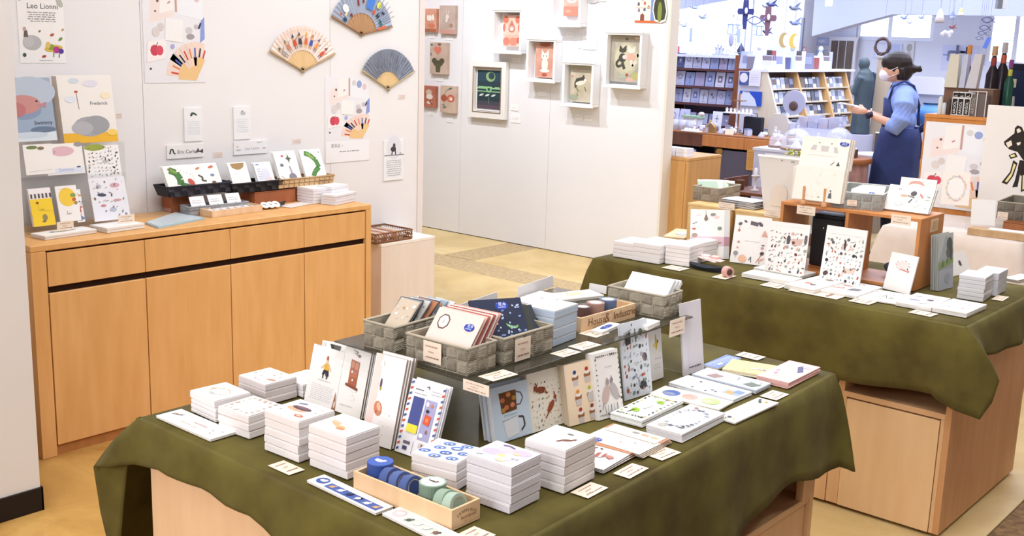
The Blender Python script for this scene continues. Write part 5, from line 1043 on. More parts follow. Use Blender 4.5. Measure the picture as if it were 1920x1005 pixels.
# board with deer drawing
DY=6.28;A_,B_=aty(1856,196,DY),aty(1990,200,DY);bz=ZL
db_=thing('display_board','large cream board with black and yellow deer drawing at right edge','sign board',(A_.x+.008,DY-.05,0));bw=B_.x-A_.x;bh=A_.z
MB().box(0,bw,0,.018,.02,bh,M('#efe9e4',.6),c=.001).build('board',db_);MB().box(.02,.08,.0185,.25,0,.02,OW).box(bw-.08,bw-.02,.0185,.25,0,.02,OW).build('foot',db_);MB().box(bw/2-.02,bw/2+.02,.0185,.04,0,bh*.7,OW).build('back_strut',db_)
zz=lambda px,py:((aty(px,py,DY-.05).x-A_.x-.008)/bw,aty(px,py,DY-.05).z/bh)
K_='#2d2624'
deer=[]
def dp(pts,c):deer.append(P([zz(*p)for p in pts],c))
dp([(1903,240),(1908,235),(1916,238),(1920,247),(1930,252),(1930,300),(1918,300),(1908,285),(1892,280),(1884,272),(1882,266),(1893,257),(1902,250)],K_)
dp([(1906,243),(1911,240),(1915,246),(1908,250)],'#efe4d0');dp([(1886,268),(1896,263),(1898,272),(1890,277)],'#efe4d0');dp([(1906,268),(1914,266),(1913,271),(1908,273)],'#efe4d0')
dp([(1891,291),(1904,286),(1908,294),(1895,298)],K_);dp([(1894,291),(1902,289),(1904,293),(1896,295)],'#efe4a8')
dp([(1912,300),(1930,302),(1930,325),(1914,330),(1908,316)],K_);dp([(1900,300),(1908,306),(1900,330),(1888,346),(1878,342),(1894,322)],K_);dp([(1901,306),(1905,309),(1897,330),(1888,342),(1884,340),(1896,324)],'#e9dc9c')
dp([(1908,318),(1914,320),(1908,350),(1898,351),(1903,338)],K_);dp([(1916,326),(1928,328),(1926,355),(1914,360)],K_);dp([(1918,328),(1926,330),(1924,352),(1917,356)],'#e9dc9c')
art(deer,bw,bh,lambda u,v,q:(u,-q,v),db_)

# ================================================================== LEFT WALL
XL=XW+.0006
def leafy(u,v,s,c='#7a8a4a'):return[E(u,v,s,s*.45,c,.6),L([(u-s,v-s*.6),(u+s*.7,v+s*.5)],s*.15,'#5d4a34')]
lp_=[T(.2,.8,.16,'#4a4648','Leo Lionni')]+X(.2,.6,.82,.76,5,'#8a8688',2)+[E(.28,.3,.2,.11,'#b9b8bb'),E(.2,.32,.12,.09,'#c2c1c4'),P([(.1,.38),(.2,.38),(.18,.48),(.12,.48)],'#6d5f5a'),E(.13,.5,.035,.03,'#c9a49a')]
lp_+=[E(.74,.22,.2,.05,'#d8b84a',.1),E(.68,.24,.08,.045,'#8aa04a'),E(.8,.2,.08,.05,'#b0408a'),E(.9,.18,.06,.04,'#5a3f9a'),E(.62,.27,.05,.05,'#e0c06a'),E(.62,.27,.03,.03,'#f3efec'),L([(.74,.16),(.73,.09)],.02,'#6d5a8a'),L([(.86,.14),(.85,.08)],.02,'#4a5f9a')]
lp_+=[E(.72,.42,.05,.02,'#c05a44',.4),E(.52,.1,.05,.02,'#b04a3a',.3),E(.1,.12,.04,.03,'#3f5f4a'),E(.92,.9,.06,.08,'#b9bdb4',.5),E(.06,.96,.05,.06,'#b9bdb4')]+leafy(.9,.36,.05,'#7aa05a')+leafy(.45,.47,.03)+leafy(.96,.5,.03,'#c9a04a')+X(.4,.03,.7,.05,1,'#8a8688',2)
on_plane_x((30,-12),(123.6,118.5),XL,.0012,'white art poster headed Leo Lionni with grey stone and leaves, top left','poster','poster',lp_,'#f4f2f1')
on_plane_x((264,-40),(385.5,154.5),XL,.0012,'large product collage poster hanging left on the white wall','poster','poster',clip(prod_poster(1)),'#f1eff2')
A_,B_=atx(609,144,XL),atx(692,299.5,XL)
ps=[(q[0],)+tuple()if False else q for q in clip(prod_poster(2))]
def squeeze(sh,v0):
 out=[]
 for q in sh:
  if q[0]in('p','l'):out.append((q[0],[(a,v0+b*(1-v0))for a,b in q[1]])+tuple(q[2:]))
  elif q[0]=='e':out.append(('e',q[1],v0+q[2]*(1-v0),q[3],q[4],q[5],q[6]))
  else:out.append(q)
 return out
on_plane_x((609,144),(692,299.5),XL,.0012,'smaller product collage poster with text panel below, near the fans','poster','poster',squeeze(clip(prod_poster(2)),.25)+[Q(0,0,1,.25,'#f3f2f6'),T(.12,.18,.07,'#8a8a92','夏商品')]+X(.35,.18,.8,.21,1,'#c9c7cc',1)+X(.3,.11,.75,.14,1,'#8f8d96',2)+X(.1,.03,.9,.06,1,'#c9c7cc',3),'#f1eff2')
arch=lambda u,v,s,c:[L([(u-s,v-s*.5),(u-s*.7,v+s*.3),(u-s*.3,v+s*.2),(u,v-s*.2),(u+s*.3,v-s*.3),(u+s*.7,v-s*.1)],s*.45,c)]
on_plane_x((343.5,202.7),(379,263.5),XL,.006,'small white card panel with green arched leaf mark, left of pair','wall panel','wall_panel_card',[P([(.32,.78),(.38,.86),(.5,.87),(.62,.84),(.72,.78),(.7,.76),(.58,.79),(.48,.81),(.42,.75),(.34,.75)],'#3f5a44')]+X(.15,.2,.85,.62,7,'#dde4f0',3),'#f2f3f6',group=None)
on_plane_x((436.4,200.6),(469,260),XL,.006,'small white card panel with tiny grey stone mark, right of pair','wall panel','wall_panel_card',[E(.55,.8,.16,.06,'#c2c1c6'),E(.5,.86,.05,.03,'#8a8890')]+X(.15,.2,.85,.66,7,'#dfe5f0',4),'#f2f3f6')
on_plane_x((311.5,272.8),(380.8,293.5),XL,.006,'white name strip reading Eric Carle above black basket','sign','name_sign',[T(.27,.34,.125,'#4a484c','Eric Carle'),L([(.07,.35),(.1,.68),(.15,.7),(.18,.4),(.22,.35)],.035,'#3c463c'),P([(.76,.32),(.84,.7),(.9,.4)],'#5a5458'),P([(.86,.4),(.98,.62),(.98,.3)],'#4a4448'),E(.85,.5,.03,.03,'#7a6a6c')],'#f2f0f0')
on_plane_x((437,266),(500,286.3),XL,.006,'white name strip reading Leo Lionni with grey stone drawing','sign','name_sign',[T(.32,.34,.1,'#a9adb8','Leo Lionni'),E(.13,.36,.08,.07,'#c9c6ca'),E(.1,.62,.03,.03,'#c97a6a'),E(.9,.4,.06,.03,'#c9604a'),L([(.68,.9),(.76,.84),(.84,.9)],.014,'#a9b09a')],'#f0f0f3')
on_plane_x((719,264),(755,335.5),XL,.006,'white card panel with small black dog drawing near wall end','wall panel','wall_panel_card',[E(.5,.82,.36,.3,'#e3e4ec'),E(.46,.78,.14,.07,'#4a4248'),E(.5,.86,.07,.07,'#5a5054'),L([(.42,.74),(.38,.64)],.05,'#3f3a3e'),L([(.56,.74),(.58,.64)],.05,'#3f3a3e'),Q(0,.62,1,.64,'#7a7880'),E(.82,.66,.05,.03,'#b0aeb8')]+X(.12,.1,.88,.52,8,'#b0b0b8',5),'#f0f0f4')
for(a_,b_,l_)in(((399,285),(417.6,294.6),'small pale text slip on the wall between the two name strips'),((548,260.5),(564,269),'small pale text slip on the wall above the wicker basket'),((746.5,177.6),(759.5,186),'small pale text slip below the grey fan'),((215,212),(229,222),'small pale text slip right of the large picture books')):
 on_plane_x(a_,b_,XL,.0008,l_,'text slip','text_slip',X(.05,.1,.95,.9,3,'#d0a898',7),'#f1e6e0')

# folding fans ---------------------------------------------------------
def fan(piv,ltip,rtip,rin,label,leaf_c,guard_c,stick_c,deco,seed):
 P0,A_,B_=atx(*piv,XL+.01),atx(*ltip,XL+.01),atx(*rtip,XL+.01)
 o=thing('folding_fan',label,'fan',(XL+.004,P0.y,P0.z),0,'folding fans on the white wall')
 a0=math.atan2(B_.z-P0.z,B_.y-P0.y);a1=math.atan2(A_.z-P0.z,A_.y-P0.y);r_=((A_-P0).length+(B_-P0).length)/2;n=22
 lf=MB();vs=[];
 for i in range(2*n+1):
  a=a0+(a1-a0)*i/(2*n);x=.004+(.006 if i%2 else 0)
  vs+=[(x*.5,rin*r_*math.cos(a),rin*r_*math.sin(a)),(x,r_*math.cos(a),r_*math.sin(a))]
 fs=[(2*i,2*i+2,2*i+3,2*i+1)for i in range(2*n)]
 lm=M(leaf_c,.8,'linen',c2=deco[0])if deco[0]else M(leaf_c,.8)
 lfo=lf.add(vs,fs,lm).build('leaf',o);sd=lfo.modifiers.new('t','SOLIDIFY');sd.thickness=.0006
 sm_=M(stick_c,.5,'wood')
 for i in range(n):
  a=a0+(a1-a0)*(i+.5)/n;c_,s_=math.cos(a),math.sin(a);w0,w1=.004,r_*rin*(a1-a0)/n*.46
  q=.001+.0008*(i%2)
  MB().add([(q,-s_*w0/2,c_*w0/2),(q,s_*w0/2,-c_*w0/2),(q,c_*r_*rin*1.04+s_*w1,s_*r_*rin*1.04-c_*w1),(q,c_*r_*rin*1.04-s_*w1,s_*r_*rin*1.04+c_*w1),
 (q+.0007,-s_*w0/2,c_*w0/2),(q+.0007,s_*w0/2,-c_*w0/2),(q+.0007,c_*r_*rin*1.04+s_*w1,s_*r_*rin*1.04-c_*w1),(q+.0007,c_*r_*rin*1.04-s_*w1,s_*r_*rin*1.04+c_*w1)],
 [(0,1,2,3),(7,6,5,4),(0,4,5,1),(1,5,6,2),(2,6,7,3),(3,7,4,0)],sm_).build('stick',o)
 for a in(a0,a1):
  c_,s_=math.cos(a),math.sin(a);MB().tube([(.006,-.012*c_,-.012*s_),(.008,r_*c_*1.01,r_*s_*1.01)],[.0028,.0042],6,M(guard_c,.5,'wood')).build('guard_stick',o)
 MB().tube([(.001,0,-.004),(.013,0,-.004)],.004,8,M('#9a8458',.5)).build('rivet',o);MB().tube([(.004,0,-.006),(.004,-.001,-.016)],.0022,6,M('#b9ab90',.7)).build('cord_loop',o)
 # printed figures on the leaf
 if deco[1]:
  rr=random.Random(seed);mb=MB()
  for k,(fa,fr,shp,c)in enumerate(deco[1]):
   a=a1+(a0-a1)*fa;rad=r_*(rin+(1-rin)*fr);cy,cz=rad*math.cos(a),rad*math.sin(a);h=.0112+.00015*(k%6)
   u_=(-math.sin(a),math.cos(a));
   pts=[]
   for(x,y)in shp:
    X_,Y_=x*r_,y*r_;pts.append((h,cy+Y_*math.cos(a)-(-X_)*(-math.sin(a))if False else cy+Y_*math.cos(a)+X_*math.sin(a),cz+Y_*math.sin(a)-X_*math.cos(a)))
   mb.add(pts,[tuple(range(len(pts)))],M(c,.7))
  mb.build('print',o)
 return o
def el(rx,ry,ox=0,oy=0,n=10):return[(ox+rx*math.cos(2*math.pi*i/n),oy+ry*math.sin(2*math.pi*i/n))for i in range(n)]
def fig(fa,c1,c2,fr=.4):
 return[(fa,fr,[(-.05,-.08),(.05,-.08),(.035,.05),(-.035,.05)],c1),(fa,fr,el(.028,.028,0,.085),'#e8b890'),(fa,fr,[(-.06,.11),(.02,.11),(.0,.2)],c2),(fa,fr,[(-.03,-.08),(-.015,-.08),(-.02,-.16),(-.035,-.16)],c2),(fa,fr,[(.015,-.08),(.03,-.08),(.035,-.16),(.02,-.16)],c2),(fa,fr,[(.05,.04),(.1,.09),(.095,.1),(.035,.05)],c2)]
d1=[]
for fa,a_,b_ in((.08,'#a9a4a4','#5f6a5c'),(.2,'#c98a72','#8a8a80'),(.33,'#d0563c','#3f4a6a'),(.43,'#4a4650','#5f5a48'),(.54,'#e0704c','#e8b44a'),(.64,'#4a5fae','#c98a5a'),(.75,'#e8a05c','#6a70a8'),(.9,'#dc5f48','#7a4a4a')):d1+=fig(fa,a_,b_)
d1+=[(.1+.04*i,.85,el(.012,.03),c)for i,c in enumerate(['#e8b8a4','#f0c8b4']*10)]
fan((568,133),(507.5,96),(628.6,100.3),.46,'folding fan with parade of small figures on pale pink leaf','#f6e4dc','#c9a878','#f0cc98',(None,d1),1)
d2=[(.18,.55,el(.09,.11),'#eceef2'),(.06,.25,el(.05,.06),'#2f4a5f'),(.13,.35,el(.05,.03),'#ecd9a0'),(.2,.12,[(-.04,.04),(.05,.02),(0,-.08)],'#7a2f38'),(.08,.6,el(.03,.03),'#cf5a44'),(.26,.95,el(.05,.03),'#e0694c'),(.4,.5,[(-.03,-.08),(.02,-.08),(.02,.08),(-.03,.08)],'#8a3a3f'),(.48,.55,el(.03,.04),'#7a3540'),
 (.5,.9,[(-.06,-.1),(.06,-.1),(.06,.1),(-.06,.1)],'#e6e45a'),(.6,.7,[(-.1,-.22),(.1,-.22),(.12,.2),(-.12,.2)],'#4f86dc'),(.72,.75,el(.07,.09),'#dfe270'),(.7,.3,el(.05,.06),'#d0604a'),(.7,.32,el(.025,.03),'#e8a890'),(.8,.3,[(-.06,-.05),(-.03,-.05),(-.03,.08),(-.06,.08)],'#232c44'),(.8,.3,[(.0,-.05),(.03,-.05),(.03,.08),(.0,.08)],'#232c44'),(.8,.3,[(-.06,0),(.03,0),(.03,.03),(-.06,.03)],'#232c44'),(.82,.7,[(-.05,-.05),(.05,-.02),(.04,.03),(-.05,.0)],'#2c3a58'),(.9,.3,el(.1,.04),'#3f6f78'),(.97,.35,[(-.02,-.15),(.04,-.15),(.04,.1),(-.02,.1)],'#e0754c')]
d2+=[(.6+.045*i,.85,[(-.006,-.2),(.006,-.2),(.006,.2),(-.006,.2)],'#3c4f74')for i in range(8)]
fan((678,64.8),(623,31),(736,50),.5,'blue-grey folding fan with yellow and blue shapes, top right of wall','#a9b3c8','#a8764a','#c0946a',(None,d2),2)
rr=random.Random(3);d3=[(rr.random(),rr.random()*.9,[(-.003,-.06),(.003,-.06),(.004,.06),(-.003,.06)],rr.choice(['#5f6674','#9aa2b2','#6d7484','#b4bac8']))for _ in range(150)]
fan((728,167),(678.8,131.6),(775.7,133.7),.44,'grey textile folding fan with pale bamboo sticks, near wall end','#8f97a8','#cdb68c','#f0cf98',('#7d8596',d3),3)

# ================================================================== FRAMED PICTURES on the back wall
G6='white box frames on the back wall'
def boxframe(tl,br,depth,label,img,fw=.03,inner=None,group=G6,art_rect=(.2,.12,.8,.88),back='#ecebed'):
 A_,B_=aty(*tl,YF-depth),aty(*br,YF-depth);W,H=B_.x-A_.x,A_.z-B_.z
 o=thing('framed_picture',label,'picture',((A_.x+B_.x)/2,YF-.0005,B_.z),0,group);fm=M('#f4f4f6',.45)
 MB().box(-W/2,W/2,-.006,0,0,H,M(back,.8)).build('backing',o)
 for x0_,x1_,z0_,z1_ in((-W/2,W/2,0,fw*.7),(-W/2,W/2,H-fw*.7,H),(-W/2,-W/2+fw*.6,fw*.7+.0003,H-fw*.7-.0003),(W/2-fw*.6,W/2,fw*.7+.0003,H-fw*.7-.0003)):
  MB().box(x0_,x1_,-depth,-.0062,z0_,z1_,fm,c=.003).build('frame_bar',o)
 MB().box(-W/2-.008,W/2+.008,-depth-.006,-depth+.004,-.006,.008,fm,c=.002).build('lower_moulding',o)
 MB().box(-W/2-.008,W/2+.008,-depth-.006,-depth+.004,H-.008,H+.006,fm,c=.002).build('upper_moulding',o)
 u0,v0,u1,v1=art_rect
 w_,h_=(u1-u0)*W,(v1-v0)*H;ox_,oz_=-W/2+u0*W,v0*H;d_=depth*.35
 pn=MB().box(ox_,ox_+w_,-d_-.012,-.0064,oz_,oz_+h_,M(img[0],.8,'linen',c2=img[1])).build('painting',o)
 art(img[2],w_,h_,lambda u,v,q:(ox_+u,-d_-.0122-q,oz_+v),pn)
 return o
pinkart=[E(.15,.85,.16,.12,'#c9705c'),E(.85,.85,.16,.12,'#c9705c'),E(.05,.6,.08,.14,'#c97868'),E(.95,.6,.1,.14,'#cf7f6c'),P([(.5,.84),(.68,.62),(.6,.5),(.4,.5),(.32,.62)],'#b9705c'),E(.5,.56,.2,.11,'#b9705c'),E(.5,.58,.16,.09,'#e0938c'),E(.5,.55,.1,.06,'#f4dcd0'),E(.2,.16,.2,.13,'#cf7f6c'),E(.62,.16,.24,.13,'#d48874'),Q(0,.36,1,.38,'#f0ccb8'),E(.9,.2,.1,.1,'#c26a58')]
boxframe((924,17.5),(976,101),.085,'white box frame with pink water drop painting, upper left',('#f0c9ba','#e0a894',pinkart),art_rect=(.26,.16,.84,.88))
boxframe((1036,-40),(1087,50),.085,'white box frame with pink painting cut off by picture top',('#d9b0a2','#c98a78',[Q(0,0,1,.3,'#c98270'),E(.5,.5,.3,.1,'#e6d2c8'),L([(.3,.55),(.5,.46),(.75,.52)],.03,'#a98478'),E(.3,.15,.2,.05,'#d49a88')]),art_rect=(.3,.22,.84,.9))
whitecat=[E(.5,.96,.3,.06,'#a9614c'),E(.5,.62,.2,.1,'#efe3d6'),P([(.32,.66),(.34,.82),(.46,.7)],'#efe3d6'),P([(.54,.7),(.68,.82),(.7,.66)],'#efe3d6'),E(.5,.38,.17,.2,'#ece0d2'),E(.5,.2,.25,.05,'#efe3d6'),E(.42,.63,.03,.022,'#7a6a58'),E(.58,.63,.03,.022,'#7a6a58'),E(.5,.08,.14,.05,'#b0553f')]
boxframe((988,72),(1039,155),.085,'white box frame with white cat painting on rose ground',('#d3a290','#c08670',whitecat),art_rect=(.2,.1,.86,.9))
longcat=[E(.5,.9,.5,.12,'#aca694'),E(.5,.46,.26,.12,'#b9b094'),P([(.2,.5),(.3,.64),(.55,.68),(.66,.76),(.7,.64),(.76,.58),(.5,.58),(.3,.4),(.24,.36)],'#4a4640'),E(.5,.52,.24,.06,'#ded6c6',.2),E(.72,.6,.07,.04,'#e4dccc'),L([(.3,.4),(.42,.28)],.04,'#6d6a4a'),L([(.7,.42),(.78,.3)],.04,'#6d6a4a'),L([(.34,.24),(.4,.16)],.03,'#5d5a3c'),E(.2,.12,.2,.08,'#9aa08a'),E(.1,.7,.06,.03,'#c98a78'),E(.4,.86,.06,.02,'#cf8a7a')]
boxframe((1056,115.5),(1110,202),.085,'white box frame with black and white leaping cat painting',('#c9bda8','#b0a48c',longcat),art_rect=(.14,.1,.82,.93))
cats=[E(.5,.5,.42,.36,'#b9b49a'),E(.5,.52,.36,.3,'#c6bfa6'),P([(.26,.68),(.28,.8),(.36,.74)],'#4c4a40'),P([(.4,.74),(.5,.8),(.5,.68)],'#4c4a40'),E(.38,.68,.12,.05,'#4c4a40'),E(.38,.52,.12,.1,'#4c4a40'),L([(.3,.5),(.18,.4),(.24,.32),(.36,.36)],.07,'#4c4a40'),L([(.38,.42),(.46,.28)],.09,'#4c4a40'),E(.66,.68,.12,.05,'#ddd6c8'),P([(.56,.7),(.56,.8),(.66,.72)],'#ddd6c8'),P([(.7,.72),(.8,.8),(.78,.68)],'#ddd6c8'),E(.66,.54,.13,.08,'#d8a894'),E(.46,.54,.08,.05,'#e6c9c4'),L([(.66,.48),(.72,.34),(.84,.46)],.09,'#d8d0c2'),E(.85,.58,.06,.04,'#a9664c'),E(.5,.93,.05,.03,'#6d7464'),E(.82,.95,.07,.03,'#d8c0ae'),E(.85,.14,.14,.08,'#b0ae6c'),E(.4,.12,.12,.05,'#a9ac98'),E(.55,.16,.05,.03,'#a0503c'),E(.65,.06,.12,.05,'#d0a898')]
boxframe((1136,59.5),(1199,166.5),.085,'white box frame with pair of cats painting, rightmost and largest',('#b4ab9c','#a0978a',cats),art_rect=(.08,.1,.92,.94))
moon=[Q(0,0,1,1,'#2c3f48'),Q(0,.72,1,1,'#2f4856'),E(.56,.84,.2,.13,'#8fa878'),E(.6,.86,.13,.09,'#2f4650'),Q(0,.52,1,.56,'#8fc08a'),Q(0,.44,1,.47,'#7fb07e'),E(.5,.51,.12,.08,'#8fc08a'),E(.5,.51,.06,.04,'#2f4a48')]+[E(.1+.1*i,.565,.05,.02,'#9acb94')for i in range(9)]+[E(.18+.26*i,.36,.1,.025,'#cfd8d0',.3)for i in range(3)]+[Q(0,.24,1,.3,'#2c3a3e'),Q(0,.1,1,.2,'#4a4650'),Q(0,0,1,.1,'#5c4c58'),Q(.5,.14,.52,.32,'#6d8a74')]
A_,B_=aty(880,113,YF-.04),aty(946,225,YF-.04);W,H=B_.x-A_.x,A_.z-B_.z
o=thing('framed_picture','wide moulded white frame with dark green crescent moon painting','picture',((A_.x+B_.x)/2,YF-.0005,B_.z),0,G6)
fm=M('#ebe6e2',.5);f_=.052
for poly in([(-W/2,0),(W/2,0),(W/2-f_,f_),(-W/2+f_,f_)],[(-W/2,H),(W/2,H),(W/2-f_,H-f_),(-W/2+f_,H-f_)],[(-W/2,0),(-W/2+f_,f_),(-W/2+f_,H-f_),(-W/2,H)],[(W/2,0),(W/2-f_,f_),(W/2-f_,H-f_),(W/2,H)]):
 MB().prism(poly,.006,.04,fm,'y').build('frame_bar',o)
g_=f_+.004
MB().prism([(-W/2+g_,g_),(W/2-g_,g_),(W/2-g_,H-g_),(-W/2+g_,H-g_)],.007,.012,M('#e6e0dc',.6),'y').build('mount',o)
b=MB();e_=f_-.008
for x0_,x1_,z0_,z1_ in((-W/2+e_,W/2-e_,e_,e_+.006),(-W/2+e_,W/2-e_,H-e_-.006,H-e_),(-W/2+e_,-W/2+e_+.006,e_,H-e_),(W/2-e_-.006,W/2-e_,e_,H-e_)):b.box(x0_,x1_,-.0435,-.0402,z0_,z1_,M('#8a7568',.6))
b.build('inner_moulding',o);MB().box(-W/2+.01,W/2-.01,-.0058,0,.01,H-.01,M('#7a7068',.8)).build('backing',o)
w_,h_=W-2*g_-.03,H-2*g_-.03;pn=MB().box(-w_/2,w_/2,-.014,-.0122,g_+.015,g_+.015+h_,M('#2c3f48',.5)).build('painting',o)
art(moon,w_,h_,lambda u,v,q:(u-w_/2,-.0142-q,g_+.015+v),pn)
# small canvases
def canvas(tl,br,label,c1,c2,sh):
 A_,B_=aty(*tl,YF-.03),aty(*br,YF-.03);W,H=B_.x-A_.x,A_.z-B_.z
 o=thing('canvas_painting',label,'picture',((A_.x+B_.x)/2,YF-.0005,B_.z),0,'small canvases on the back wall')
 MB().box(-W/2,W/2,-.03,0,0,H,M(c1,.8,'linen',c2=c2),c=.001).build('canvas',o);art(sh,W,H,lambda u,v,q:(u-W/2,-.0302-q,v),o)
canvas((790,16),(818,60),'small orange canvas with white birds, top row left','#dda890','#c9856a',[E(.6,.6,.1,.14,'#efe6dc',.2),E(.78,.62,.08,.14,'#efe6dc',.2),E(.46,.6,.08,.14,'#efe6dc',.2),Q(0,0,1,.14,'#b0654c'),E(.7,.26,.22,.1,'#d07a5c'),E(.5,.1,.1,.04,'#6d7a54')])
canvas((824.5,10),(853,64),'small grey-pink canvas with white rabbit, top row','#c9b4aa','#b59c92',[Q(0,0,1,.14,'#c9968a'),E(.5,.6,.12,.08,'#e2d8d0'),E(.46,.48,.08,.08,'#e2d8d0'),L([(.48,.66),(.42,.84)],.04,'#dcd0c8'),L([(.54,.66),(.6,.84)],.04,'#dcd0c8'),E(.4,.26,.2,.08,'#b9a498'),E(.75,.3,.12,.07,'#a98474')])
canvas((806.7,79),(838,140),'small canvas with red heart over dark green bear shape, middle row','#cbb3a4','#b89c8c',[E(.36,.78,.13,.09,'#d07a66'),E(.54,.78,.13,.09,'#d07a66'),P([(.24,.74),(.66,.74),(.45,.6)],'#d07a66'),E(.48,.34,.28,.1,'#54503c'),E(.26,.42,.15,.09,'#54503c'),E(.7,.42,.15,.09,'#54503c'),P([(.32,.34),(.64,.34),(.6,.06),(.36,.06)],'#5a563e'),E(.1,.92,.07,.03,'#5a5f54'),E(.55,.94,.1,.04,'#7a5a4c'),E(.06,.62,.05,.05,'#8a7480')])
canvas((789,160),(816.5,202),'small orange-brown canvas with white bird, bottom row left','#b9705a','#a05a44',[E(.55,.7,.2,.14,'#c9b4a0'),E(.6,.5,.22,.13,'#e0d4c8'),E(.6,.22,.2,.07,'#d8c8b8'),L([(.6,.3),(.8,.14)],.08,'#8a3f34')])
canvas((826,160),(854,213),'small canvas with two red cherries, bottom row','#cdb5a4','#bda08e',[E(.24,.54,.2,.13,'#a9563f'),E(.68,.54,.24,.14,'#b9604c'),E(.68,.53,.15,.09,'#d99a84'),E(.7,.52,.07,.05,'#f0dcd0'),L([(.26,.66),(.4,.84),(.6,.9)],.02,'#5a6454'),E(.64,.9,.13,.03,'#5a6a68',.3),L([(.24,.38),(.3,.16)],.02,'#6d7464'),E(.3,.2,.12,.03,'#6d7a70',.2),E(.22,.28,.09,.025,'#6d7a70',-.3)])
# label slips under the pictures
sl=[((804,64),(815,72),'left top orange canvas'),((836.5,66),(848.5,75.5),'rabbit canvas'),((818,144.5),(831,152.5),'heart and bear canvas'),((802.5,208),(814,217),'bottom left orange-brown canvas'),((838,221),(850,230),'cherry canvas'),((961,108.5),(975,117),'water drop picture'),((1063,60.5),(1076.5,70),'cut off pink picture'),((1009,171.5),(1024,180.5),'white cat picture'),((1163,176),(1179,186),'pair of cats picture')]
for a_,b_,l_ in sl:on_plane_y(a_,b_,YF-.0005,.003,'small white title slip under the '+l_,'label slip','label_slip',X(.1,.3,.9,.7,2,'#d8d6da',3),'#f3f2f4','title slips on the back wall')
for a_,b_,l_ in(((1079,214),(1093,225),'left one of two white slips under the leaping cat picture'),((1097,215),(1111,227.5),'right one of two white slips under the leaping cat picture'),((958,196),(971.5,208),'small white slip right of the moon painting'),((958.5,213),(976,231),'square cream slip low right of the moon painting'),((1002.5,33),(1021,54),'pale slip between water drop and cut off pictures'),((1083,76),(1093,91),'thin pale text slip left of the square white panel')):
 on_plane_y(a_,b_,YF-.0005,.003,l_,'label slip','label_slip',X(.15,.3,.85,.7,3,'#dcdade',4),'#f3f1f0')
on_plane_y((1094,67),(1119,93),YF-.0005,.008,'square white text panel left of the pair of cats picture','wall panel','wall_panel_card',X(.15,.3,.85,.8,5,'#dcdade',4),'#f4f3f5')
on_plane_y((1194,-30),(1243,43.5),YF-.0005,.004,'big sticker card with pale building and windows, top right of wall','sticker card','sticker_card',[Q(0,0,1,.06,'#cf6a3c'),Q(0,.06,.56,1,'#efe4d4'),Q(.56,.06,1,1,'#7f93c4')]+[P([(u,v),(u+.08,v),(u+.08,v+.07),(u+.04,v+.1),(u,v+.07)],c)for u,v,c in((.08,.44,'#6d5f6a'),(.3,.46,'#c9704c'),(.1,.28,'#8a7f8c'),(.3,.3,'#5f6a8a'),(.44,.36,'#a9806a'),(.06,.62,'#b9664c'),(.38,.66,'#d8944a'),(.22,.58,'#7a7488'))]+[P([(.2,.06),(.34,.06),(.34,.2),(.27,.25),(.2,.2)],'#8a4c44'),Q(.0,.38,.56,.4,'#d8bfa4'),E(.8,.5,.08,.12,'#a9b9dc')],'#efe4d4')
prs=[(1224,20),(1226,5),(1231,-12),(1240,-16),(1247,-8),(1250,10),(1252,22),(1248,40),(1238,43.5),(1228,40)]
pw_=[aty(px,py,YF-.004)for px,py in prs];o=thing('pear_sticker','white edged pear shaped sticker with green figure at wall edge','sticker',(pw_[0].x,YF-.0046,pw_[0].z))
MB().prism([(p.x-pw_[0].x,p.z-pw_[0].z)for p in pw_],0,.004,M('#f0ece2',.5),'y').build('base',o)
cx_=sum(p.x for p in pw_)/len(pw_);cz_=sum(p.z for p in pw_)/len(pw_)-.01
MB().prism([((cx_-pw_[0].x)+(p.x-cx_)*.84,(cz_-pw_[0].z)+(p.z-cz_)*.84)for p in pw_],.0041,.0055,M('#4c5238',.5,'linen',c2='#2f2c22'),'y').build('pear_print',o)
MB().prism([((cx_-pw_[0].x)+.03*math.cos(a)*(.6),(cz_-pw_[0].z)-.02+.07*math.sin(a))for a in[i*math.pi/6 for i in range(12)]],.0056,.0062,M('#8a9448',.5),'y').build('figure_print',o)
on_plane_y((1096,-10),(1137,3),YF-.0005,.005,'oval grey picture sliver at the very top of the wall','sticker card','sticker_card',[E(.4,.3,.3,.6,'#b9b4b4')],'#e4e2e2')

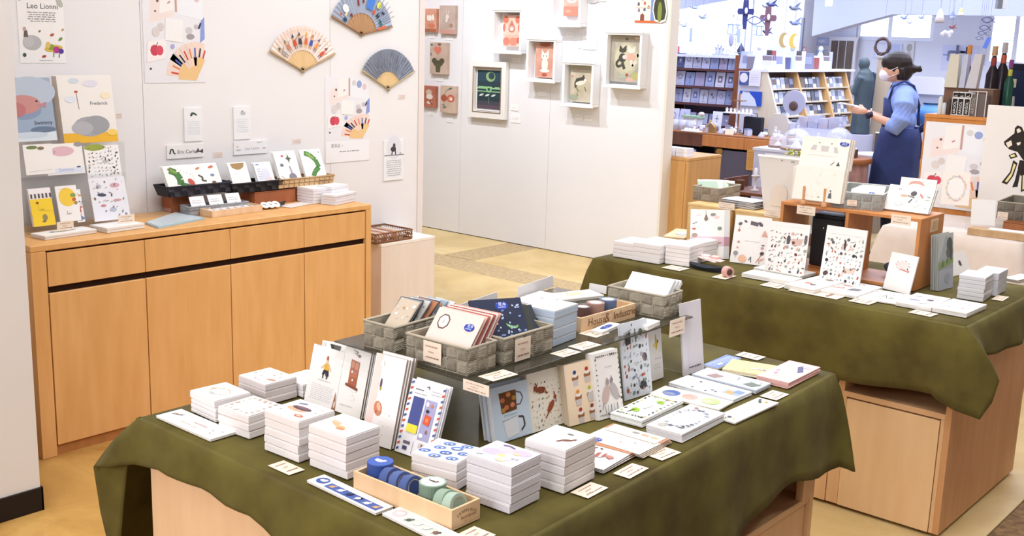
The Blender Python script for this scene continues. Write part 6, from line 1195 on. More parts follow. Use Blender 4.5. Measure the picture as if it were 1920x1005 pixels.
# ================================================================== GOODS ON THE LEFT CABINET
ZB=ZC+.0006
lpb=lambda c_:M(c_,.6)
BXM=M('#b06a44',.7,'wood',c2='#9c5936')
for(x0,x1,ya_,yb2,h_,l_)in((-4.235,-4.15,2.60,2.69,.085,'brown box under the left black basket'),(-4.235,-4.1,2.99,3.22,.062,'long brown box under the middle black basket'),(-4.235,-4.11,3.20+.03,3.37,.072,'brown box under the wicker basket')):
 o=thing('riser_box',l_,'box',(x0,ya_,ZB));MB().box(0,x1-x0,0,yb2-ya_,0,h_-.004,BXM,c=.002).build('body',o);MB().box(-.001,x1-x0+.001,-.001,yb2-ya_+.001,h_-.0038,h_,BXM).build('lid',o)
G7='baskets of picture cards on the sideboard'
def tub(tlr,trr,bl_,xf,depth,label,col,cards,weave=False):
 """basket facing +x; tlr/trr rim corners on plane x = xf, bl_ bottom pixel"""
 A_,B_,C_=atx(*tlr,xf),atx(*trr,xf),atx(*bl_,xf);y0,y1,z1,z0=A_.y,B_.y,(A_.z+B_.z)/2,C_.z
 z0=max(z0,ZB);W=y1-y0;h=z1-z0;o=thing('card_basket',label,'basket',(xf,(y0+y1)/2,z0),0,G7)
 m=M(col,.8,'weave',c2=col,scale=1.5,bump=.8);t=.004;s_=.012
 def wall(p0,p1,q0,q1,nm): # p bottom pts, q top pts
  MB().add([p0,p1,q1,q0]+[tuple(c-(t if k==0 else 0)for k,c in enumerate(p))for p in(p0,p1,q1,q0)],[(0,1,2,3),(7,6,5,4),(0,4,5,1),(1,5,6,2),(2,6,7,3),(3,7,4,0)],m).build(nm,o)
 b0,b1,t0,t1=(-s_,-W/2+s_,0),(-s_,W/2-s_,0),(0,-W/2,h),(0,W/2,h);d_=-depth
 wall(b0,b1,t0,t1,'front_panel');wall((d_+s_,-W/2+s_,0),(d_+s_,W/2-s_,0),(d_,-W/2,h),(d_,W/2,h),'back_panel')
 for s2 in(-1,1):
  q_=[(-s_,s2*(W/2-s_),0),(d_+s_,s2*(W/2-s_),0),(d_,s2*W/2,h),(0,s2*W/2,h)]
  MB().add(q_+[(x,y-s2*t,z)for x,y,z in q_],[(0,1,2,3),(7,6,5,4),(0,4,5,1),(1,5,6,2),(2,6,7,3),(3,7,4,0)],m).build('end_panel',o)
 MB().box(d_+s_,-s_,-W/2+s_,W/2-s_,0,.003,m).build('bottom',o)
 MB().tube([(0,-W/2,h),(0,W/2,h),(d_,W/2,h),(d_,-W/2,h)],.0045,6,m,closed=True).build('rim',o)
 n=max(6,int(W/.03));hp=h/2
 pm=MB().box(-.0022,0,-W/n/2+.001,W/n/2-.001,.001,hp-.001,M(col,.6,'weave',c2=col,bump=.6),c=.0008).mesh('weave_patch')
 for r_ in range(2):
  for i in range(n):
   if(i+r_)%2 or weave:
    q_=obj('weave_patch',pm,o,(-s_+(r_+.5)*s_*.5+.0028+.0015*(r_==0),-W/2+W/n*(i+.5)*(1-.0)+0,h*.5*r_))
    q_.scale=(1,.93,1)
 for k,(u,w_,h2,dx,tilt,yaw,label2,cat,nm,col2,sh,zoff,nn)in enumerate(cards):
  for i in range(nn):
   c_=thing(nm,label2 if i==0 else f'{ORD[i].replace("top", "front")} card behind {label2}'.replace('with big ','with ').replace(' and red pod','').replace(' and small stars',''),cat,(xf-.012-dx-.006*i,y0+u*W,z0+zoff),R(90),'picture cards in the sideboard baskets')
   m4=Matrix.Rotation(-R(tilt),4,'X');MB().box(-w_/2-.002*i,w_/2-.002*i,0,.003,0,h2,M(col2,.6),m4,c=.0005).build('card',c_)
   if i==0:art(sh,w_,h2,lambda x,y,q,m4=m4:m4@Vector((x-w_/2,-.0003-q,y)),c_)
 return o
green=[L([(.2,.85),(.42,.74),(.5,.5),(.46,.3),(.7,.2)],.24,'#4f8044'),L([(.24,.86),(.44,.72)],.1,'#7fa04a'),E(.66,.24,.14,.1,'#4f7a44'),E(.2,.88,.05,.04,'#8a6a3c')]
tub((315,352),(434,342),(322,371),-4.09,.11,'long black woven basket at left holding two picture card sets','#33303a',[
 (.28,.135,.13,.0,30,0,'white card with green curved stem and red pod in left basket','greeting card','greeting_card','#f6f2ee',green+[E(.86,.36,.1,.16,'#c4584c',.5)]+[E(.6+.1*i,.8-.05*i,.015,.012,'#7a8a9a')for i in range(4)],.012,3),
 (.7,.135,.13,.0,30,0,'white card with small leaf shapes, right half of left basket','greeting card','greeting_card','#f6f2ee',[E(.25,.84,.09,.04,'#c98062',.3),E(.75,.86,.11,.05,'#c9785c',.2),L([(.2,.6),(.34,.5),(.28,.4),(.44,.36)],.06,'#5a5c4c'),E(.72,.56,.08,.05,'#8088b0'),E(.7,.3,.08,.05,'#7a5a44'),E(.12,.2,.04,.03,'#6d7a54')],.012,2)])
tub((435,347),(531,337),(441,364),-4.09,.11,'long black woven basket in the middle holding two white cards','#262327',[
 (.26,.1,.13,0,26,0,'white card with brown half circle window in middle basket','greeting card','greeting_card','#f4f1ef',[P([(.14,.97),(.88,.97),(.8,.82),(.6,.74),(.4,.74),(.2,.82)],'#a98a5c'),L([(.42,.12),(.5,.2),(.56,.1)],.03,'#8a8a8c'),E(.3,.6,.02,.015,'#8a8a8c')],.014,2),
 (.74,.094,.122,0,26,0,'white card with faint lilac drawing in middle basket','greeting card','greeting_card','#eff0f4',[E(.55,.5,.26,.26,'#dcdcea'),E(.7,.3,.16,.1,'#ecd3cf'),E(.2,.92,.12,.03,'#9aa4c0')]+X(.1,.2,.3,.8,6,'#c4c8d8',3),.014,3)])
tub((523,335),(627,331),(531,354),-4.09,.115,'natural wicker basket holding two larger picture cards','#dcb583',[
 (.27,.125,.168,0,24,0,'white card with grey leaf plume and small stars in wicker basket','greeting card','greeting_card','#f6f4f2',[E(.62,.22,.18,.14,'#8a8690',.3),L([(.1,.3),(.3,.14),(.5,.14)],.02,'#8a8a90'),L([(.62,.36),(.58,.56)],.07,'#a5a0a8'),E(.25,.6,.08,.05,'#7a788a'),E(.36,.86,.06,.03,'#cf5c54'),P([(.6,.92),(.66,.8),(.76,.78),(.66,.74),(.62,.64),(.58,.74),(.48,.78),(.58,.82)],'#5c6a58')],.01,3),
 (.73,.125,.168,0,24,0,'white card with big green curved stem in wicker basket','greeting card','greeting_card','#f6f4f2',[L([(.2,.9),(.44,.84),(.66,.68),(.74,.46),(.5,.34),(.36,.2)],.2,'#5a8c4c'),L([(.3,.9),(.6,.72)],.1,'#8fae5a'),E(.4,.1,.14,.06,'#cf9070'),E(.9,.9,.03,.02,'#8a8a8a')],.01,2)],True)
# small grey basket of white postcards + pale wooden tray
A_=at(345.8,405,ZB)
k8=basket((356,406),(353,389),(338,384),(462.5,377),ZB,'small pale grey woven basket of white postcards on the sideboard',2,6,cols=('#b4b2b4','#9b999c','#c2c0c2'),rim='#aaa8ac')
for i in range(9):
 gy=.2+.3*(i//3)+.02*(i%3)
 in_basket(k8,.8-.12*(i%3),gy,.066,.064,34,84,.0022,f'white postcard in the pale grey sideboard basket, {["first", "second", "third", "fourth", "fifth", "sixth", "seventh", "eighth", "ninth"][i]} from the left','postcard','postcard','#f3f1f1',([E(.6,.3,.1,.06,'#6a6468')]+X(.1,.5,.8,.8,2,'#c9c6ca',i))if i%3==0 else[],.018,'postcards in the sideboard basket')
o4=tray((398.4,408.5),(398.4,396),(379.5,391),(489,383.5),ZB,'pale wooden tray of small cards on the sideboard front edge',[],'x',col='#ecd2b4',th=.004)
_,c_,a_,W_,D_,h_=o4
for i in range(6):
 f=(i+.5)/6-.5;q_=c_+Vector((-math.sin(a_),math.cos(a_),0))*f*(D_*.86)
 o=thing('mini_card',f'small white card in the pale sideboard tray, {["first", "second", "third", "fourth", "fifth", "last"][i]} from the left','card',(q_.x,q_.y,ZB+.012),a_+R(-4+3*(i%3)),'small cards in the sideboard tray')
 MB().box(-W_*.38,W_*.38,-D_*.065,D_*.065,0,.012,M('#f0ebe8',.7),c=.0008).build('card_body',o)
 art([E(.5,.5,.2,.2,['#c98a7c','#8a98a8','#5d5a60'][i%3])],W_*.76,D_*.13,lambda u,v,q:(u-W_*.38,v-D_*.065,.012+q),o)
dh2,_,_=dish((487,392),(536,384),0,ZB,'small black boat dish with white round tags on the sideboard','#2a2422',.018,.05)
for i,(px,py)in enumerate(((496,384),(507,383),(517,382))):
 p_=at(px,py,ZB+.02);o=thing('round_tag',['white round tag at the left of black dish','white round tag in the middle of black dish','white round tag at the right of black dish'][i],'tag',(p_.x,p_.y,ZB+.016),0,'round tags in the black dish')
 m4=Matrix.Rotation(R(35),4,'Y');MB().lathe([(.019,0),(.02,.001),(.02,.004),(.019,.005)],20,M('#f3efec',.5),m4).build('disc',o);art([L([(.4,.3),(.5,.6),(.62,.5)],.08,'#3f3a3c')],.04,.04,lambda u,v,q:m4@Vector((u-.02,v-.02,.0052+q)),o)
flat((545,389),(529,385),(587,379),.003,'pink and white printed paper beside black dish on the sideboard','paper','paper_sheet',scatter(16,['#d8a8a0','#c9c4c8','#a98474'],4,.02,.05),ZB,'#f0e6e4')
GS='white boxed memo stacks on the sideboard'
stack((587,383),(588.4,354.7),(563,349),(624,350),5,'white memo block','in left tall sideboard stack beside wicker basket',GS,[],ZB,'#e6e3e8')
stack((622,381),(624,350.5),(599,347),(652,345),5,'white memo block','in right tall sideboard stack behind the low stack',GS,[],ZB,'#e6e3e8')
stack((629.6,385.6),(629.6,367),(606,363.5),(662.8,358.5),4,'white memo block','in the low front sideboard stack',GS,X(.2,.4,.8,.6,1,'#dcdade'),ZB,'#dfdce2')
# clear glass plate and block
A_,B_,C_2,D_2=at(272,420,ZB),at(297,429,ZB),at(385,411,ZB),at(330,400,ZB)
o=thing('glass_plate','flat blue-green glass display plate lying on the sideboard','plate',(B_.x,B_.y,ZB));poly=[(p.x-B_.x,p.y-B_.y)for p in(A_,B_,C_2,D_2)]
MB().prism(poly,0,.007,M('#a9c4cc',.15)).build('plate',o);MB().prism([(x*.9-.01,y*.9+.008)for x,y in poly],.0072,.0085,M('#d3e0e6',.2)).build('paper_insert',o)
o=thing('acrylic_block','clear acrylic block behind the glass plate','block',(-4.2,2.42,ZB));MB().box(0,.1,0,.14,0,.03,_ac,c=.001).build('block',o)

# big book and pad display at the left ------------------------------------
def stand_x(tl,tr,br,bl,xb,tilt,thick,label,cat,name,sh,n=1,col=PAPER,edge='#e6e0dc',group=None,base=None,gap=.001):
 """item facing +x, leaning back towards -x; bottom edge on plane x = xb"""
 BL,BR=atx(*bl,xb),atx(*br,xb);z0=base if base is not None else(BL.z+BR.z)/2;W=BR.y-BL.y;th=R(tilt)
 d=ray(*tl);nn=Vector((math.cos(th),0,math.sin(th)));o0=Vector((xb,BL.y,z0));t=(o0-CAM).dot(nn)/d.dot(nn);Pt=CAM+d*t;H=(Pt-o0).dot(Vector((-math.sin(th),0,math.cos(th))))
 res=[]
 for i in range(n):
  o=thing(name,label if i==0 else f'{ORD[i].replace("top", "front")} copy behind {label}'[:118],cat,(xb-i*(thick+gap),(BL.y+BR.y)/2,z0+.0005),R(90),group);m4=Matrix.Rotation(-th,4,'X')
  MB().box(-W/2,W/2,0,thick,0,H-.001,M(edge,.7),m4,c=min(.0006,thick*.2)).build('page_block',o);MB().box(-W/2,W/2,-.0006,-.0001,0,H,M(col,.5),m4).build('cover',o)
  if i==0:art(sh,W,H,lambda x,y,q:m4@Vector((x-W/2,-.0007-q,y)),o)
  res.append(o)
 return res,W,H,z0
G8='picture books and pads on the left display'
book1=[Q(0,0,1,1,'#9fb0c6'),E(.5,.78,.6,.24,'#b9c4d4'),E(.3,.5,.42,.16,'#8a9cb8'),E(.3,.58,.42,.15,'#c9908c'),E(.1,.5,.25,.12,'#c07a7c'),P([(.6,.56),(.86,.62),(.82,.52)],'#b98a94'),E(.62,.63,.03,.015,'#4a3f48'),Q(0,0,1,.14,'#e2e8ee'),T(.5,.26,.13,'#4a5060','Swimmy'),E(.7,.18,.3,.05,'#6f7f96'),E(.4,.1,.4,.05,'#d0dae4')]
b1=stand_x((39,146),(94,146),(107.5,264),(28,266),-4.13,9,.008,'large blue picture book with red fish shape at far left','book','picture_book',book1,1,'#9fb0c6',group=G8)
book2=[Q(0,0,1,1,'#eee9e4'),Q(0,0,1,.15,'#f0b83c'),E(.5,.24,.3,.15,'#a9a8ae'),E(.62,.26,.25,.14,'#9fa0a6'),E(.36,.22,.2,.1,'#b4b3b8'),L([(.34,.5),(.32,.74)],.01,'#6a5a5c'),E(.32,.76,.035,.018,'#c4584c'),E(.42,.44,.07,.055,'#77706c'),E(.36,.5,.03,.03,'#a59a98'),E(.48,.5,.03,.03,'#a59a98'),T(.55,.56,.085,'#6a6f84','Frederick'),E(.3,.92,.1,.04,'#cfd8e4'),E(.6,.88,.14,.05,'#e0dcea'),E(.86,.7,.1,.05,'#f2e2c4'),E(.2,.65,.1,.05,'#dfe4ee'),E(.9,.14,.1,.05,'#f4cf6a')]
book2=[q for q in book2 if not(q[0]=='e' and q[5]in('#77706c','#a59a98'))]
stand_x((110,142),(208,146.5),(222,266),(121,269),-4.13,9,.012,'large pale picture book with grey boulder and yellow ground','book','picture_book',book2,3,'#eee9e4','#d6c8ba',G8)
z_sh=atx(110,270,-4.13).z
ds=thing('display_steps','clear acrylic step stand carrying the picture books','stand',(-4.16,atx(20,300,-4.13).y,ZB));wd_=atx(228,300,-4.13).y-ds.location.y
MB().box(0,.06,0,wd_,z_sh-ZB-.005,z_sh-ZB-.0012,_ac).build('shelf',ds);MB().box(.056,.06,0,wd_,0,z_sh-ZB-.0052,_ac).build('front_panel',ds);MB().box(0,.056,.0,.004,0,z_sh-ZB-.0052,_ac).box(0,.056,wd_-.004,wd_,0,z_sh-ZB-.0052,_ac).build('side_panel',ds)
mot=scatter(64,['#4a464c','#6d6a70','#8a7a70','#a98474','#8a8f9c','#5a5458'],71,.02,.045,.04,.04,.96,.96)
xm=-4.06
row2=[((46,272),(100,270),(104,324),(50,330),'white pad with small green leaves at far left, second row',[E(.3,.9,.2,.06,'#7a8a5a'),E(.6,.86,.12,.06,'#8a7a5c'),L([(.1,.1),(.9,.14)],.01,'#c9c4b4')]),
 ((84,271),(155,270),(160,325),(90,329),'pale landscape pad with pink fish shape, second row',[E(.45,.75,.32,.16,'#e0b9c4'),E(.2,.72,.1,.05,'#c9a9c4',.4),E(.9,.95,.12,.08,'#9a9a9c'),Q(.05,.05,.95,.2,'#dfe4f4'),T(.3,.1,.12,'#a9b4d8','Swimmy'),E(.84,.22,.06,.03,'#5a6488')]),
 ((156,275),(220,272),(229,332),(165,335),'white pad covered in small dark leaf motifs, second row',[Q(0,.0,1,1,'#f3f1f1'),E(.3,.95,.3,.1,'#9aa84a'),E(.56,.5,.1,.06,'#c2c1c6')]+mot)]
for tl,tr,br,bl,l_,sh in row2:stand_x(tl,tr,br,bl,xm,10,.004,l_,'pad','display_pad',sh,1,group=G8)
z2=atx(100,331,xm).z
d2_=thing('display_steps','lower clear step under the second row of pads','stand',(-4.1,ds.location.y,ZB));MB().box(.066,.07,0,wd_-.04,0,z2-ZB-.0045,_ac).box(0,.004,0,wd_-.04,0,z2-ZB-.0045,_ac).build('step_panel',d2_);MB().box(0,.07,0,wd_-.04,z2-ZB-.004,z2-ZB-.0005,_ac).build('tread',d2_)
xq=-3.99
ycal=[Q(0,0,1,.72,'#f4cf3a'),Q(0,.72,1,1,'#f0ecec'),L([(.34,.58),(.34,.42),(.86,.38)],.012,'#a08a3a'),E(.32,.62,.07,.03,'#8a3f2c'),T(.4,.42,.12,'#8a7a3a','Leo'),E(.56,.22,.12,.09,'#9a8a5c'),E(.5,.12,.1,.03,'#8a7a4c')]+[Q(.06+.17*i,.74,.14+.17*i,.86,'#5a5054')for i in range(6)]
stand_x((56,355),(96,353),(105,420),(64,427),xq,14,.006,'yellow topped tear-off pad at the lower left of display','pad','display_pad',ycal,2,'#f3f0ee',group=G8)
stand_x((103,350),(142,348),(153,412),(114,418),xq,14,.006,'white pad with yellow sun disc next to the yellow pad','pad','display_pad',[E(.5,.68,.4,.26,'#f3cc4a'),E(.78,.72,.14,.06,'#8aa05a'),E(.8,.6,.1,.05,'#c4664c',.4),E(.86,.5,.09,.05,'#a98a5c'),L([(.4,.3),(.4,.26)],.02,'#c4584c'),T(.36,.2,.14,'#5a6a8a','Leo')]+X(.1,.9,.5,.93,1,'#a9a4b0',3),1,group=G8)
stand_x((136,356),(150,354),(160,415),(146,418),xq,14,.003,'narrow card with small coloured flowers beside the sun pad','card','display_card',scatter(16,['#6a8a5a','#c4584c','#7a88b0','#d8a86a'],5,.06,.13)+[E(.5,.12,.3,.08,'#7a88a8'),L([(.5,.6),(.5,.2)],.05,'#9aa4b8')],1,'#eeecec',group=G8)
stand_x((158,336),(229,331),(245,407),(178.5,418),xq,14,.005,'clear wrapped sticker sheet of fish and leaves, lower right of display','sticker sheet','sticker_sheet',[Q(0,0,1,1,'#e9e9f1'),E(.7,.8,.14,.06,'#d8aab4'),E(.3,.6,.13,.04,'#4a5468',-.1),E(.25,.8,.08,.05,'#b9bcc8'),E(.55,.24,.1,.06,'#b9c0d0'),E(.3,.35,.08,.03,'#c98a8c'),E(.7,.45,.12,.03,'#d0a0a4')]+mot[:36],1,'#e9e9f1',group=G8)
for(bl,br,tl,l_,sd)in(((107,425),(138,420),(105,408),'cream price card before the sun pad on the sideboard',61),((222,412),(252,407),(220,396),'cream price card before the wrapped fish sticker sheet',62)):
 BL,BR=atx(*bl,-3.94),atx(*br,-3.94);TL=atx(*tl,-3.95);W=BR.y-BL.y;H=TL.z-BL.z
 o=thing('price_card',l_,'price card',(-3.94,(BL.y+BR.y)/2,ZB+.022),R(90));MB().box(-W/2,W/2,0,.001,0,H,M(CARD,.6)).build('card',o);MB().box(-.006,.006,.0012,.012,-.021,.01,_ac).build('clip',o);art(price_shapes(sd),W,H,lambda u,v,q:(u-W/2,-.0003-q,v),o)
pile((84.7,451),(84.7,443),(68.6,436),(174,428),2,'white notebook','with grey line drawing, pile under the yellow pad','notebook',[L([(.4,.3),(.5,.45),(.45,.75)],.05,'#6a6f68'),E(.4,.3,.12,.05,'#7a7f78')],'white notebooks at the sideboard front edge',ZB)
pile((201,438),(201,428),(170,421),(270,418),2,'white notebook','in the pile before the fish sticker sheet','notebook',[],'white notebooks at the sideboard front edge',ZB)
# rattan tray on the plinth
A_=at(779,443,zp)
ZQ=zp+.0006
BASK=M('#b97f4e',.7,'weave',c2='#8f5a34',bump=.9,scale=1.3)
x0_,x1_,y0_,y1_=XW+.008,XP-.012,ya-.03,ya+.225
o=thing('rattan_tray','brown openwork rattan tray of folded papers on the pale plinth','basket',(x0_,max(y0_,3.46),ZQ));w_,d_=x1_-x0_,y1_-max(y0_,3.46);h_=.05
MB().box(0,w_,0,d_,0,.004,BASK).build('bottom',o)
for zz_ in(.008,.027,.05):MB().tube([(0,0,zz_),(w_,0,zz_),(w_,d_,zz_),(0,d_,zz_)],.0045,6,BASK,closed=True).build('rim' if zz_==.05 else 'hoop',o)
for i in range(16):
 f=i/15;
 for(p,q)in(((w_,f*d_),(w_,min(1,f+.06)*d_)),((f*w_,d_),(min(1,f+.06)*w_,d_)),((f*w_,0),(min(1,f+.06)*w_,0))):
  MB().tube([(p[0],p[1],.006),(q[0],q[1],.03),(p[0],p[1],.05)],.0022,5,BASK).build('rattan_strand',o)
for i in range(7):
 c2_=['#d8b49c','#e9ded4','#c9907c','#f0e9e4','#b97f6a','#e2c9b4','#efe6e2'][i]
 o=thing('folded_paper',f'folded printed paper in the rattan tray, {["first", "second", "third", "fourth", "fifth", "sixth", "seventh"][i]} from the sideboard end','paper',(x0_+.012,max(y0_,3.46)+.015+i*.03,ZQ+.0045),0,'papers in the rattan tray')
 m4=Matrix.Rotation(R(-34),4,'X');MB().box(0,w_-.03,0,.004,0,.05,M(c2_,.7),m4,c=.0008).build('paper',o);MB().box(.01,w_-.06,-.0006,-.0001,.012,.03,M('#9a6a50',.7),m4).build('print',o)

# ================================================================== FAR SHOP
DW=M('#6e3f28',.5,'wood',c2='#57301d');OR2=M('#c47f42',.5,'wood',c2='#b57238');BLK=M('#1e1c20',.5)
CREAM=M('#d9cdb8',.6,'wood',c2='#cfc2ab');OAKL=M('#d3a873',.55,'wood',c2='#c69a64')
def px2m(t):return t/FPX
# cabinet beside the wall end
cx0=-4.10;o=thing('side_cabinet','light wooden cabinet standing just behind the picture wall end','cabinet',(-4.62,6.62,0))
cw=aty(1291,297,6.62).x+4.62;ch=aty(1291,297,6.62).z
LC=M('#cf9f63',.5,'wood',c2='#c39257');MB().box(0,cw,0,.45,.0,ch-.02,LC,c=.002).build('body',o);MB().box(-.002,cw+.002,-.002,.452,ch-.0198,ch,LC,c=.001).build('top',o)
MB().box(.02,cw-.02,-.006,-.0003,.05,ch-.03,LC,c=.002).build('door',o)
for i,(x,l_)in enumerate(((-4.24,'left'),(-4.14,'right'))):
 for k in range(2):
  q=thing('memo_block',f'{["topmost", "lower"][k]} white memo block of the {l_} pair on the cabinet behind the wall','memo pad',(x,6.70,ch+.0305-.03*k+.0005),R(3*k),'memo blocks on the cabinet behind the wall')
  MB().box(-.045,.045,-.045,.045,0,.0285,M('#ecebf0',.7),c=.001).build('page_block',q);MB().box(-.0455,.0455,-.0455,.0455,.0286,.0298,WHITE).build('cover',q)
# low wooden shelf with dark goods between cabinet and rear table
o=thing('low_shelf','low open wooden shelf with dark goods behind the rear table','shelf',(-3.98,6.98,0));
for z_ in(.05,.3,.55):MB().box(0,.95,0,.35,z_,z_+.02,DW).build('shelf_board',o)
for x_ in(0,.93):MB().box(x_,x_+.02,0,.35,0,.65,DW).build('side_panel',o)
rr=random.Random(11)
DKC=['#2a1d1a','#4a2c20','#8a8a92','#3a3034','#c9c4c8','#5c3a28','#1f1c22']
for k,z_ in enumerate((.0705,.3205,.5705)):
 for i in range(8):
  x=-3.93+.115*i;kind=rr.randrange(3);c_=rr.choice(DKC)
  q=thing(['candle_holder','wooden_cross','round_box'][kind],f'{["dark", "brown", "small"][kind]} {["candle holder", "standing cross", "round box"][kind]}, number {i+1} from the left on the {["lowest", "middle", "top"][k]} low shelf board',['candle holder','cross','box'][kind],(x+.02,7.1+.02*(i%2),z_),0,'dark goods on the low shelf')
  kn=["dark candle holder","brown standing cross","small round box"][kind];q['label']=f'{kn}, {nth(kn+str(k))} from left in the {["lowest", "middle", "top"][k]} row of the low shelf';q['group']=f'{["candle holders", "standing crosses", "round boxes"][kind]} in the {["lowest", "middle", "top"][k]} low shelf row'
  if kind==0:MB().lathe([(.03,0),(.032,.006),(.008,.015),(.008,.08),(.028,.1),(.03,.11)],12,M(c_,.4)).build('holder',q);MB().lathe([(.012,.1102),(.012,.16),(.003,.165)],10,M('#d8d2d0',.5)).build('candle',q)
  elif kind==1:MB().box(-.03,.03,-.015,.015,0,.012,M(c_,.6)).build('foot',q);MB().box(-.009,.009,-.006,.006,.0122,.17,M(c_,.6),c=.001).build('upright',q);MB().box(-.042,.042,-.0065,.0065,.11,.128,M(c_,.6)).build('crossbar',q)
  else:MB().lathe([(.034,0),(.036,.004),(.036,.05),(.034,.054)],14,M(c_,.5)).build('body',q);MB().lathe([(.037,.0545),(.038,.058),(.038,.068),(.008,.074),(.008,.084)],14,M(c_,.4)).build('lid',q)

# glass showcase counter
GX0,GX1,GY,GZ=-5.95,-4.40,8.6,.815
o=thing('showcase_counter','showcase counter with orange drawer fronts and dark glazed base','counter',(GX0,GY,0));gw=GX1-GX0;dl=aty(1318,250,GY).x-GX0
MB().box(0,gw,0,.48,GZ-.015,GZ,M('#a0683c',.5,'wood',c2='#8f5a32'),c=.002).build('top',o)
MB().box(0,dl-.002,0,.48,.69,GZ-.0152,DW).build('drawer',o)
for a_,b_ in((dl,dl+.42),(dl+.423,gw)):MB().box(a_,b_,-.004,.48,.70,GZ-.0152,OR2,c=.003).build('drawer',o)
for x_ in(0,dl+.13,dl+.64,gw-.02):MB().box(x_,x_+.02,0,.02,.06,.699,BLK).build('post',o)
MB().box(0,gw,.45,.48,.06,.68,M('#231b1f',.8)).build('back_panel',o);MB().box(0,gw,0,.48,0,.0595,BLK).build('base',o)
for z_ in(.28,.48):MB().box(.02,gw-.02,.03,.44,z_,z_+.008,M('#5c5052',.4)).build('glass_shelf',o)
MB().box(dl+.15,dl+.64,.004,.008,.33,.68,M('#57515f',.3)).build('glass_pane',o);MB().box(.25,.75,.004,.008,.52,.66,M('#8fa9d8',.2)).build('glass_pane',o)
MB().prism([(dl+.145,.66),(dl+.165,.69),(dl+.205,.69),(dl+.22,.66),(dl+.18,.63)],.001,.01,M('#a0783c',.4,metal=.6),'y').build('latch',o)
p_=aty(1410,300,GY-.01);q=thing('paper_sign','orange paper sign hung on the front of the showcase counter','sign',(p_.x,GY-.006,p_.z-.09));MB().box(-.055,.055,-.002,0,0,.18,M('#c8934e',.7)).build('sheet',q);art(X(.1,.1,.9,.9,7,'#a87638'),.11,.18,lambda u,v,h:(u-.055,-.0022-h,v),q)
# goods in the case
for k,z_ in enumerate((.0605,.2885,.4885)):
 for i in range(9):
  x=GX0+.12+.155*i;kind=(i*3+k)%4;c_=['#6a4630','#c9c4cc','#3a3038','#8a8898','#e0dde4'][(i+k*2)%5]
  q=thing(['goblet','wooden_cross','picture_card','vase'][kind],f'{["metal goblet", "standing cross", "propped card", "small vase"][kind]}, {nth(("case", k, kind))} from left in the {["lowest", "middle", "upper"][k]} row of the showcase',['goblet','cross','card','vase'][kind],(x,GY+.12+.03*(i%2),z_),0,f'{["goblets", "crosses", "cards", "vases"][kind]} in the {["lowest", "middle", "upper"][k]} showcase row')
  if kind==0:MB().lathe([(.025,0),(.006,.01),(.006,.05),(.028,.07),(.03,.11)],12,M(c_,.25,metal=.6)).build('cup',q)
  elif kind==1:MB().box(-.009,.009,-.005,.005,0,.16,M(c_,.6)).build('upright',q);MB().box(-.04,.04,-.0055,.0055,.1,.118,M(c_,.6)).build('crossbar',q)
  elif kind==2:MB().box(-.04,.04,0,.004,0,.11,M(c_,.6),Matrix.Rotation(R(-10),4,'X')).build('card',q);MB().box(-.028,.028,-.0006,-.0002,.03,.09,M('#7a7484',.6),Matrix.Rotation(R(-10),4,'X')).build('print',q)
  else:MB().lathe([(.02,0),(.034,.03),(.03,.07),(.012,.1),(.016,.12)],12,M(c_,.3)).build('body',q);MB().lathe([(.0165,.1202),(.0165,.126)],12,M('#3a3038',.4)).build('rim',q)

# bookcase
BY=9.6;p0,p1=aty(1250,95,BY),aty(1391,112,BY);bx0,bx1=p0.x,p1.x;bz=1.5;bw=bx1-bx0
o=thing('bookcase','dark red-brown bookcase with flared ends and pointed finials','bookcase',(bx0,BY,0))
for s_,x in((0,0),(1,bw)):
 k_=.07;xs_=(x,x+k_)if s_==0 else(x-k_,x)
 MB().prism([(xs_[0]-.04-.06*s_,0),(xs_[1]+.04+.04*(1-s_),0),(xs_[1]+.012,1.05),(xs_[1],bz),(xs_[0],bz),(xs_[0]-.012,1.05)],0,.04,M('#8a4f2e',.5,'wood',c2='#774026'),'y',Matrix.Translation((0,.04,0))).box(xs_[0]+.004,xs_[1]-.004,.0402,.3,0,bz,M('#6c3c24',.6,'wood')).build('side_panel',o)
 MB().lathe([(.014,bz),(.034,bz+.018),(.04,bz+.042),(.024,bz+.075),(.001,bz+.12)],12,M('#3f3f58',.3),Matrix.Translation(((xs_[0]+xs_[1])/2,.03,0))).build('finial',o)
SHZ=[aty(1300,y_,BY).z for y_ in(128,161,193,232)]
for z_ in SHZ+[.35,.12]:MB().box(.071,bw-.071,0,.29,z_-.022,z_,M('#5c3030',.5,'wood',c2='#4c2626')).build('shelf_board',o)
MB().box(.071,bw-.071,.291,.3,.0,bz-.03,M('#7a6f86',.8)).build('back_panel',o);MB().box(.071,bw-.071,0,.29,bz-.035,bz-.012,M('#dde0f0',.7)).build('top_cloth',o)
LAV=['#b9c0e4','#c9cdea','#a9b4de','#d5d8ef','#9facd8','#dcdcec','#c2c4e0','#b0a8c8']
rr=random.Random(5)
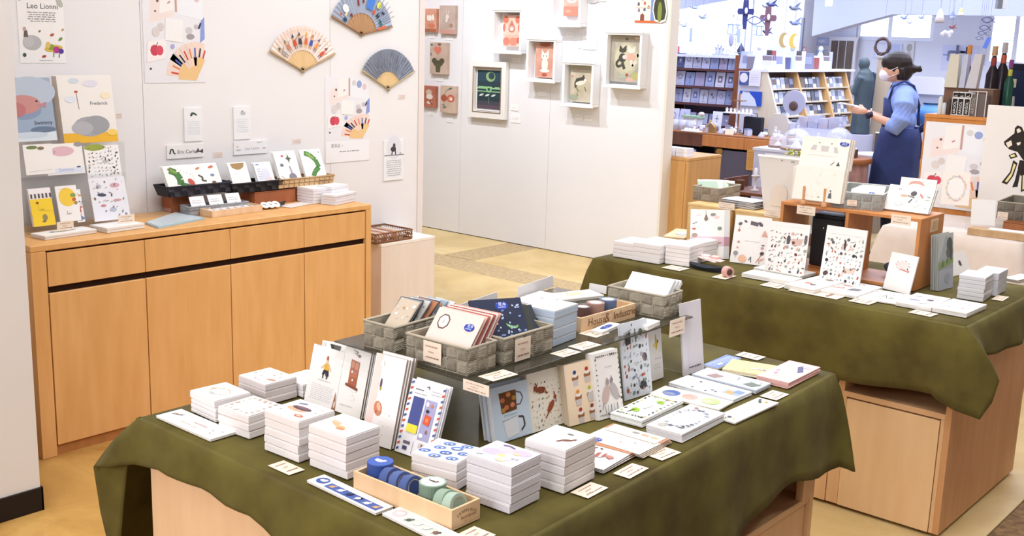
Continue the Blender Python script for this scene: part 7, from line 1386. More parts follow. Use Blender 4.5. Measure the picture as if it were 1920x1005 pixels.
def cardbox(x,y,z,w_,h_,c_,label,group,name='picture_card',cat='card',tilt=8,thick=.01,seed=1):
 q=thing(name,label,cat,(x,y,z),R(rr.uniform(-4,4)),group);m4=Matrix.Rotation(-R(tilt),4,'X')
 MB().box(-w_/2,w_/2,0,thick,0,h_,M(c_,.6),m4,c=.0008).build('body',q)
 k=random.Random(seed*7+3).randrange(4);dk=['#7f88b8','#8a7f90','#6d7490','#a0a6cc'][seed%4]
 sh=[[E(.5,.6,.25,.2,dk),E(.5,.6,.18,.14,c_)],[Q(.25,.3,.75,.75,dk),E(.5,.5,.12,.1,'#e8e6f0')],[L([(.5,.2),(.5,.8)],.07,dk),L([(.3,.6),(.7,.6)],.07,dk)],[E(.4,.65,.14,.1,dk),E(.6,.45,.16,.1,'#9a8f9a')]][k]
 art(sh+X(.2,.08,.8,.16,1,dk,seed),w_,h_,lambda u,v,h:m4@Vector((u-w_/2,-.0003-h,v)),q);return q
for k,n in enumerate((7,6,7,5)):
 a_,b_=.085,bw-.085
 for i in range(n):
  w_=(b_-a_)/n*.9;h_=[.155,.15,.15,.12][k]*rr.uniform(.88,1.0)
  cardbox(bx0+a_+(b_-a_)*(i+.5)/n,BY+.05,SHZ[k]+.0006,w_,h_,LAV[(i*3+k)%8]if not(k==0 and i==0)else '#5a6490',f'{["first", "second", "third", "fourth", "fifth", "sixth", "last"][i]} from left picture box on the {["top", "second", "third", "lowest visible"][k]} bookcase shelf','boxed cards in the bookcase','picture_box','box',seed=i+k*9)
# figurines on top of the bookcase
def angel(p,h_,c_,label,group=None):
 q=thing('angel_figurine',label,'figurine',p,0,group);MB().lathe([(.3*h_,0),(.28*h_,.05*h_),(.12*h_,.6*h_),(.06*h_,.72*h_)],12,M(c_,.5)).build('robe',q);MB().ell((0,0,.82*h_),(.1*h_,.1*h_,.12*h_),M(c_,.5)).build('head',q)
 MB().prism([(.05*h_,.6*h_),(.34*h_,.75*h_),(.3*h_,.4*h_),(.08*h_,.35*h_)],-.02*h_,0,M(c_,.5),'y').prism([(-.05*h_,.6*h_),(-.34*h_,.75*h_),(-.3*h_,.4*h_),(-.08*h_,.35*h_)],-.02*h_,0,M(c_,.5),'y').build('wing',q);return q
for i,(px,h_,c_)in enumerate(((1317,.05,'#c9c9d8'),(1327,.06,'#b9bcd0'),(1346,.12,'#a9acc8'),(1352,.11,'#9fa4c4'),(1365,.08,'#c4c6da'),(1307,.04,'#cfd0dc'))):
 x=aty(px,96,BY+.1).x;angel((x,BY+.1,bz-.0115),h_,c_,f'{["small pale figurine third from left on bookcase top", "pale figurine fourth from left on bookcase top", "tallest lilac figurine on bookcase top", "lilac figurine touching the tallest on bookcase top", "figurine nearest the right finial on bookcase top", "tiniest figurine on bookcase top"][i]}','figurines on the bookcase')
p_=aty(1269,95,BY+.12).x;q=thing('candle','red pillar candle on the left of bookcase top','candle',(p_,BY+.12,bz-.0115));MB().lathe([(.028,0),(.03,.004),(.03,.075),(.026,.08)],14,M('#b05a78',.5)).build('wax',q);MB().lathe([(.002,.08),(.002,.09)],6,BLK).build('wick',q)

# magazine rack facing right (+x), running away from the camera; its near end shows cards
RY=9.1;A_,B_,C_2,D_2=aty(1386,131,RY),aty(1427,131,RY),aty(1438,131,RY),aty(1456,205,RY);rz_=C_2.z;sl=(D_2.x-C_2.x)/(C_2.z-D_2.z)
rk=thing('magazine_rack','long light wooden magazine rack with slanted dividers and white top shelf','rack',(0,0,0));xb=A_.x;xf=lambda z:C_2.x+(rz_-z)*sl
MB().prism([(B_.x,0),(B_.x,rz_-.02),(C_2.x,rz_-.02),(xf(.0),0)],-RY-.03,-RY,CREAM,'y').build('end_panel',rk);MB().box(xb,B_.x-.001,RY,RY+.03,0,rz_-.02,M('#c9cbd8',.7)).build('end_board',rk)
yr=[RY+.03,9.70,10.27,10.77];X0_=-4.95
MB().box(X0_-.02,C_2.x+.02,RY-.01,10.95,rz_-.0198,rz_,M('#dcdcf0',.6)).build('top_shelf',rk)
for y_ in yr[1:]:MB().prism([(X0_,rz_-.02),(X0_+.12,rz_-.02),(X0_+.12+(rz_-.05)*sl*.95,.03),(X0_+(rz_-.05)*sl*.95-.1,.03)],-y_-.035,-y_,OAKL,'y').build('divider',rk)
MB().box(X0_-.02,X0_-.001,RY+.031,10.93,0,rz_-.02,M('#6a5a58',.8)).build('back_panel',rk)
MC=['#8a8fa8','#d9dbe6','#5f6478','#c4c9dc','#7a6a60','#e4e4ec','#a8b0c8','#4c5068']
for k in range(4):
 z_=rz_-.17-.125*k;xs3=X0_+.09+(rz_-z_)*sl*.8
 MB().box(X0_,xs3+.03,RY+.032,10.9,z_-.012,z_,CREAM).build('rack_step',rk)
 for b_ in range(3):
  ya2,yb3=yr[b_]+.03,yr[b_+1]-.03;n=6;w_=(yb3-ya2)/n*.86
  for i in range(n):
   q=thing('magazine',f'{NTH[i]} thin magazine from left in the {["top", "second", "third", "bottom"][k]} row of the {["left", "middle", "right"][b_]} rack bay','magazine',(xs3-.012,ya2+(yb3-ya2)*(i+.5)/n,z_+.0005),R(90+rr.uniform(-6,6)),f'magazines in row {k+1} of the {["left", "middle", "right"][b_]} rack bay')
   m4=Matrix.Rotation(R(-14),4,'X');MB().box(-w_/2,w_/2,0,.006,0,.1,M(MC[(i*3+k*5+b_)%8],.5),m4).build('pages',q);MB().box(-w_/2+.003,w_/2-.003,-.0008,-.0003,.035,.085,M(MC[(i+k+3)%8],.5),m4).build('cover_picture',q)
def board(pa,pb,y,sh,col,label,name='picture_board',cat='picture'):
 return on_plane_y(pa,pb,y,.006,label,cat,name,sh,col)
board((1388,134),(1404,160),RY-.012,[E(.45,.55,.42,.36,'#dcdcea')],'#4c5a98','white arched shape on blue card on the rack end panel')
board((1405,132),(1425,162),RY-.012,X(.15,.2,.85,.8,4,'#c4c2d0'),'#dcdce8','pale text board on the rack end panel')
board((1388,170),(1427,200),RY-.012,[P([(.0,.0),(.82,0),(.7,.5),(.5,.8),(.4,.98),(.16,.98),(.0,.55)],'#cfd8f0'),Q(.2,.92,.44,.99,'#7a8a90')],'#2c4fb8','bright blue board with pale robe silhouette on the rack end panel')
p_=aty(1410,236,RY-.3);q=thing('display_bag','black bag standing below the blue robe board','bag',(p_.x,RY-.3,GZ));MB().box(-.085,.085,0,.06,0,.16,M('#23242e',.7),c=.006).build('body',q);MB().tube([(-.03,.03,.15),(-.025,.03,.19),(.025,.03,.19),(.03,.03,.15)],.004,6,M('#23242e',.7)).build('handle',q)
# small stand for the bag: the counter reaches back
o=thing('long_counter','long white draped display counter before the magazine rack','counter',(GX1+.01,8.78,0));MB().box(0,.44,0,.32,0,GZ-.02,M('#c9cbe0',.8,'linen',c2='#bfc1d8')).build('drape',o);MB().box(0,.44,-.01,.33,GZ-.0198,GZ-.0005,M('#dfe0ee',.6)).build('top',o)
q['label']='black bag standing below the blue robe board'
# counter-top things
zc=GZ+.0005
def glassy(px,py,t_y,h_,label,group):
 p=aty(px,py,t_y);q=thing('glass_tumbler',label,'glass',(p.x,t_y,zc),0,group);m=M('#d9dbe4',.15,'tumbler');m.node_tree.nodes['Principled BSDF'].inputs['Alpha'].default_value=.45
 MB().lathe([(.03,0),(.034,.002),(.042,h_),(.039,h_),(.031,.006),(0,.006)],16,m).build('tumbler',q);MB().ell((0,0,.035),(.022,.022,.018),M('#b9b0ac',.6),10,6).build('filling',q)
for i,px in enumerate((1252,1267,1281,1296)):glassy(px,240,GY+.12,.09,f'{["leftmost", "second", "third", "fourth"][i]} glass tumbler in the row on the showcase counter','glass tumblers on the counter')
p=aty(1333,245,GY+.1);q=thing('miniature_house','small wooden house shaped frame on the showcase counter','ornament',(p.x,GY+.1,zc));MB().prism([(-.04,0),(.04,0),(.04,.055),(0,.085),(-.04,.055)],-.03,0,M('#a9844c',.6,'wood'),'y').build('house_body',q)
MB().tube([(-.05,-.015,.05),(0,-.015,.095),(.05,-.015,.05)],.007,6,M('#e0c08c',.6)).build('roof',q);MB().lathe([(.008,.098),(.008,.112),(.001,.118)],8,M('#d8b060',.4),Matrix.Translation((0,-.015,0))).build('finial',q)
o=lean((0,0),(0,0),(0,0),10,0,.003,0,'','','',[])if False else None
p=aty(1367,247,GY+.05);q=thing('cream_card','cream card propped on the showcase counter beside the wooden house','card',(p.x,GY+.05,zc));MB().box(-.042,.042,0,.003,0,.05,M('#e8dcc2',.6),Matrix.Rotation(R(-18),4,'X')).build('card',q);MB().prism([(0,0),(.02,0),(0,.03)],-.001,.001,M('#e8dcc2',.6),'x',Matrix.Translation((0,.01,0))).build('back_foot',q)
p=aty(1297,254,GY+.02);q=thing('white_tray','long white tray with pale lumps on the showcase counter edge','tray',(p.x,GY-.02,zc));MB().box(-.09,.09,0,.07,0,.012,M('#e9eaf2',.5),c=.002).build('tray',q)
for i in range(4):MB().ell((-.06+.04*i,.035,.02),(.017,.02,.012),M('#f1f1f6',.6),8,6).build('lump',q)
rr=random.Random(9)
nm=['white rabbit figurine','small white bird figurine','white shell ornament','grey stone ornament','small blue and white box','white candle lump']
seen={}
cols_=['#e6e6f0','#d5d8ea','#c4c8de','#efeff5','#b4b8d0','#a9a6b8']
for i in range(26):
 px=1300+6.4*i;y=GY+.12+.09*(i%4);p=aty(px,245,y)
 if p.x>GX1-.03:continue
 k=i%6;q=thing(['rabbit_figurine','bird_figurine','shell','stone_ornament','small_box','candle'][k],f'{nm[k]}, {nth(nm[k])} from left among the crowded goods on the showcase counter',['figurine','figurine','shell','ornament','box','candle'][k],(p.x,y,zc),rr.uniform(-1,1),nm[k]+'s on the counter');c_=M(cols_[(i*5)%6],.6)
 if k==0:MB().ell((0,0,.028),(.025,.018,.028),c_,8,6).ell((.012,0,.06),(.014,.012,.014),c_,8,6).build('body',q);MB().ell((.008,-.006,.085),(.004,.004,.02),c_,6,5).build('ear',q);MB().ell((.016,.006,.085),(.004,.004,.02),c_,6,5).build('ear',q)
 elif k==1:MB().ell((0,0,.018),(.03,.014,.017),c_,8,6).build('body',q);MB().ell((.026,0,.036),(.011,.01,.011),c_,8,6).build('head',q);MB().prism([(-.05,.03),(-.02,.014),(-.02,.024)],-.004,.004,c_,'y').build('tail',q)
 elif k==2:MB().lathe([(.03,0),(.028,.01),(.015,.03),(.003,.045)],9,c_,smooth=False).build('shell',q)
 elif k==3:MB().ell((0,0,.02),(.03,.02,.02),c_,8,6).build('stone',q)
 elif k==4:MB().box(-.03,.03,-.02,.02,0,.05,c_,c=.001).build('body',q);MB().box(-.0305,.0305,-.0205,.0205,.0505,.06,M('#8f9cc8',.5)).build('lid',q)
 else:MB().lathe([(.02,0),(.02,.04),(.017,.043)],10,c_).build('wax',q);MB().lathe([(.0015,.043),(.0015,.052)],5,BLK).build('wick',q)
# tiered cake-like stand above the counter
p=aty(1385,213,GY+.2);st=thing('tiered_stand','two tier dark stand with white ornaments above the showcase counter','stand',(p.x,GY+.2,zc));MB().lathe([(.05,0),(.05,.008),(.008,.014),(.008,p.z-zc+.18)],10,M('#a87850',.5)).build('pole',st)
MB().box(-.14,.14,-.05,.05,p.z-zc,p.z-zc+.008,M('#e0e0ea',.5)).build('tier',st);MB().box(-.04,.05,-.04,.04,p.z-zc+.11,p.z-zc+.118,M('#8a6a4c',.5)).build('tier',st)
for i in range(7):angel((p.x-.12+.04*i,GY+.2,p.z+.0085),.045,'#eceef4',f'{NTH[i]} small white ornament from left on the wide tier of dark stand','white ornaments on the dark stand')
q=thing('green_tray','pale green tray with pink flower at the bookcase foot','tray',(aty(1300,214,GY+.35).x,GY+.35,zc+.0));MB().box(-.08,.08,-.04,.04,.0,.1,M('#d9dbe8',.6)).build('block',q);MB().box(-.1,.1,-.05,.05,.1005,.12,M('#9cc0a0',.5)).build('tray',q);MB().ell((.09,0,.14),(.03,.025,.02),M('#e8cfc8',.7),9,6).build('flower',q)
for i,px in enumerate((1262,1282,1343)):cardbox(aty(px,220,GY+.43).x,GY+.43,zc,.1,.17,['#d0d4ec','#c2c8e8','#dfe2f2'][i],['leftmost tall pale lilac card behind the tumblers','lilac card left of the green tray','tall white card right of the pink flower'][i],'tall cards on the counter',seed=i+40)

# round stand with glass domes
TT=7.35;tc=Vector((-3.45,7.42+.45,0))
tb=thing('round_table','round brown table with pinkish skirt behind the cream boxes','table',(-3.50,7.86,0));tz=.80
MB().lathe([(.225,tz-.04),(.235,tz-.035),(.235,tz-.005),(.23,tz)],30,M('#a5653c',.5,'wood',c2='#94562f')).build('table_top',tb)
sk=MB();vs=[];n=64
for i in range(n):
 a=2*math.pi*i/n;w_=1+.05*math.sin(a*11);vs+=[((.21)*math.cos(a),.21*math.sin(a),tz-.041),(.215*w_*math.cos(a),.215*w_*math.sin(a),.4),(.22*w_*math.cos(a),.22*w_*math.sin(a),.03)]
fs=[]
for i in range(n):
 j=(i+1)%n;fs+=[(3*i,3*i+1,3*j+1,3*j),(3*i+1,3*i+2,3*j+2,3*j+1)]
sk.add(vs,fs,M('#b08a86',.9,'linen',c2='#8f6660'),None,True).build('skirt',tb)
rd=thing('round_riser','low brown round riser on the skirted table','riser',(-3.53,7.87,tz+.0005));MB().lathe([(.15,0),(.15,.055),(.145,.06)],28,M('#6d4630',.5,'wood',c2='#5c3824')).build('drum',rd);MB().lathe([(.143,.0602),(.143,.064)],28,M('#e9e4e4',.6)).build('cloth_top',rd)
GLS=M('#eef1fa',.05,'dome');GLS.node_tree.nodes['Principled BSDF'].inputs['Alpha'].default_value=.28;GLS.node_tree.nodes['Principled BSDF'].inputs['Specular IOR Level'].default_value=.9
def dome(p,r_,label,inner='#e8eaf4'):
 q=thing('glass_dome',label,'glass dome',p,0,'glass domes on display');MB().lathe([(r_*1.08,0),(r_*1.1,.006),(r_*1.1,.014),(r_*1.05,.016)],24,M('#8a6450',.5,'wood')).build('base',q)
 MB().lathe([(r_,.0165)]+[(r_*math.cos(a),.02+.35*r_+r_*.95*math.sin(a))for a in[i*math.pi/16 for i in range(8)]]+[(.004,.02+1.3*r_)],24,GLS).build('glass_cover',q);MB().ell((0,0,.03+1.33*r_),(.012,.012,.012),GLS,8,6).build('knob',q)
 MB().lathe([(r_*.4,.0165),(r_*.35,.03),(r_*.12,r_*.6),(r_*.05,r_*.8)],10,M(inner,.6)).build('ornament',q);return q
dome((-3.53,7.88,tz+.065),.1,'glass dome on the round riser, nearest the person','#dfe2ee')
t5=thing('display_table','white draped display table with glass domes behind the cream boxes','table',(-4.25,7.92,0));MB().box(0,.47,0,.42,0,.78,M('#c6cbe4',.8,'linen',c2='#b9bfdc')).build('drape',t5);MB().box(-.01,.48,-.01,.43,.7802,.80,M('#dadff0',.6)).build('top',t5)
dome((-3.95,8.04,.8005),.115,'largest glass dome on the white draped table','#eceef6');dome((-3.87,8.25,.8005),.065,'small glass dome behind the largest one','#c9c4d0');dome((-4.14,8.1,.8005),.07,'glass dome left of the largest one','#dcdce8')
q=thing('round_disc','grey round disc with dark hub standing behind the domes','ornament',(aty(1491,200,8.8).x,8.8,.8));p=aty(1489,202,8.92);m4=Matrix.Translation((0,0,p.z-.8))@Matrix.Rotation(R(90),4,'X');MB().lathe([(.105,0),(.107,.003),(.107,.012),(.105,.015)],32,M('#a9abc4',.5),m4,smooth=False).build('disc',q);MB().lathe([(.042,.0152),(.04,.022),(.02,.024)],20,M('#5a4642',.4),m4).build('hub',q);MB().box(-.04,.04,-.03,.03,.0,.1,M('#c9cbe0',.6)).build('foot',q)
q.location=(p.x,8.92,GZ);q.children[0].location=(0,0,.03);q.children[1].location=(0,0,.03)
q=thing('cushion_board','beige rounded board propped left of the largest dome','board',(aty(1462,235,8.9).x,8.9,GZ));MB().prism([(-.09,0),(.09,0),(.1,.12),(.06,.2),(-.05,.2),(-.1,.13)],0,.03,M('#c9c4bc',.8),'y').build('board',q);MB().box(-.06,.06,-.05,0,0,.02,M('#c9c4bc',.8)).build('foot',q)
pl2=thing('potted_plant','small yellow-green plant clump at the base of round riser','plant',(-3.815,7.76,.0));MB().lathe([(.035,0),(.04,.74),(.038,.75)],14,M('#8a8890',.7)).build('pot',pl2)
lf=MB();rr=random.Random(2)
for i in range(60):
 a,b=rr.uniform(0,6.3),rr.uniform(.2,1.3);c_,s_=math.cos(a),math.sin(a);r_=rr.uniform(.005,.06);z_=.75+rr.uniform(0,.06)
 lf.add([(c_*r_,s_*r_,z_),(c_*(r_+.02)-s_*.012,s_*(r_+.02)+c_*.012,z_+.02*b),(c_*(r_+.045),s_*(r_+.045),z_+.015*b),(c_*(r_+.02)+s_*.012,s_*(r_+.02)-c_*.012,z_+.02*b)],[(0,1,2,3)],M(['#b9b84a','#9ca83c','#cdc860'][i%3],.6))
q=lf.build('foliage',pl2);q['kind']='stuff'
# white long shelf behind, goods, statue, wreath column ---------------------
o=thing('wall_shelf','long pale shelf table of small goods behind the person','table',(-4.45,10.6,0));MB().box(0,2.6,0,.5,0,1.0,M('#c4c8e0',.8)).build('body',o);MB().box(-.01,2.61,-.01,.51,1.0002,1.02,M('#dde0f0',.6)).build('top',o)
p=aty(1617,190,9.25);st=thing('statue','dark grey-green robed statue left of the person','statue',(p.x,9.25,0));hz=aty(1620,108,8.9).z
MB().lathe([(.12,0),(.12,.86),(.115,.87)],20,M('#a9a6b4',.7)).build('pedestal',st)
remesh(MB().lathe([(.085,.872),(.08,.95),(.07,1.15),(.085,1.33),(.06,1.4),(.03,1.43)],16).ell((-.015,0,1.47),(.05,.048,.058)).tube([(0,.07,1.36),(-.05,.08,1.22),(-.1,.02,1.27)],[.035,.032,.022],8).tube([(0,-.07,1.36),(-.05,-.08,1.22),(-.1,-.02,1.27)],[.035,.032,.022],8),'figure',st,.008,M('#46565f',.5,'marb',c2='#34424a'))
p=aty(1652,190,9.4);cl=thing('beige_column','beige tapered column carrying a dark wreath','column',(p.x,9.4,0));MB().prism([(-.09,0),(.09,0),(.05,1.52),(-.04,1.52)],0,.1,M('#b9a892',.7),'y',Matrix.Translation((0,.05,0))).build('column_body',cl);MB().box(-.06,.06,-.06,.06,1.521,1.53,M('#b9a892',.7)).build('cap',cl)
p2=aty(1657,87,9.38);wr=thing('wreath','dark brown twig wreath hanging behind the person','wreath',(p2.x,9.36,p2.z));rr=random.Random(8)
for k in range(5):MB().tube([((.062+.008*math.sin(a*3+k))*math.cos(a),-.01+.012*math.sin(a*5+k*1.3),(.066+.008*math.cos(a*4+k*2))*math.sin(a))for a in[i*math.pi/14 for i in range(28)]],.008,5,M('#5c4a48',.8),closed=True).build('twig',wr)
MB().tube([(0,0,.066),(0,0,3.3-p2.z)],.0012,4,M('#8a8890',.6)).build('thread',wr)
o=thing('clear_case_row','row of clear lavender display boxes on pale block left of the statue','display case',(-4.36,8.83,GZ));cm_=M('#c9cbe2',.1,'lavbox');cm_.node_tree.nodes['Principled BSDF'].inputs['Alpha'].default_value=.5
MB().box(.0,.38,.02,.2,.0002,.1,M('#c4c6da',.8)).build('block',o)
for i in range(4):MB().box(.005+.094*i,.09+.094*i,.03,.18,.101,.19+.015*(i%2),cm_,c=.002).build('clear_box',o);MB().box(.02+.094*i,.075+.094*i,.06,.14,.102,.15,M(['#a99aa8','#8f93b4','#c4a9a4','#9c8f98'][i],.6)).build('content',o)
# dark leather chair-like backs and box behind statue
q=thing('dark_chair','dark backed chair behind the grey-green statue','chair',(aty(1633,130,11.4).x,11.4,0));MB().prism([(-.12,.8),(.14,.8),(.14,1.3),(.04,1.36),(-.12,1.3)],0,.05,M('#34405c',.5),'y').build('backrest',q);MB().box(-.13,.15,-.35,.0,.45,.5,M('#34405c',.5),c=.01).build('seat',q)
for x_,y_ in((-.12,-.33),(.12,-.33),(-.12,-.03),(.12,-.03)):MB().box(x_,x_+.025,y_,y_+.025,0,.449,M('#2a2a34',.5)).build('leg',q)
MB().box(-.1,-.07,.0,.03,.5005,.7995,M('#2a2a34',.5)).box(.1,.13,.0,.03,.5005,.7995,M('#2a2a34',.5)).build('back_post',q)
# notices and shutters on the far wall
def wallthing(pa,pb,y,d_,col,label,cat,name,sh=[]):return on_plane_y(pa,pb,y,d_,label,cat,name,sh,col)
YW=YN-.001
sb=aty(1559,73,YN-.06);sc_=aty(1597,130,YN-.06);o=thing('tall_cabinet','tall white cabinet with three dark brown panels on the far wall','cabinet',(sb.x,YN-.06,0));sw=sc_.x-sb.x
MB().box(-.03,sw+.03,0,.055,0,sb.z+.03,M('#e4e4f0',.6)).build('frame',o)
for i in range(3):MB().box(sw*i/3+.008,sw*(i+1)/3-.008,-.008,-.0005,.3,sb.z-.02,M('#6d5f58',.6,'wood',c2='#5c4f48'),c=.002).build('door_panel',o)
wallthing((1527,70),(1556,85),YW,.012,'#a9b8e0','blue-grey notice board high on the far wall','notice','notice_board',[Q(.1,.15,.9,.85,'#b9c6ea'),E(.5,.5,.2,.2,'#d8def4')])
wallthing((1523,94),(1536,106),YW,.006,'#b4c0ea','small blue notice left of the tall cabinet, first of two','notice','notice_sheet',[E(.4,.5,.15,.15,'#7a88c0')])
wallthing((1541,94),(1555,107),YW,.006,'#b4c0ea','small blue notice right next to the tall cabinet','notice','notice_sheet',[E(.4,.5,.15,.15,'#7a88c0')])
wallthing((1504,88),(1512,98),13.049,.008,'#c98f98','small red-framed plate on the white pier','sign','wall_plate',[Q(.25,.25,.75,.75,'#eceaf4')])
wallthing((1640,80),(1690,112),YW,.01,'#ccd3f0','row of pale posters under the far window, left one','poster','poster',[Q(.08,.1,.45,.9,'#dfe4f6'),Q(.52,.1,.92,.9,'#b9c4ea')])
wallthing((1698,78),(1712,116),YW,.01,'#d8d9e2','narrow pale poster under the far window, behind the person head','poster','poster',[E(.5,.7,.3,.2,'#a9a8ac'),E(.5,.3,.3,.2,'#bdbcc4')])
wallthing((1768,84),(1832,135),YW,.006,'#cdd2f0','large pale blue sheet on the far wall right of the posters','poster','poster',[])
for i,(px,py,s_)in enumerate(((1777,104,.06),(1794,99,.1),(1812,99,.075))):
 p=aty(px,py,YN-.02);q=thing('wall_cross',['pale cross on the blue sheet, leftmost of three','grey cross in the middle of three on the far wall','dark cross, rightmost of three on the far wall'][i],'cross',(p.x,YN-.009,p.z));c_=M(['#8f98c4','#6d7090','#3c4058'][i],.6)
 MB().prism([(-s_*.14,-s_),(s_*.14,-s_),(s_*.1,-.0),(s_*.14,s_*.9),(-s_*.14,s_*.9),(-s_*.1,0)],0,.012,c_,'y').build('upright',q);MB().prism([(-s_*.9,-s_*.02),(-s_*.9,s_*.24),(s_*.9,s_*.24),(s_*.9,-s_*.02)],.0122,.02,c_,'y').build('crossbar',q)
# sample goods on the pale shelf table
zt5=1.0205;rr=random.Random(6)
SH=['#c9c4cc','#b8b4c4','#9aa0bc','#dcdce8','#8a7f88','#b59a8a','#7a80a0','#d4c4bc']
for i in range(26):
 x=-4.38+.098*i;y=10.72+.12*(i%3);k=(i*7)%5
 q=thing(['vase','picture_card','angel_figurine','ornament_ball','bottle'][k],f'{["pale vase", "propped pale card", "pale figurine", "ornament ball", "small bottle"][k]}, {nth(("pale", k))} of its kind from left on the long pale shelf table',['vase','card','figurine','ornament','bottle'][k],(x,y,zt5),0,f'{["vases", "cards", "figurines", "balls", "bottles"][k]} on the pale shelf table');c_=M(SH[(i*3)%8],.5)
 if k==0:MB().lathe([(.03,0),(.05,.05),(.045,.12),(.02,.17),(.03,.2)],12,c_).build('body',q)
 elif k==1:MB().box(-.05,.05,0,.006,0,.19,c_,Matrix.Rotation(R(-8),4,'X')).build('card',q);MB().box(-.03,.03,-.0008,-.0003,.06,.15,M('#7a7f9c',.6),Matrix.Rotation(R(-8),4,'X')).build('print',q)
 elif k==2:MB().lathe([(.045,0),(.03,.12),(.015,.16)],12,c_).build('robe',q);MB().ell((0,0,.18),(.022,.022,.026),c_,8,6).build('head',q)
 elif k==3:MB().ell((0,0,.09),(.05,.05,.05),c_,12,8).build('ball',q);MB().lathe([(.03,0),(.012,.02),(.012,.045)],10,M('#6a5a50',.6)).build('foot',q)
 else:MB().lathe([(.028,0),(.03,.01),(.03,.1),(.012,.14),(.012,.17)],12,c_).build('body',q);MB().lathe([(.014,.1705),(.014,.19)],10,M('#5a4a50',.5)).build('cap',q)
# pale box with print, white cylinder and blue vessel right of the person
yb=9.2;pa,pb=aty(1712,143,yb),aty(1766,178,yb);o=thing('print_stand','large pale slanted stand with two grey emblem prints right of person','display stand',(pa.x,yb,0));W=pb.x-pa.x;zb=pb.z
MB().box(-.05,W+.06,.0,.4,0,zb-.002,M('#9fa3b8',.8)).build('base',o);mm=MB().prism([(0,zb),(W+.05,zb),(W,pa.z),(-.02,pa.z)],0,.02,M('#c9c9d6',.7),'y').build('panel',o)
art([L([(.3,.12),(.3,.5)],.03,'#8f93b0'),E(.3,.4,.1,.06,'#9a9eb8'),L([(.24,.14),(.24,.36)],.025,'#8f93b0'),L([(.36,.14),(.36,.36)],.025,'#8f93b0'),L([(.74,.12),(.74,.6)],.03,'#8f93b0'),L([(.66,.14),(.68,.4)],.025,'#8f93b0'),L([(.82,.14),(.8,.4)],.025,'#8f93b0')],W,pa.z-zb,lambda u,v,h:(u,-.0005-h,zb+v),o)
p=aty(1745,215,8.45);o=thing('blue_vessel','round bright blue vessel between the person and the pedestal','vessel',(p.x,8.45,1.03));MB().lathe([(.04,-1.03),(.04,-.004)],12,M('#b9bccb',.7)).build('foot_post',o);MB().lathe([(.05,0),(.09,.02),(.11,.08),(.1,.13),(.06,.16),(.06,.17)],22,M('#6fa3dc',.3)).build('body',o);MB().lathe([(.062,.1705),(.066,.18)],20,M('#2c4f6a',.4)).build('rim',o)
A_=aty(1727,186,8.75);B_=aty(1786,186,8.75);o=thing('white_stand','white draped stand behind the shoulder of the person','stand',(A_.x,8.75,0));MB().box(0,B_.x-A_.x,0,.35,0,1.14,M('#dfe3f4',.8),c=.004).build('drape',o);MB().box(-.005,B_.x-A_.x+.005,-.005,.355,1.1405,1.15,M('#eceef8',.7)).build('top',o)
_sp=att(1643,288,8.85)
o=thing('side_stool','small round white topped stool with draped cloth left of the person','stool',(_sp.x,_sp.y,_sp.z-.68));MB().lathe([(.15,.655),(.16,.66),(.16,.675),(.15,.68)],24,M('#e4e8f6',.6)).build('seat',o);MB().lathe([(.012,.68-_sp.z),(.012,.654)],8,BLK).build('leg',o)
vs=[];n=16
for i in range(n+1):
 a=-math.pi*.95+math.pi*1.5*i/n;vs+=[(.161*math.cos(a),.161*math.sin(a),.674),(.175*math.cos(a),.175*math.sin(a),.54-.12*abs(math.sin(a*2.3)))]
MB().add(vs,[(2*i,2*i+1,2*i+3,2*i+2)for i in range(n)],M('#c9cede',.8)).build('cloth',o)
q=thing('dark_cylinder','dark brown cylinder vase on the white topped stool','vase',(_sp.x+.03,_sp.y,_sp.z+.0005));MB().lathe([(.045,0),(.05,.01),(.05,.16),(.046,.165)],18,M('#4c4038',.5)).build('body',q);MB().lathe([(.0505,.1655),(.0505,.172),(.04,.172)],18,M('#d8d2c4',.5)).build('rim',q)

# pedestal goods: lettered boxes, bottles, slanted boxes ----------------------
pz=pd.location;PT=zt_ if False else aty(1735,213,PY).z
def on_ped(px,dy):return aty(px,205,PY+dy).x
for i,px in enumerate((1789,1800,1812)):
 x=on_ped(px,.03);q=thing('lettered_box',f'{["left", "middle", "right"][i]} of three upright black boxes lettered in white, lower row','box',(x,PY+.03,PT+.0005),0,'upright black lettered boxes on the pedestal');w_,h_=.033,.098
 MB().box(-w_/2,w_/2,0,.06,0,h_,M('#e6e4e4',.5),c=.001).build('carton',q);MB().box(-w_/2+.003,w_/2-.003,-.0008,-.0003,.005,h_-.006,M('#241f20',.5)).build('black_label',q)
 art([T(.72,.1,.62,'#efeeec','ARGOL',math.pi/2)],w_,h_,lambda u,v,h:(u-w_/2,-.001-h,v),q)
 q=thing('lettered_box',f'{["left", "middle", "right"][i]} small black lettered box lying on the upright boxes','box',(x+.003,PY+.03,PT+.0995),0,'small black lettered boxes on the pedestal')
 MB().box(-.018,.018,0,.06,0,.03,M('#e6e4e4',.5),c=.001).build('carton',q);MB().box(-.0155,.0155,-.0008,-.0003,.004,.026,M('#241f20',.5)).build('black_label',q);art([T(.66,.2,.6,'#efeeec','L',math.pi/2)],.036,.03,lambda u,v,h:(u-.018,-.001-h,v),q)
x=on_ped(1832,.05);q=thing('clear_case','clear framed case of grey lettered goods right of the black boxes','case',(x,PY+.03,PT+.0005));MB().box(-.045,.045,.01,.08,0,.12,M('#6a605c',.6)).build('grey_box',q)
art([T(.36,.12,.3,'#b9b2ae','ARGOL',math.pi/2)],.09,.12,lambda u,v,h:(u-.045,.0095-h,v),q)
for x_ in(-.05,-.002,.046):MB().box(x_,x_+.004,0,.005,0,.136,M('#d9d6d8',.4)).build('frame_bar',q)
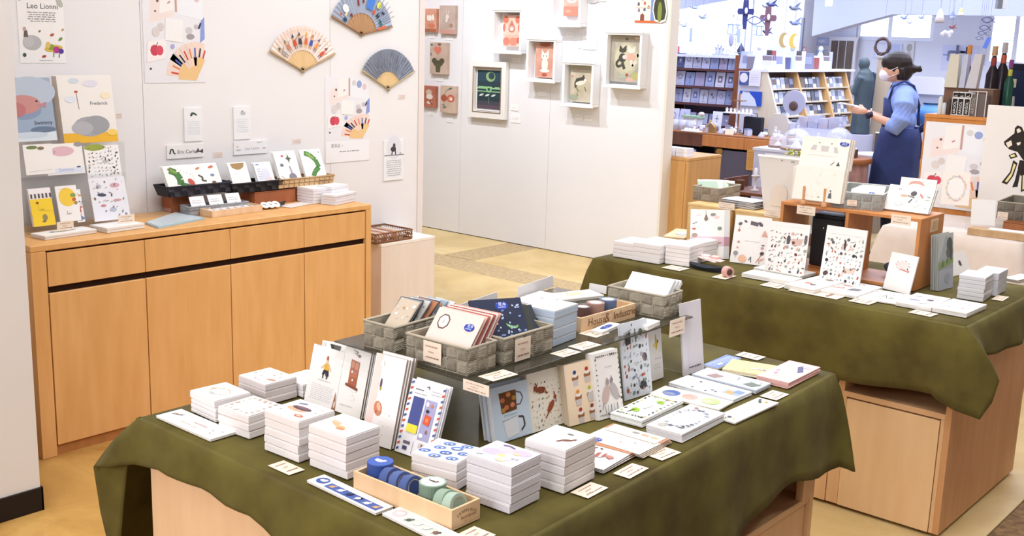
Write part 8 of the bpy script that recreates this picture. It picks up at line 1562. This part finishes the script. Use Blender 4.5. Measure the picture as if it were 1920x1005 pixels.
MB().box(-.05,.05,0,.005,.1362,.14,M('#d9d6d8',.4)).build('frame_bar',q)
q=thing('brown_shelf','narrow brown shelf box behind the lettered boxes','shelf box',(on_ped(1800,.12)-.1,PY+.12,PT+.0005));MB().box(0,.27,0,.12,0,.145,M('#7a5a48',.6,'wood',c2='#6a4c3c')).build('body',q);MB().box(-.002,.272,-.002,.122,.1452,.15,M('#8a6a54',.6)).build('top',q)
zq=PT+.151
for i,(pa,pb,pt_,c_,l_)in enumerate(((1776,1800,1805,'#cfcabc','tall cream slanted box leaning on the brown shelf'),(1803,1814,1822,'#b9bcd0','narrow grey-white slanted box, second on the brown shelf'),(1816,1836,1848,'#c6c2c8','tall grey-white slanted box, third on the brown shelf'))):
 y=PY+.15;A_,B_,C_2=aty(pa,158,y),aty(pb,158,y),aty(pt_,102,y);q=thing('slanted_box',l_,'box',(A_.x,y,zq),0,'slanted tall boxes on the pedestal');w_=B_.x-A_.x;dx=C_2.x-B_.x+.0;h_=C_2.z-zq
 MB().prism([(0,0),(w_,0),(w_+dx,h_),(dx+w_*.3,h_)],0,.05,M(c_,.6),'y').build('carton',q);MB().prism([(w_*.4,.03),(w_*.6,.03),(w_*.6,.045),(w_*.4,.05)],-.001,-.0003,M('#5c5458',.5),'y').build('mark',q)
q=thing('wedge_box','small cream wedge with dark triangle mark before the slanted boxes','box',(on_ped(1790,.13),PY+.135,zq));MB().prism([(-.025,0),(.028,0),(.022,.075)],-.012,0,M('#d8cdb4',.6),'y').build('wedge',q);MB().prism([(-.004,.018),(.006,.024),(-.002,.03)],.0122,.013,M('#3a2f2c',.5),'y').build('mark',q)
def bottle(px,y,h_,r_,c_,lab,cap,label):
 q=thing('bottle',label,'bottle',(on_ped(px,y),PY+y,PT+.0005),0,'tall bottles on the pedestal');MB().lathe([(r_*.9,0),(r_,.01),(r_,h_*.62),(r_*.4,h_*.76),(r_*.35,h_*.9)],18,M(c_,.2)).build('body',q)
 MB().lathe([(r_*.42,h_*.74),(r_*.44,h_*.75),(r_*.44,h_*.86),(r_*.4,h_*.87)],16,M(lab,.5)).build('neck_label',q);MB().lathe([(r_*.46,h_*.901),(r_*.46,h_*1.04),(r_*.4,h_*1.05)],14,M(cap,.6)).build('cap',q)
bottle(1806,.33,.37,.03,'#2c2022','#c4683c','#c0803c','dark bottle with orange cap behind the cream slanted box')
bottle(1853,.3,.37,.035,'#2a2028','#8a3a34','#b08a6a','dark bottle with tan cap right of the slanted boxes')
bottle(1871,.33,.39,.035,'#221c26','#b0503c','#a9a0a4','tall dark bottle with red neck label and grey cap')
bottle(1886,.26,.30,.026,'#1f4a3c','#b9b04a','#7a3a78','green bottle with purple top, rightmost bottle')
pd.children[0].scale=(1,1,1)
o=thing('bottle_shelf','dark wooden shelf cabinet behind the display board at right edge','cabinet',(aty(1857,200,6.9).x,6.82,0));MB().box(0,.9,0,.4,0,1.18,M('#3a2a28',.6,'wood',c2='#2c1f1e')).build('body',o);MB().box(-.005,.9,-.005,.4,1.1802,1.2,M('#5c3f30',.6)).build('top',o)
q=thing('black_case','glossy black case behind the display board at the right edge','case',(aty(1895,190,7.0).x,6.9,1.2005));MB().box(0,.4,0,.25,0,.34,M('#1b2030',.25),c=.006).build('body',q);MB().box(.01,.39,-.003,-.0005,.04,.3,M('#27304a',.2)).build('front_panel',q);MB().box(.03,.05,-.006,-.0035,.2,.25,M('#c9c4b0',.5)).build('tag',q)
q=thing('white_sachet','white tapered packet standing before the black case','packet',(aty(1896,190,6.85).x,6.84,1.2005));MB().prism([(-.03,0),(.03,0),(.02,.15),(-.03,.15)],0,.02,M('#c9ccd8',.6),'y').build('packet',q);MB().prism([(-.02,.09),(.015,.09),(.015,.1),(-.02,.1)],-.001,-.0004,M('#7a7f90',.6),'y').build('mark',q)
q=thing('orange_candle','orange block candle left of the white packet','candle',(aty(1878,190,6.87).x,6.86,1.2005));MB().box(-.02,.02,0,.04,0,.14,M('#a86a38',.5),c=.003).build('wax',q);MB().lathe([(.0015,.14),(.0015,.15)],5,BLK).build('wick',q)
for i,px in enumerate((1759,1767,1775)):
 q=thing('candle',f'{["left white", "middle white", "brown rounded"][i]} small item beside the lettered boxes','candle',(on_ped(px+2,.04),PY+.05,PT+.0005),0,'small candles on the pedestal');MB().lathe([(.012,0),(.013,.003),(.012,[.085,.06,.08][i]),(.006,[.1,.066,.09][i])],12,M(['#d9d9d4','#c9ccd4','#4c3a34'][i],.4)).build('wax',q);MB().lathe([(.001,.09 if i!=1 else .06),(.001,.106 if i!=1 else .074)],5,BLK).build('wick',q)

# ================================================================== HANGING ORNAMENTS
CEIL=3.298
def hang(px,py,t,label,name,cat,build):
 p=att(px,py,t);q=thing(name,label,cat,p,R(0));build(q,t/FPX)
 MB().tube([(0,0,0),(0,0,CEIL-p.z)],.0012,4,M('#a9b0c8',.6)).build('thread',q);return q
def facing(q):q.rotation_euler=(0,0,-YAW);return q
def cross_o(c_):
 def f(q,s):
  for poly,n_ in(([(-5*s,24*s),(5*s,24*s),(6*s,4*s),(3*s,-30*s),(-3*s,-30*s),(-6*s,4*s)],'upright'),([(-16*s,3*s),(-14*s,8*s),(14*s,8*s),(16*s,3*s),(14*s,-3*s),(-14*s,-3*s)],'crossbar')):
   MB().prism([(a,b-12*s)for a,b in poly],-.004 if n_=='crossbar' else-.012,.004 if n_=='crossbar' else-.0045,M(c_,.5),'y').build(n_,q)
  MB().ell((0,-.014,-8*s),(3*s,.004,6*s),M('#e4e2ee',.5),8,6).build('inlay',q)
 return f
def fish(c_,k=1):
 def f(q,s):
  pts=[(-14*k*s+28*k*s*i/10,0,7*k*s*math.sin(math.pi*i/10)-12*k*s)for i in range(11)];pts2=[(x,0,-2*12*k*s-z)for x,y,z in pts]
  MB().tube(pts+[(20*k*s,0,-19*k*s)],1.2*s*k,5,M(c_,.5)).build('upper_line',q);MB().tube(pts2+[(20*k*s,0,-5*k*s)],1.2*s*k,5,M(c_,.5)).build('lower_line',q)
 return f
def bird(c_,k=1):
 def f(q,s):
  MB().ell((0,0,-6*k*s),(8*k*s,3*k*s,3.5*k*s),M(c_,.5),10,7).build('body',q);MB().ell((-8*k*s,0,-3*k*s),(3*k*s,2.5*k*s,2.6*k*s),M(c_,.5),8,6).build('head',q)
  MB().prism([(-3*k*s,-4*k*s),(6*k*s,-4*k*s),(12*k*s,7*k*s)],-.002,.002,M(c_,.5),'y').build('wing',q);MB().prism([(6*k*s,-6*k*s),(16*k*s,-10*k*s),(8*k*s,-3*k*s)],-.002,.002,M(c_,.5),'y').build('tail',q)
 return f
def moonf(c_):
 def f(q,s):
  poly=[(9*s*math.cos(a)*1.0,14*s*math.sin(a)-14*s)for a in[math.pi*.35+i*math.pi*1.3/14 for i in range(15)]];poly+=[(4*s+6*s*math.cos(a),11*s*math.sin(a)-14*s)for a in[math.pi*1.6-i*math.pi*1.2/12 for i in range(13)]]
  MB().prism(poly,-.006,.006,M(c_,.5),'y').build('crescent',q)
 return f
def bell(c_,c2_,k=1):
 def f(q,s):
  h_=26*s*k;MB().lathe([(8*s*k,-h_),(8.3*s*k,-h_*.96),(6.5*s*k,-h_*.5),(3*s*k,-h_*.1),(.8*s*k,0)],18,M(c_,.6)).build('bell_body',q);MB().lathe([(8.5*s*k,-h_*1.0),(8.8*s*k,-h_*.98),(7.6*s*k,-h_*.62),(7.3*s*k,-h_*.62)],18,M(c2_,.6)).build('lower_band',q)
 return f
H_=[(1399,12,9.6,'dark blue cross ornament hanging before the side window','hanging_cross','ornament',cross_o('#3a3f7a')),(1441,24,9.6,'rust brown cross ornament hanging before the side window','hanging_cross','ornament',cross_o('#7a5a6a')),
 (1416,26,9.3,'grey fish outline ornament between the two crosses','fish_ornament','ornament',fish('#5f6a9a')),(1447,4,9.7,'small dark blue bird ornament at the top of the window','hanging_bird','ornament',bird('#3f4a80',.9)),(1436,8,9.8,'small pale grey bird ornament left of dark blue bird','hanging_bird','ornament',bird('#8a90b0',.7)),
 (1490,10,9.5,'grey bird ornament hanging near the white pier, upper','hanging_bird','ornament',bird('#6f7894',1)),(1491,38,9.5,'grey-blue bird ornament hanging near the white pier, lower','hanging_bird','ornament',bird('#7a86b0',1)),(1490,63,9.5,'yellow crescent moon ornament, right of two','moon_ornament','ornament',moonf('#d8b95a')),(1471,61,9.6,'tan crescent moon ornament, left of two','moon_ornament','ornament',moonf('#b9a470')),
 (1438,56,9.7,'small dark blue animal ornament before the railing','hanging_animal','ornament',bird('#4a5590',.8)),(1318,28,10.5,'small grey winged angel ornament in the middle of the window','hanging_angel','ornament',bird('#8f9cc0',.8)),(1270,42,10.6,'pale bird ornament far left in the window','hanging_bird','ornament',bird('#a9b4d4',.7)),(1283,44,10.9,'pale bird ornament second from left in the window','hanging_bird','ornament',bird('#a9b4d4',.7)),
 (1372,62,10.2,'lilac grey oval ornament before the railing','hanging_oval','ornament',lambda q,s:(MB().ell((0,0,-12*s),(5*s,2*s,13*s),M('#a9accc',.5),12,8).build('oval',q))),(1376,27,10.2,'tiny dark bell ornament on a long thread','hanging_bell','ornament',bell('#6a70a0','#6a70a0',.16)),(1303,10,10.4,'blue ribbon shaped ornament at the left of the window','hanging_ribbon','ornament',bird('#9aa6cc',.8)),
 (1764,16,8.6,'cream and grey bell shaped ornament, left of hanging bells','hanging_bell','ornament',bell('#cfc8c0','#a39a94',1)),(1787,20,8.7,'blue-grey bell shaped ornament in the middle','hanging_bell','ornament',bell('#7f86ac','#8f95b4',.6)),(1803,14,8.8,'yellow hat shaped bell ornament on the right','hanging_bell','ornament',bell('#c9b47a','#dcd4c0',.55)),
 (1776,56,8.7,'white heart cluster ornament below the bells','hanging_heart','ornament',lambda q,s:[MB().ell((a*s,b*s*.3,c*s),(4*s,3*s,4.5*s),M('#d8d8e2',.5),8,6).build('shell',q)for a,b,c in((-4,0,-5),(2,2,-6),(8,0,-4),(-8,1,-8),(5,3,-10))]),(1786,48,8.7,'dark red and white bird ornament below the bells','hanging_bird','ornament',bird('#8a4a50',.6)),
 (1696,30,9.6,'small blue figure ornament in the far window','hanging_bird','ornament',bird('#6f8acc',.7)),(1728,30,9.7,'small blue hook ornament at the right of far window','hanging_bird','ornament',bird('#7a8fc8',.6)),(1706,40,9.7,'tiny grey ornament in the middle of far window','hanging_bird','ornament',bird('#8f9cc4',.5))]
def lattice(q,s):
 m=M('#8a9cc8',.5)
 for x in(-5*s,5*s):MB().box(x-.5*s,x+.5*s,-.003,.003,-62*s,10*s,m).build('side_wire',q)
 for k in range(5):MB().box(-12*s if k%2 else-5*s,12*s if k%2 else 5*s,-.0035,.0035,(-58+15*k)*s,(-57+15*k)*s,m).build('cross_wire',q)
 MB().box(-3*s,3*s,-.005,.005,-40*s,-14*s,M('#a9bce8',.5)).build('blue_panel',q)
H_+=[(1297,38,10.3,'tall blue-grey wire cross lattice hanging at the left of side window','wire_lattice','ornament',lattice),(1387,40,10.0,'tall blue-grey wire cross lattice hanging between the window panes','wire_lattice','ornament',lattice)]
for px,py,t,l_,n_,c_,f_ in H_:facing(hang(px,py,t,l_,n_,c_,f_))
for i,(px,py,k)in enumerate(((1852,28,.75),(1846,44,.65),(1841,56,.52),(1836,66,.45))):
 facing(hang(px,py,8.5-.02*i,['top and largest grey fish outline of the hanging chain','second fish outline of the hanging chain','third fish outline of the hanging chain','lowest and smallest fish outline of the hanging chain'][i],'fish_ornament','ornament',fish('#4a5080',k)))
q=facing(hang(1853,70,8.4,'blue slanted paper tag hanging by the right window','paper_tag','tag',lambda q,s:MB().prism([(-2*s,0),(6*s,0),(-1*s,-21*s),(-9*s,-20*s)],-.002,.002,M('#5f7ad0',.5),'y').build('tag',q)))
q=thing('ceiling_fixture','grey and white spotlight fixture at the top right','lamp',att(1877,-4,7.5));qs=7.5/FPX;facing(q);MB().box(-7*qs,2*qs,-.02,.02,-20*qs,30*qs,M('#7f8490',.5),c=.002).build('housing',q);MB().box(2.2*qs,9*qs,-.018,.018,-20*qs,30*qs,M('#eceef8',.4),c=.002).build('diffuser',q);MB().tube([(0,0,30*qs),(0,0,CEIL-q.location.z)],.006,6,M('#c9ccd8',.5)).build('stem',q)
q=thing('ceiling_lamp','small bright square lamp under the sloping bulkhead','lamp',att(1555,5,11.8));facing(q);MB().box(-.028,.028,-.02,.02,-.03,.03,M('#fff6e0',.5,'glow',scale=6),c=.003).build('bulb',q);MB().box(-.034,.034,.0205,.04,-.036,.036,M('#dfe2f0',.5)).build('housing',q);MB().tube([(0,.03,.036),(0,.03,CEIL-q.location.z)],.004,5,M('#dfe2f0',.5)).build('stem',q)
# crowded small things on the top shelf of the rack
rr=random.Random(12);zr=rz_+.0006
for i in range(15):
 px=1396+12.6*i;x,yy_=(aty(px,128,RY+.06).x,RY+.06)if i<4 else(X0_+.06,RY+.13+.12*(i-3));k=i%5;c_=['#b9c0dc','#8a8698','#dcdfee','#7a7a90','#a3605c','#c4d0e6','#5f6488'][i%7]
 q=thing(['picture_card','small_box','angel_figurine','basket_box','book'][k],f'{["propped card", "small box", "pale figurine", "open box of cards", "upright book"][k]}, {["far left", "left", "centre left", "left of centre", "near centre", "at centre", "right of centre", "centre right", "near right", "right", "farther right", "near right end", "second from right", "next to end", "at right end"][i]} on the white rack top',['card','box','figurine','box','book'][k],(x,yy_,zr),0 if i<4 else R(50),'goods on the white rack top');m_=M(c_,.6)
 if k==0:MB().box(-.06,.06,0,.008,0,.16,m_,Matrix.Rotation(R(-10),4,'X')).build('card',q);MB().box(-.035,.035,-.001,-.0004,.05,.12,M('#8f94b4',.6),Matrix.Rotation(R(-10),4,'X')).build('print',q)
 elif k==1:MB().box(-.05,.05,0,.08,0,.11,m_,c=.002).build('body',q);MB().box(-.051,.051,-.001,.081,.1105,.13,M('#e2e4f0',.5)).build('lid',q)
 elif k==2:MB().lathe([(.05,0),(.03,.13),(.015,.17)],12,m_).build('robe',q);MB().ell((0,0,.195),(.025,.025,.03),m_,8,6).build('head',q)
 elif k==3:
  MB().box(-.06,.06,0,.1,0,.08,M('#d8dbe8',.5),c=.002).build('body',q)
  for j in range(4):MB().box(-.05,.05,.015+.02*j,.022+.02*j,.0805,.12+.01*(j%2),M(['#8a7f88','#c9ccd8','#6a6f90','#a9accc'][j],.6)).build('card',q)
 else:MB().box(-.02,.02,0,.12,0,.17,m_,c=.002).build('pages',q);MB().box(-.022,-.0202,-.001,.121,0,.172,M('#5c4a50',.5)).build('cover',q)

# ================================================================== PERSON
PX_=Vector((-3.20,8.18,0));pr=thing('person','person in pale blue shirt, navy apron and white mask looking down at paper','person',PX_,math.atan2(-CR.y,-CR.x)-R(16))
SKIN=M('#d9a88e',.6);HAIR=M('#2a211f',.45);SHIRT=M('#8ea4e0',.8,'cloth2',c2='#7f96d8');NAVY=M('#27366b',.85,'linen',c2='#202c5c',bump=.2)
# local axes: +x = facing direction, +y = her left (towards the camera)
b=MB()
b.ell((.0,0,1.22),(.085,.14,.16)).ell((0,0,1.0),(.08,.12,.16)).ell((-.005,0,.88),(.1,.15,.12))
b.tube([(-.005,0,1.3),(.02,0,1.37),(.045,0,1.42)],[.052,.044,.046],12)
hc=Vector((.075,0,1.462));b.ell(hc,(.088,.072,.105),None,20,14).ell((.115,0,1.418),(.05,.05,.055)).ell((.165,0,1.435),(.016,.011,.018))
for s_ in(-1,1):
 b.ell((.05,s_*.072,1.445),(.022,.01,.03));b.ell((.14,s_*.028,1.468),(.014,.014,.009))
 b.tube([(.0,s_*.15,1.26),(-.005,s_*.185,1.16),(.02,s_*.185,1.05)],[.05,.042,.036],10);b.tube([(.02,s_*.185,1.05),(.13,s_*.14,1.085),(.235,s_*.085,1.125)],[.037,.03,.022],10)
 b.tube([(.0,s_*.075,.86),(.0,s_*.08,.48),(-.01,s_*.08,.09)],[.085,.055,.036],12);b.tube([(-.04,s_*.08,.035),(.06,s_*.085,.03),(.14,s_*.09,.025)],[.035,.035,.022],8)
 hp=Vector((.275,s_*.07,1.138));b.ell(hp,(.04,.014,.026))
 for f_ in range(4):
  z0=1.158-.013*f_;L_=[.055,.062,.058,.045][f_]
  b.tube([(.3,s_*.068,z0),(.3+L_*.5,s_*.062,z0+.006),(.3+L_*.8,s_*.045,z0+.004),(.3+L_,s_*.03,z0)],[.0085,.008,.0075,.0065],6)
 b.tube([(.265,s_*.065,1.155),(.28,s_*.04,1.175),(.3,s_*.025,1.178)],[.01,.009,.0075],6)
remesh(b,'body',pr,.0055,SKIN,3)
# eyes and brows
for s_ in(-1,1):MB().ell((.1535,s_*.03,1.468),(.004,.011,.006),M('#2a1f1c',.3),8,6).build('eye',pr)
# hair: cap with fringe, low ponytail
h=MB().ell((.055,0,1.49),(.112,.086,.1)).ell((.02,0,1.45),(.085,.08,.09)).ell((.128,0,1.505),(.045,.066,.05)).ell((-.055,0,1.46),(.035,.035,.035)).tube([(-.07,0,1.46),(-.1,0,1.465),(-.118,0,1.445)],[.024,.026,.012],8)
h.tube([(.03,.075,1.46),(.02,.078,1.42),(.01,.06,1.38)],[.02,.018,.01],8).tube([(.03,-.075,1.46),(.02,-.078,1.42),(.01,-.06,1.38)],[.02,.018,.01],8)
remesh(h,'hair',pr,.006,HAIR,2)
# mask
m_=MB().ell((.128,0,1.413),(.052,.056,.05),None,16,10);remesh(m_,'mask',pr,.006,M('#e9e4f0',.7),2)
for s_ in(-1,1):MB().tube([(.12,s_*.056,1.438),(.085,s_*.077,1.455),(.055,s_*.083,1.472)],.0022,5,M('#f0eef4',.6)).build('mask_loop',pr);MB().tube([(.12,s_*.055,1.395),(.09,s_*.072,1.405),(.055,s_*.083,1.425)],.0022,5,M('#f0eef4',.6)).build('mask_loop',pr)
# shirt with rolled puffed sleeves
s_b=MB().ell((-.005,0,1.225),(.118,.165,.15)).ell((-.01,0,1.08),(.11,.15,.12)).ell((-.01,0,.98),(.125,.165,.07)).tube([(-.01,0,1.3),(.015,0,1.355)],[.075,.058],14)
for s_ in(-1,1):s_b.tube([(.0,s_*.13,1.28),(-.005,s_*.19,1.2),(.005,s_*.205,1.1),(.045,s_*.195,1.04),(.085,s_*.17,1.06)],[.065,.075,.075,.07,.052],12)
remesh(s_b,'shirt',pr,.009,SHIRT,3)
cl_=MB();
for s_ in(-1,1):cl_.prism([(-.02,0),(.045,-.015),(.04,-.05),(-.01,-.03)],0,.006,SHIRT,'y',Matrix.Translation((.035,s_*.056,1.375))@Matrix.Rotation(s_*R(12),4,'Z'))
cl_.build('collar',pr)
# apron: wrap skirt, bib, straps, tie
def ring(z,rx,ry,cx=0,a0=0,a1=2*math.pi,n=36,wav=0):return[(cx+(rx+wav*math.sin(a*9))*math.cos(a),(ry+wav*math.sin(a*9))*math.sin(a),z)for a in[a0+(a1-a0)*i/n for i in range(n+1)]]
rs_=[ring(1.03,.132,.172,-.01),ring(.95,.15,.19,-.01),ring(.8,.165,.2,0,wav=.004),ring(.6,.172,.205,0,wav=.008),ring(.42,.18,.21,0,wav=.012)]
vs=[p for r_ in rs_ for p in r_];n=37;fs=[(k*n+i,k*n+i+1,(k+1)*n+i+1,(k+1)*n+i)for k in range(4)for i in range(36)]
a_=MB().add(vs,fs,NAVY,None,True).build('apron_skirt',pr);a_.modifiers.new('t','SOLIDIFY').thickness=.004
rs_=[ring(1.03,.136,.16,-.01,-1.05,1.05,14),ring(1.14,.132,.15,-.006,-.95,.95,14),ring(1.24,.13,.14,0,-.8,.8,14)]
vs=[p for r_ in rs_ for p in r_];n=15;fs=[(k*n+i,k*n+i+1,(k+1)*n+i+1,(k+1)*n+i)for k in range(2)for i in range(14)]
a_=MB().add(vs,fs,NAVY,None,True).build('apron_bib',pr);a_.modifiers.new('t','SOLIDIFY').thickness=.004
for s_ in(-1,1):MB().tube([(.095,s_*.095,1.24),(.075,s_*.105,1.33),(.0,s_*.095,1.372),(-.07,s_*.08,1.34),(-.125,s_*.03,1.2),(-.135,-s_*.06,1.05)],.009,6,NAVY).build('strap',pr)
MB().tube([(-.145,.05,1.02),(-.18,.07,1.05),(-.19,.03,1.03),(-.15,0,1.0),(-.19,-.03,1.03),(-.18,-.07,1.05),(-.145,-.05,1.02)],.012,6,NAVY).tube([(-.15,.01,1.0),(-.17,.03,.9),(-.175,.04,.8)],.009,6,NAVY).build('bow_tie',pr)
for s_ in(-1,1):MB().tube([(.0,s_*.08,.42),(-.01,s_*.08,.1)],[.07,.055],12,M('#23242c',.8)).build('trouser_leg',pr);MB().ell((.04,s_*.085,.03),(.11,.045,.032),M('#2a2624',.5),12,8).build('shoe',pr)
MB().tube([(.215,.115,1.095),(.232,.107,1.13)],.03,12,M('#2c2438',.5)).build('watch',pr)
wp=(pr.matrix_basis if False else None)
# paper held in both hands
fr_=pr.rotation_euler[2];hx=PX_+Vector((math.cos(fr_),math.sin(fr_),0))*.36+Vector((0,0,1.172))
q=thing('paper_stack','stack of white paper sheets held by the person','paper',hx,fr_);MB().box(-.08,.09,-.055,.055,0,.006,M('#eceaf4',.7),Matrix.Rotation(R(-8),4,'Y'),c=.0008).build('lower_sheets',q);MB().box(-.085,.08,-.05,.058,.0065,.009,M('#f2f0f6',.7),Matrix.Rotation(R(-9),4,'Y')@Matrix.Rotation(R(4),4,'Z')).build('top_sheet',q)
for _o in list(S.objects):
 _l=_o.get('label')
 if _l and len(_l.split())>16:print('LONG',_o.name,_l)
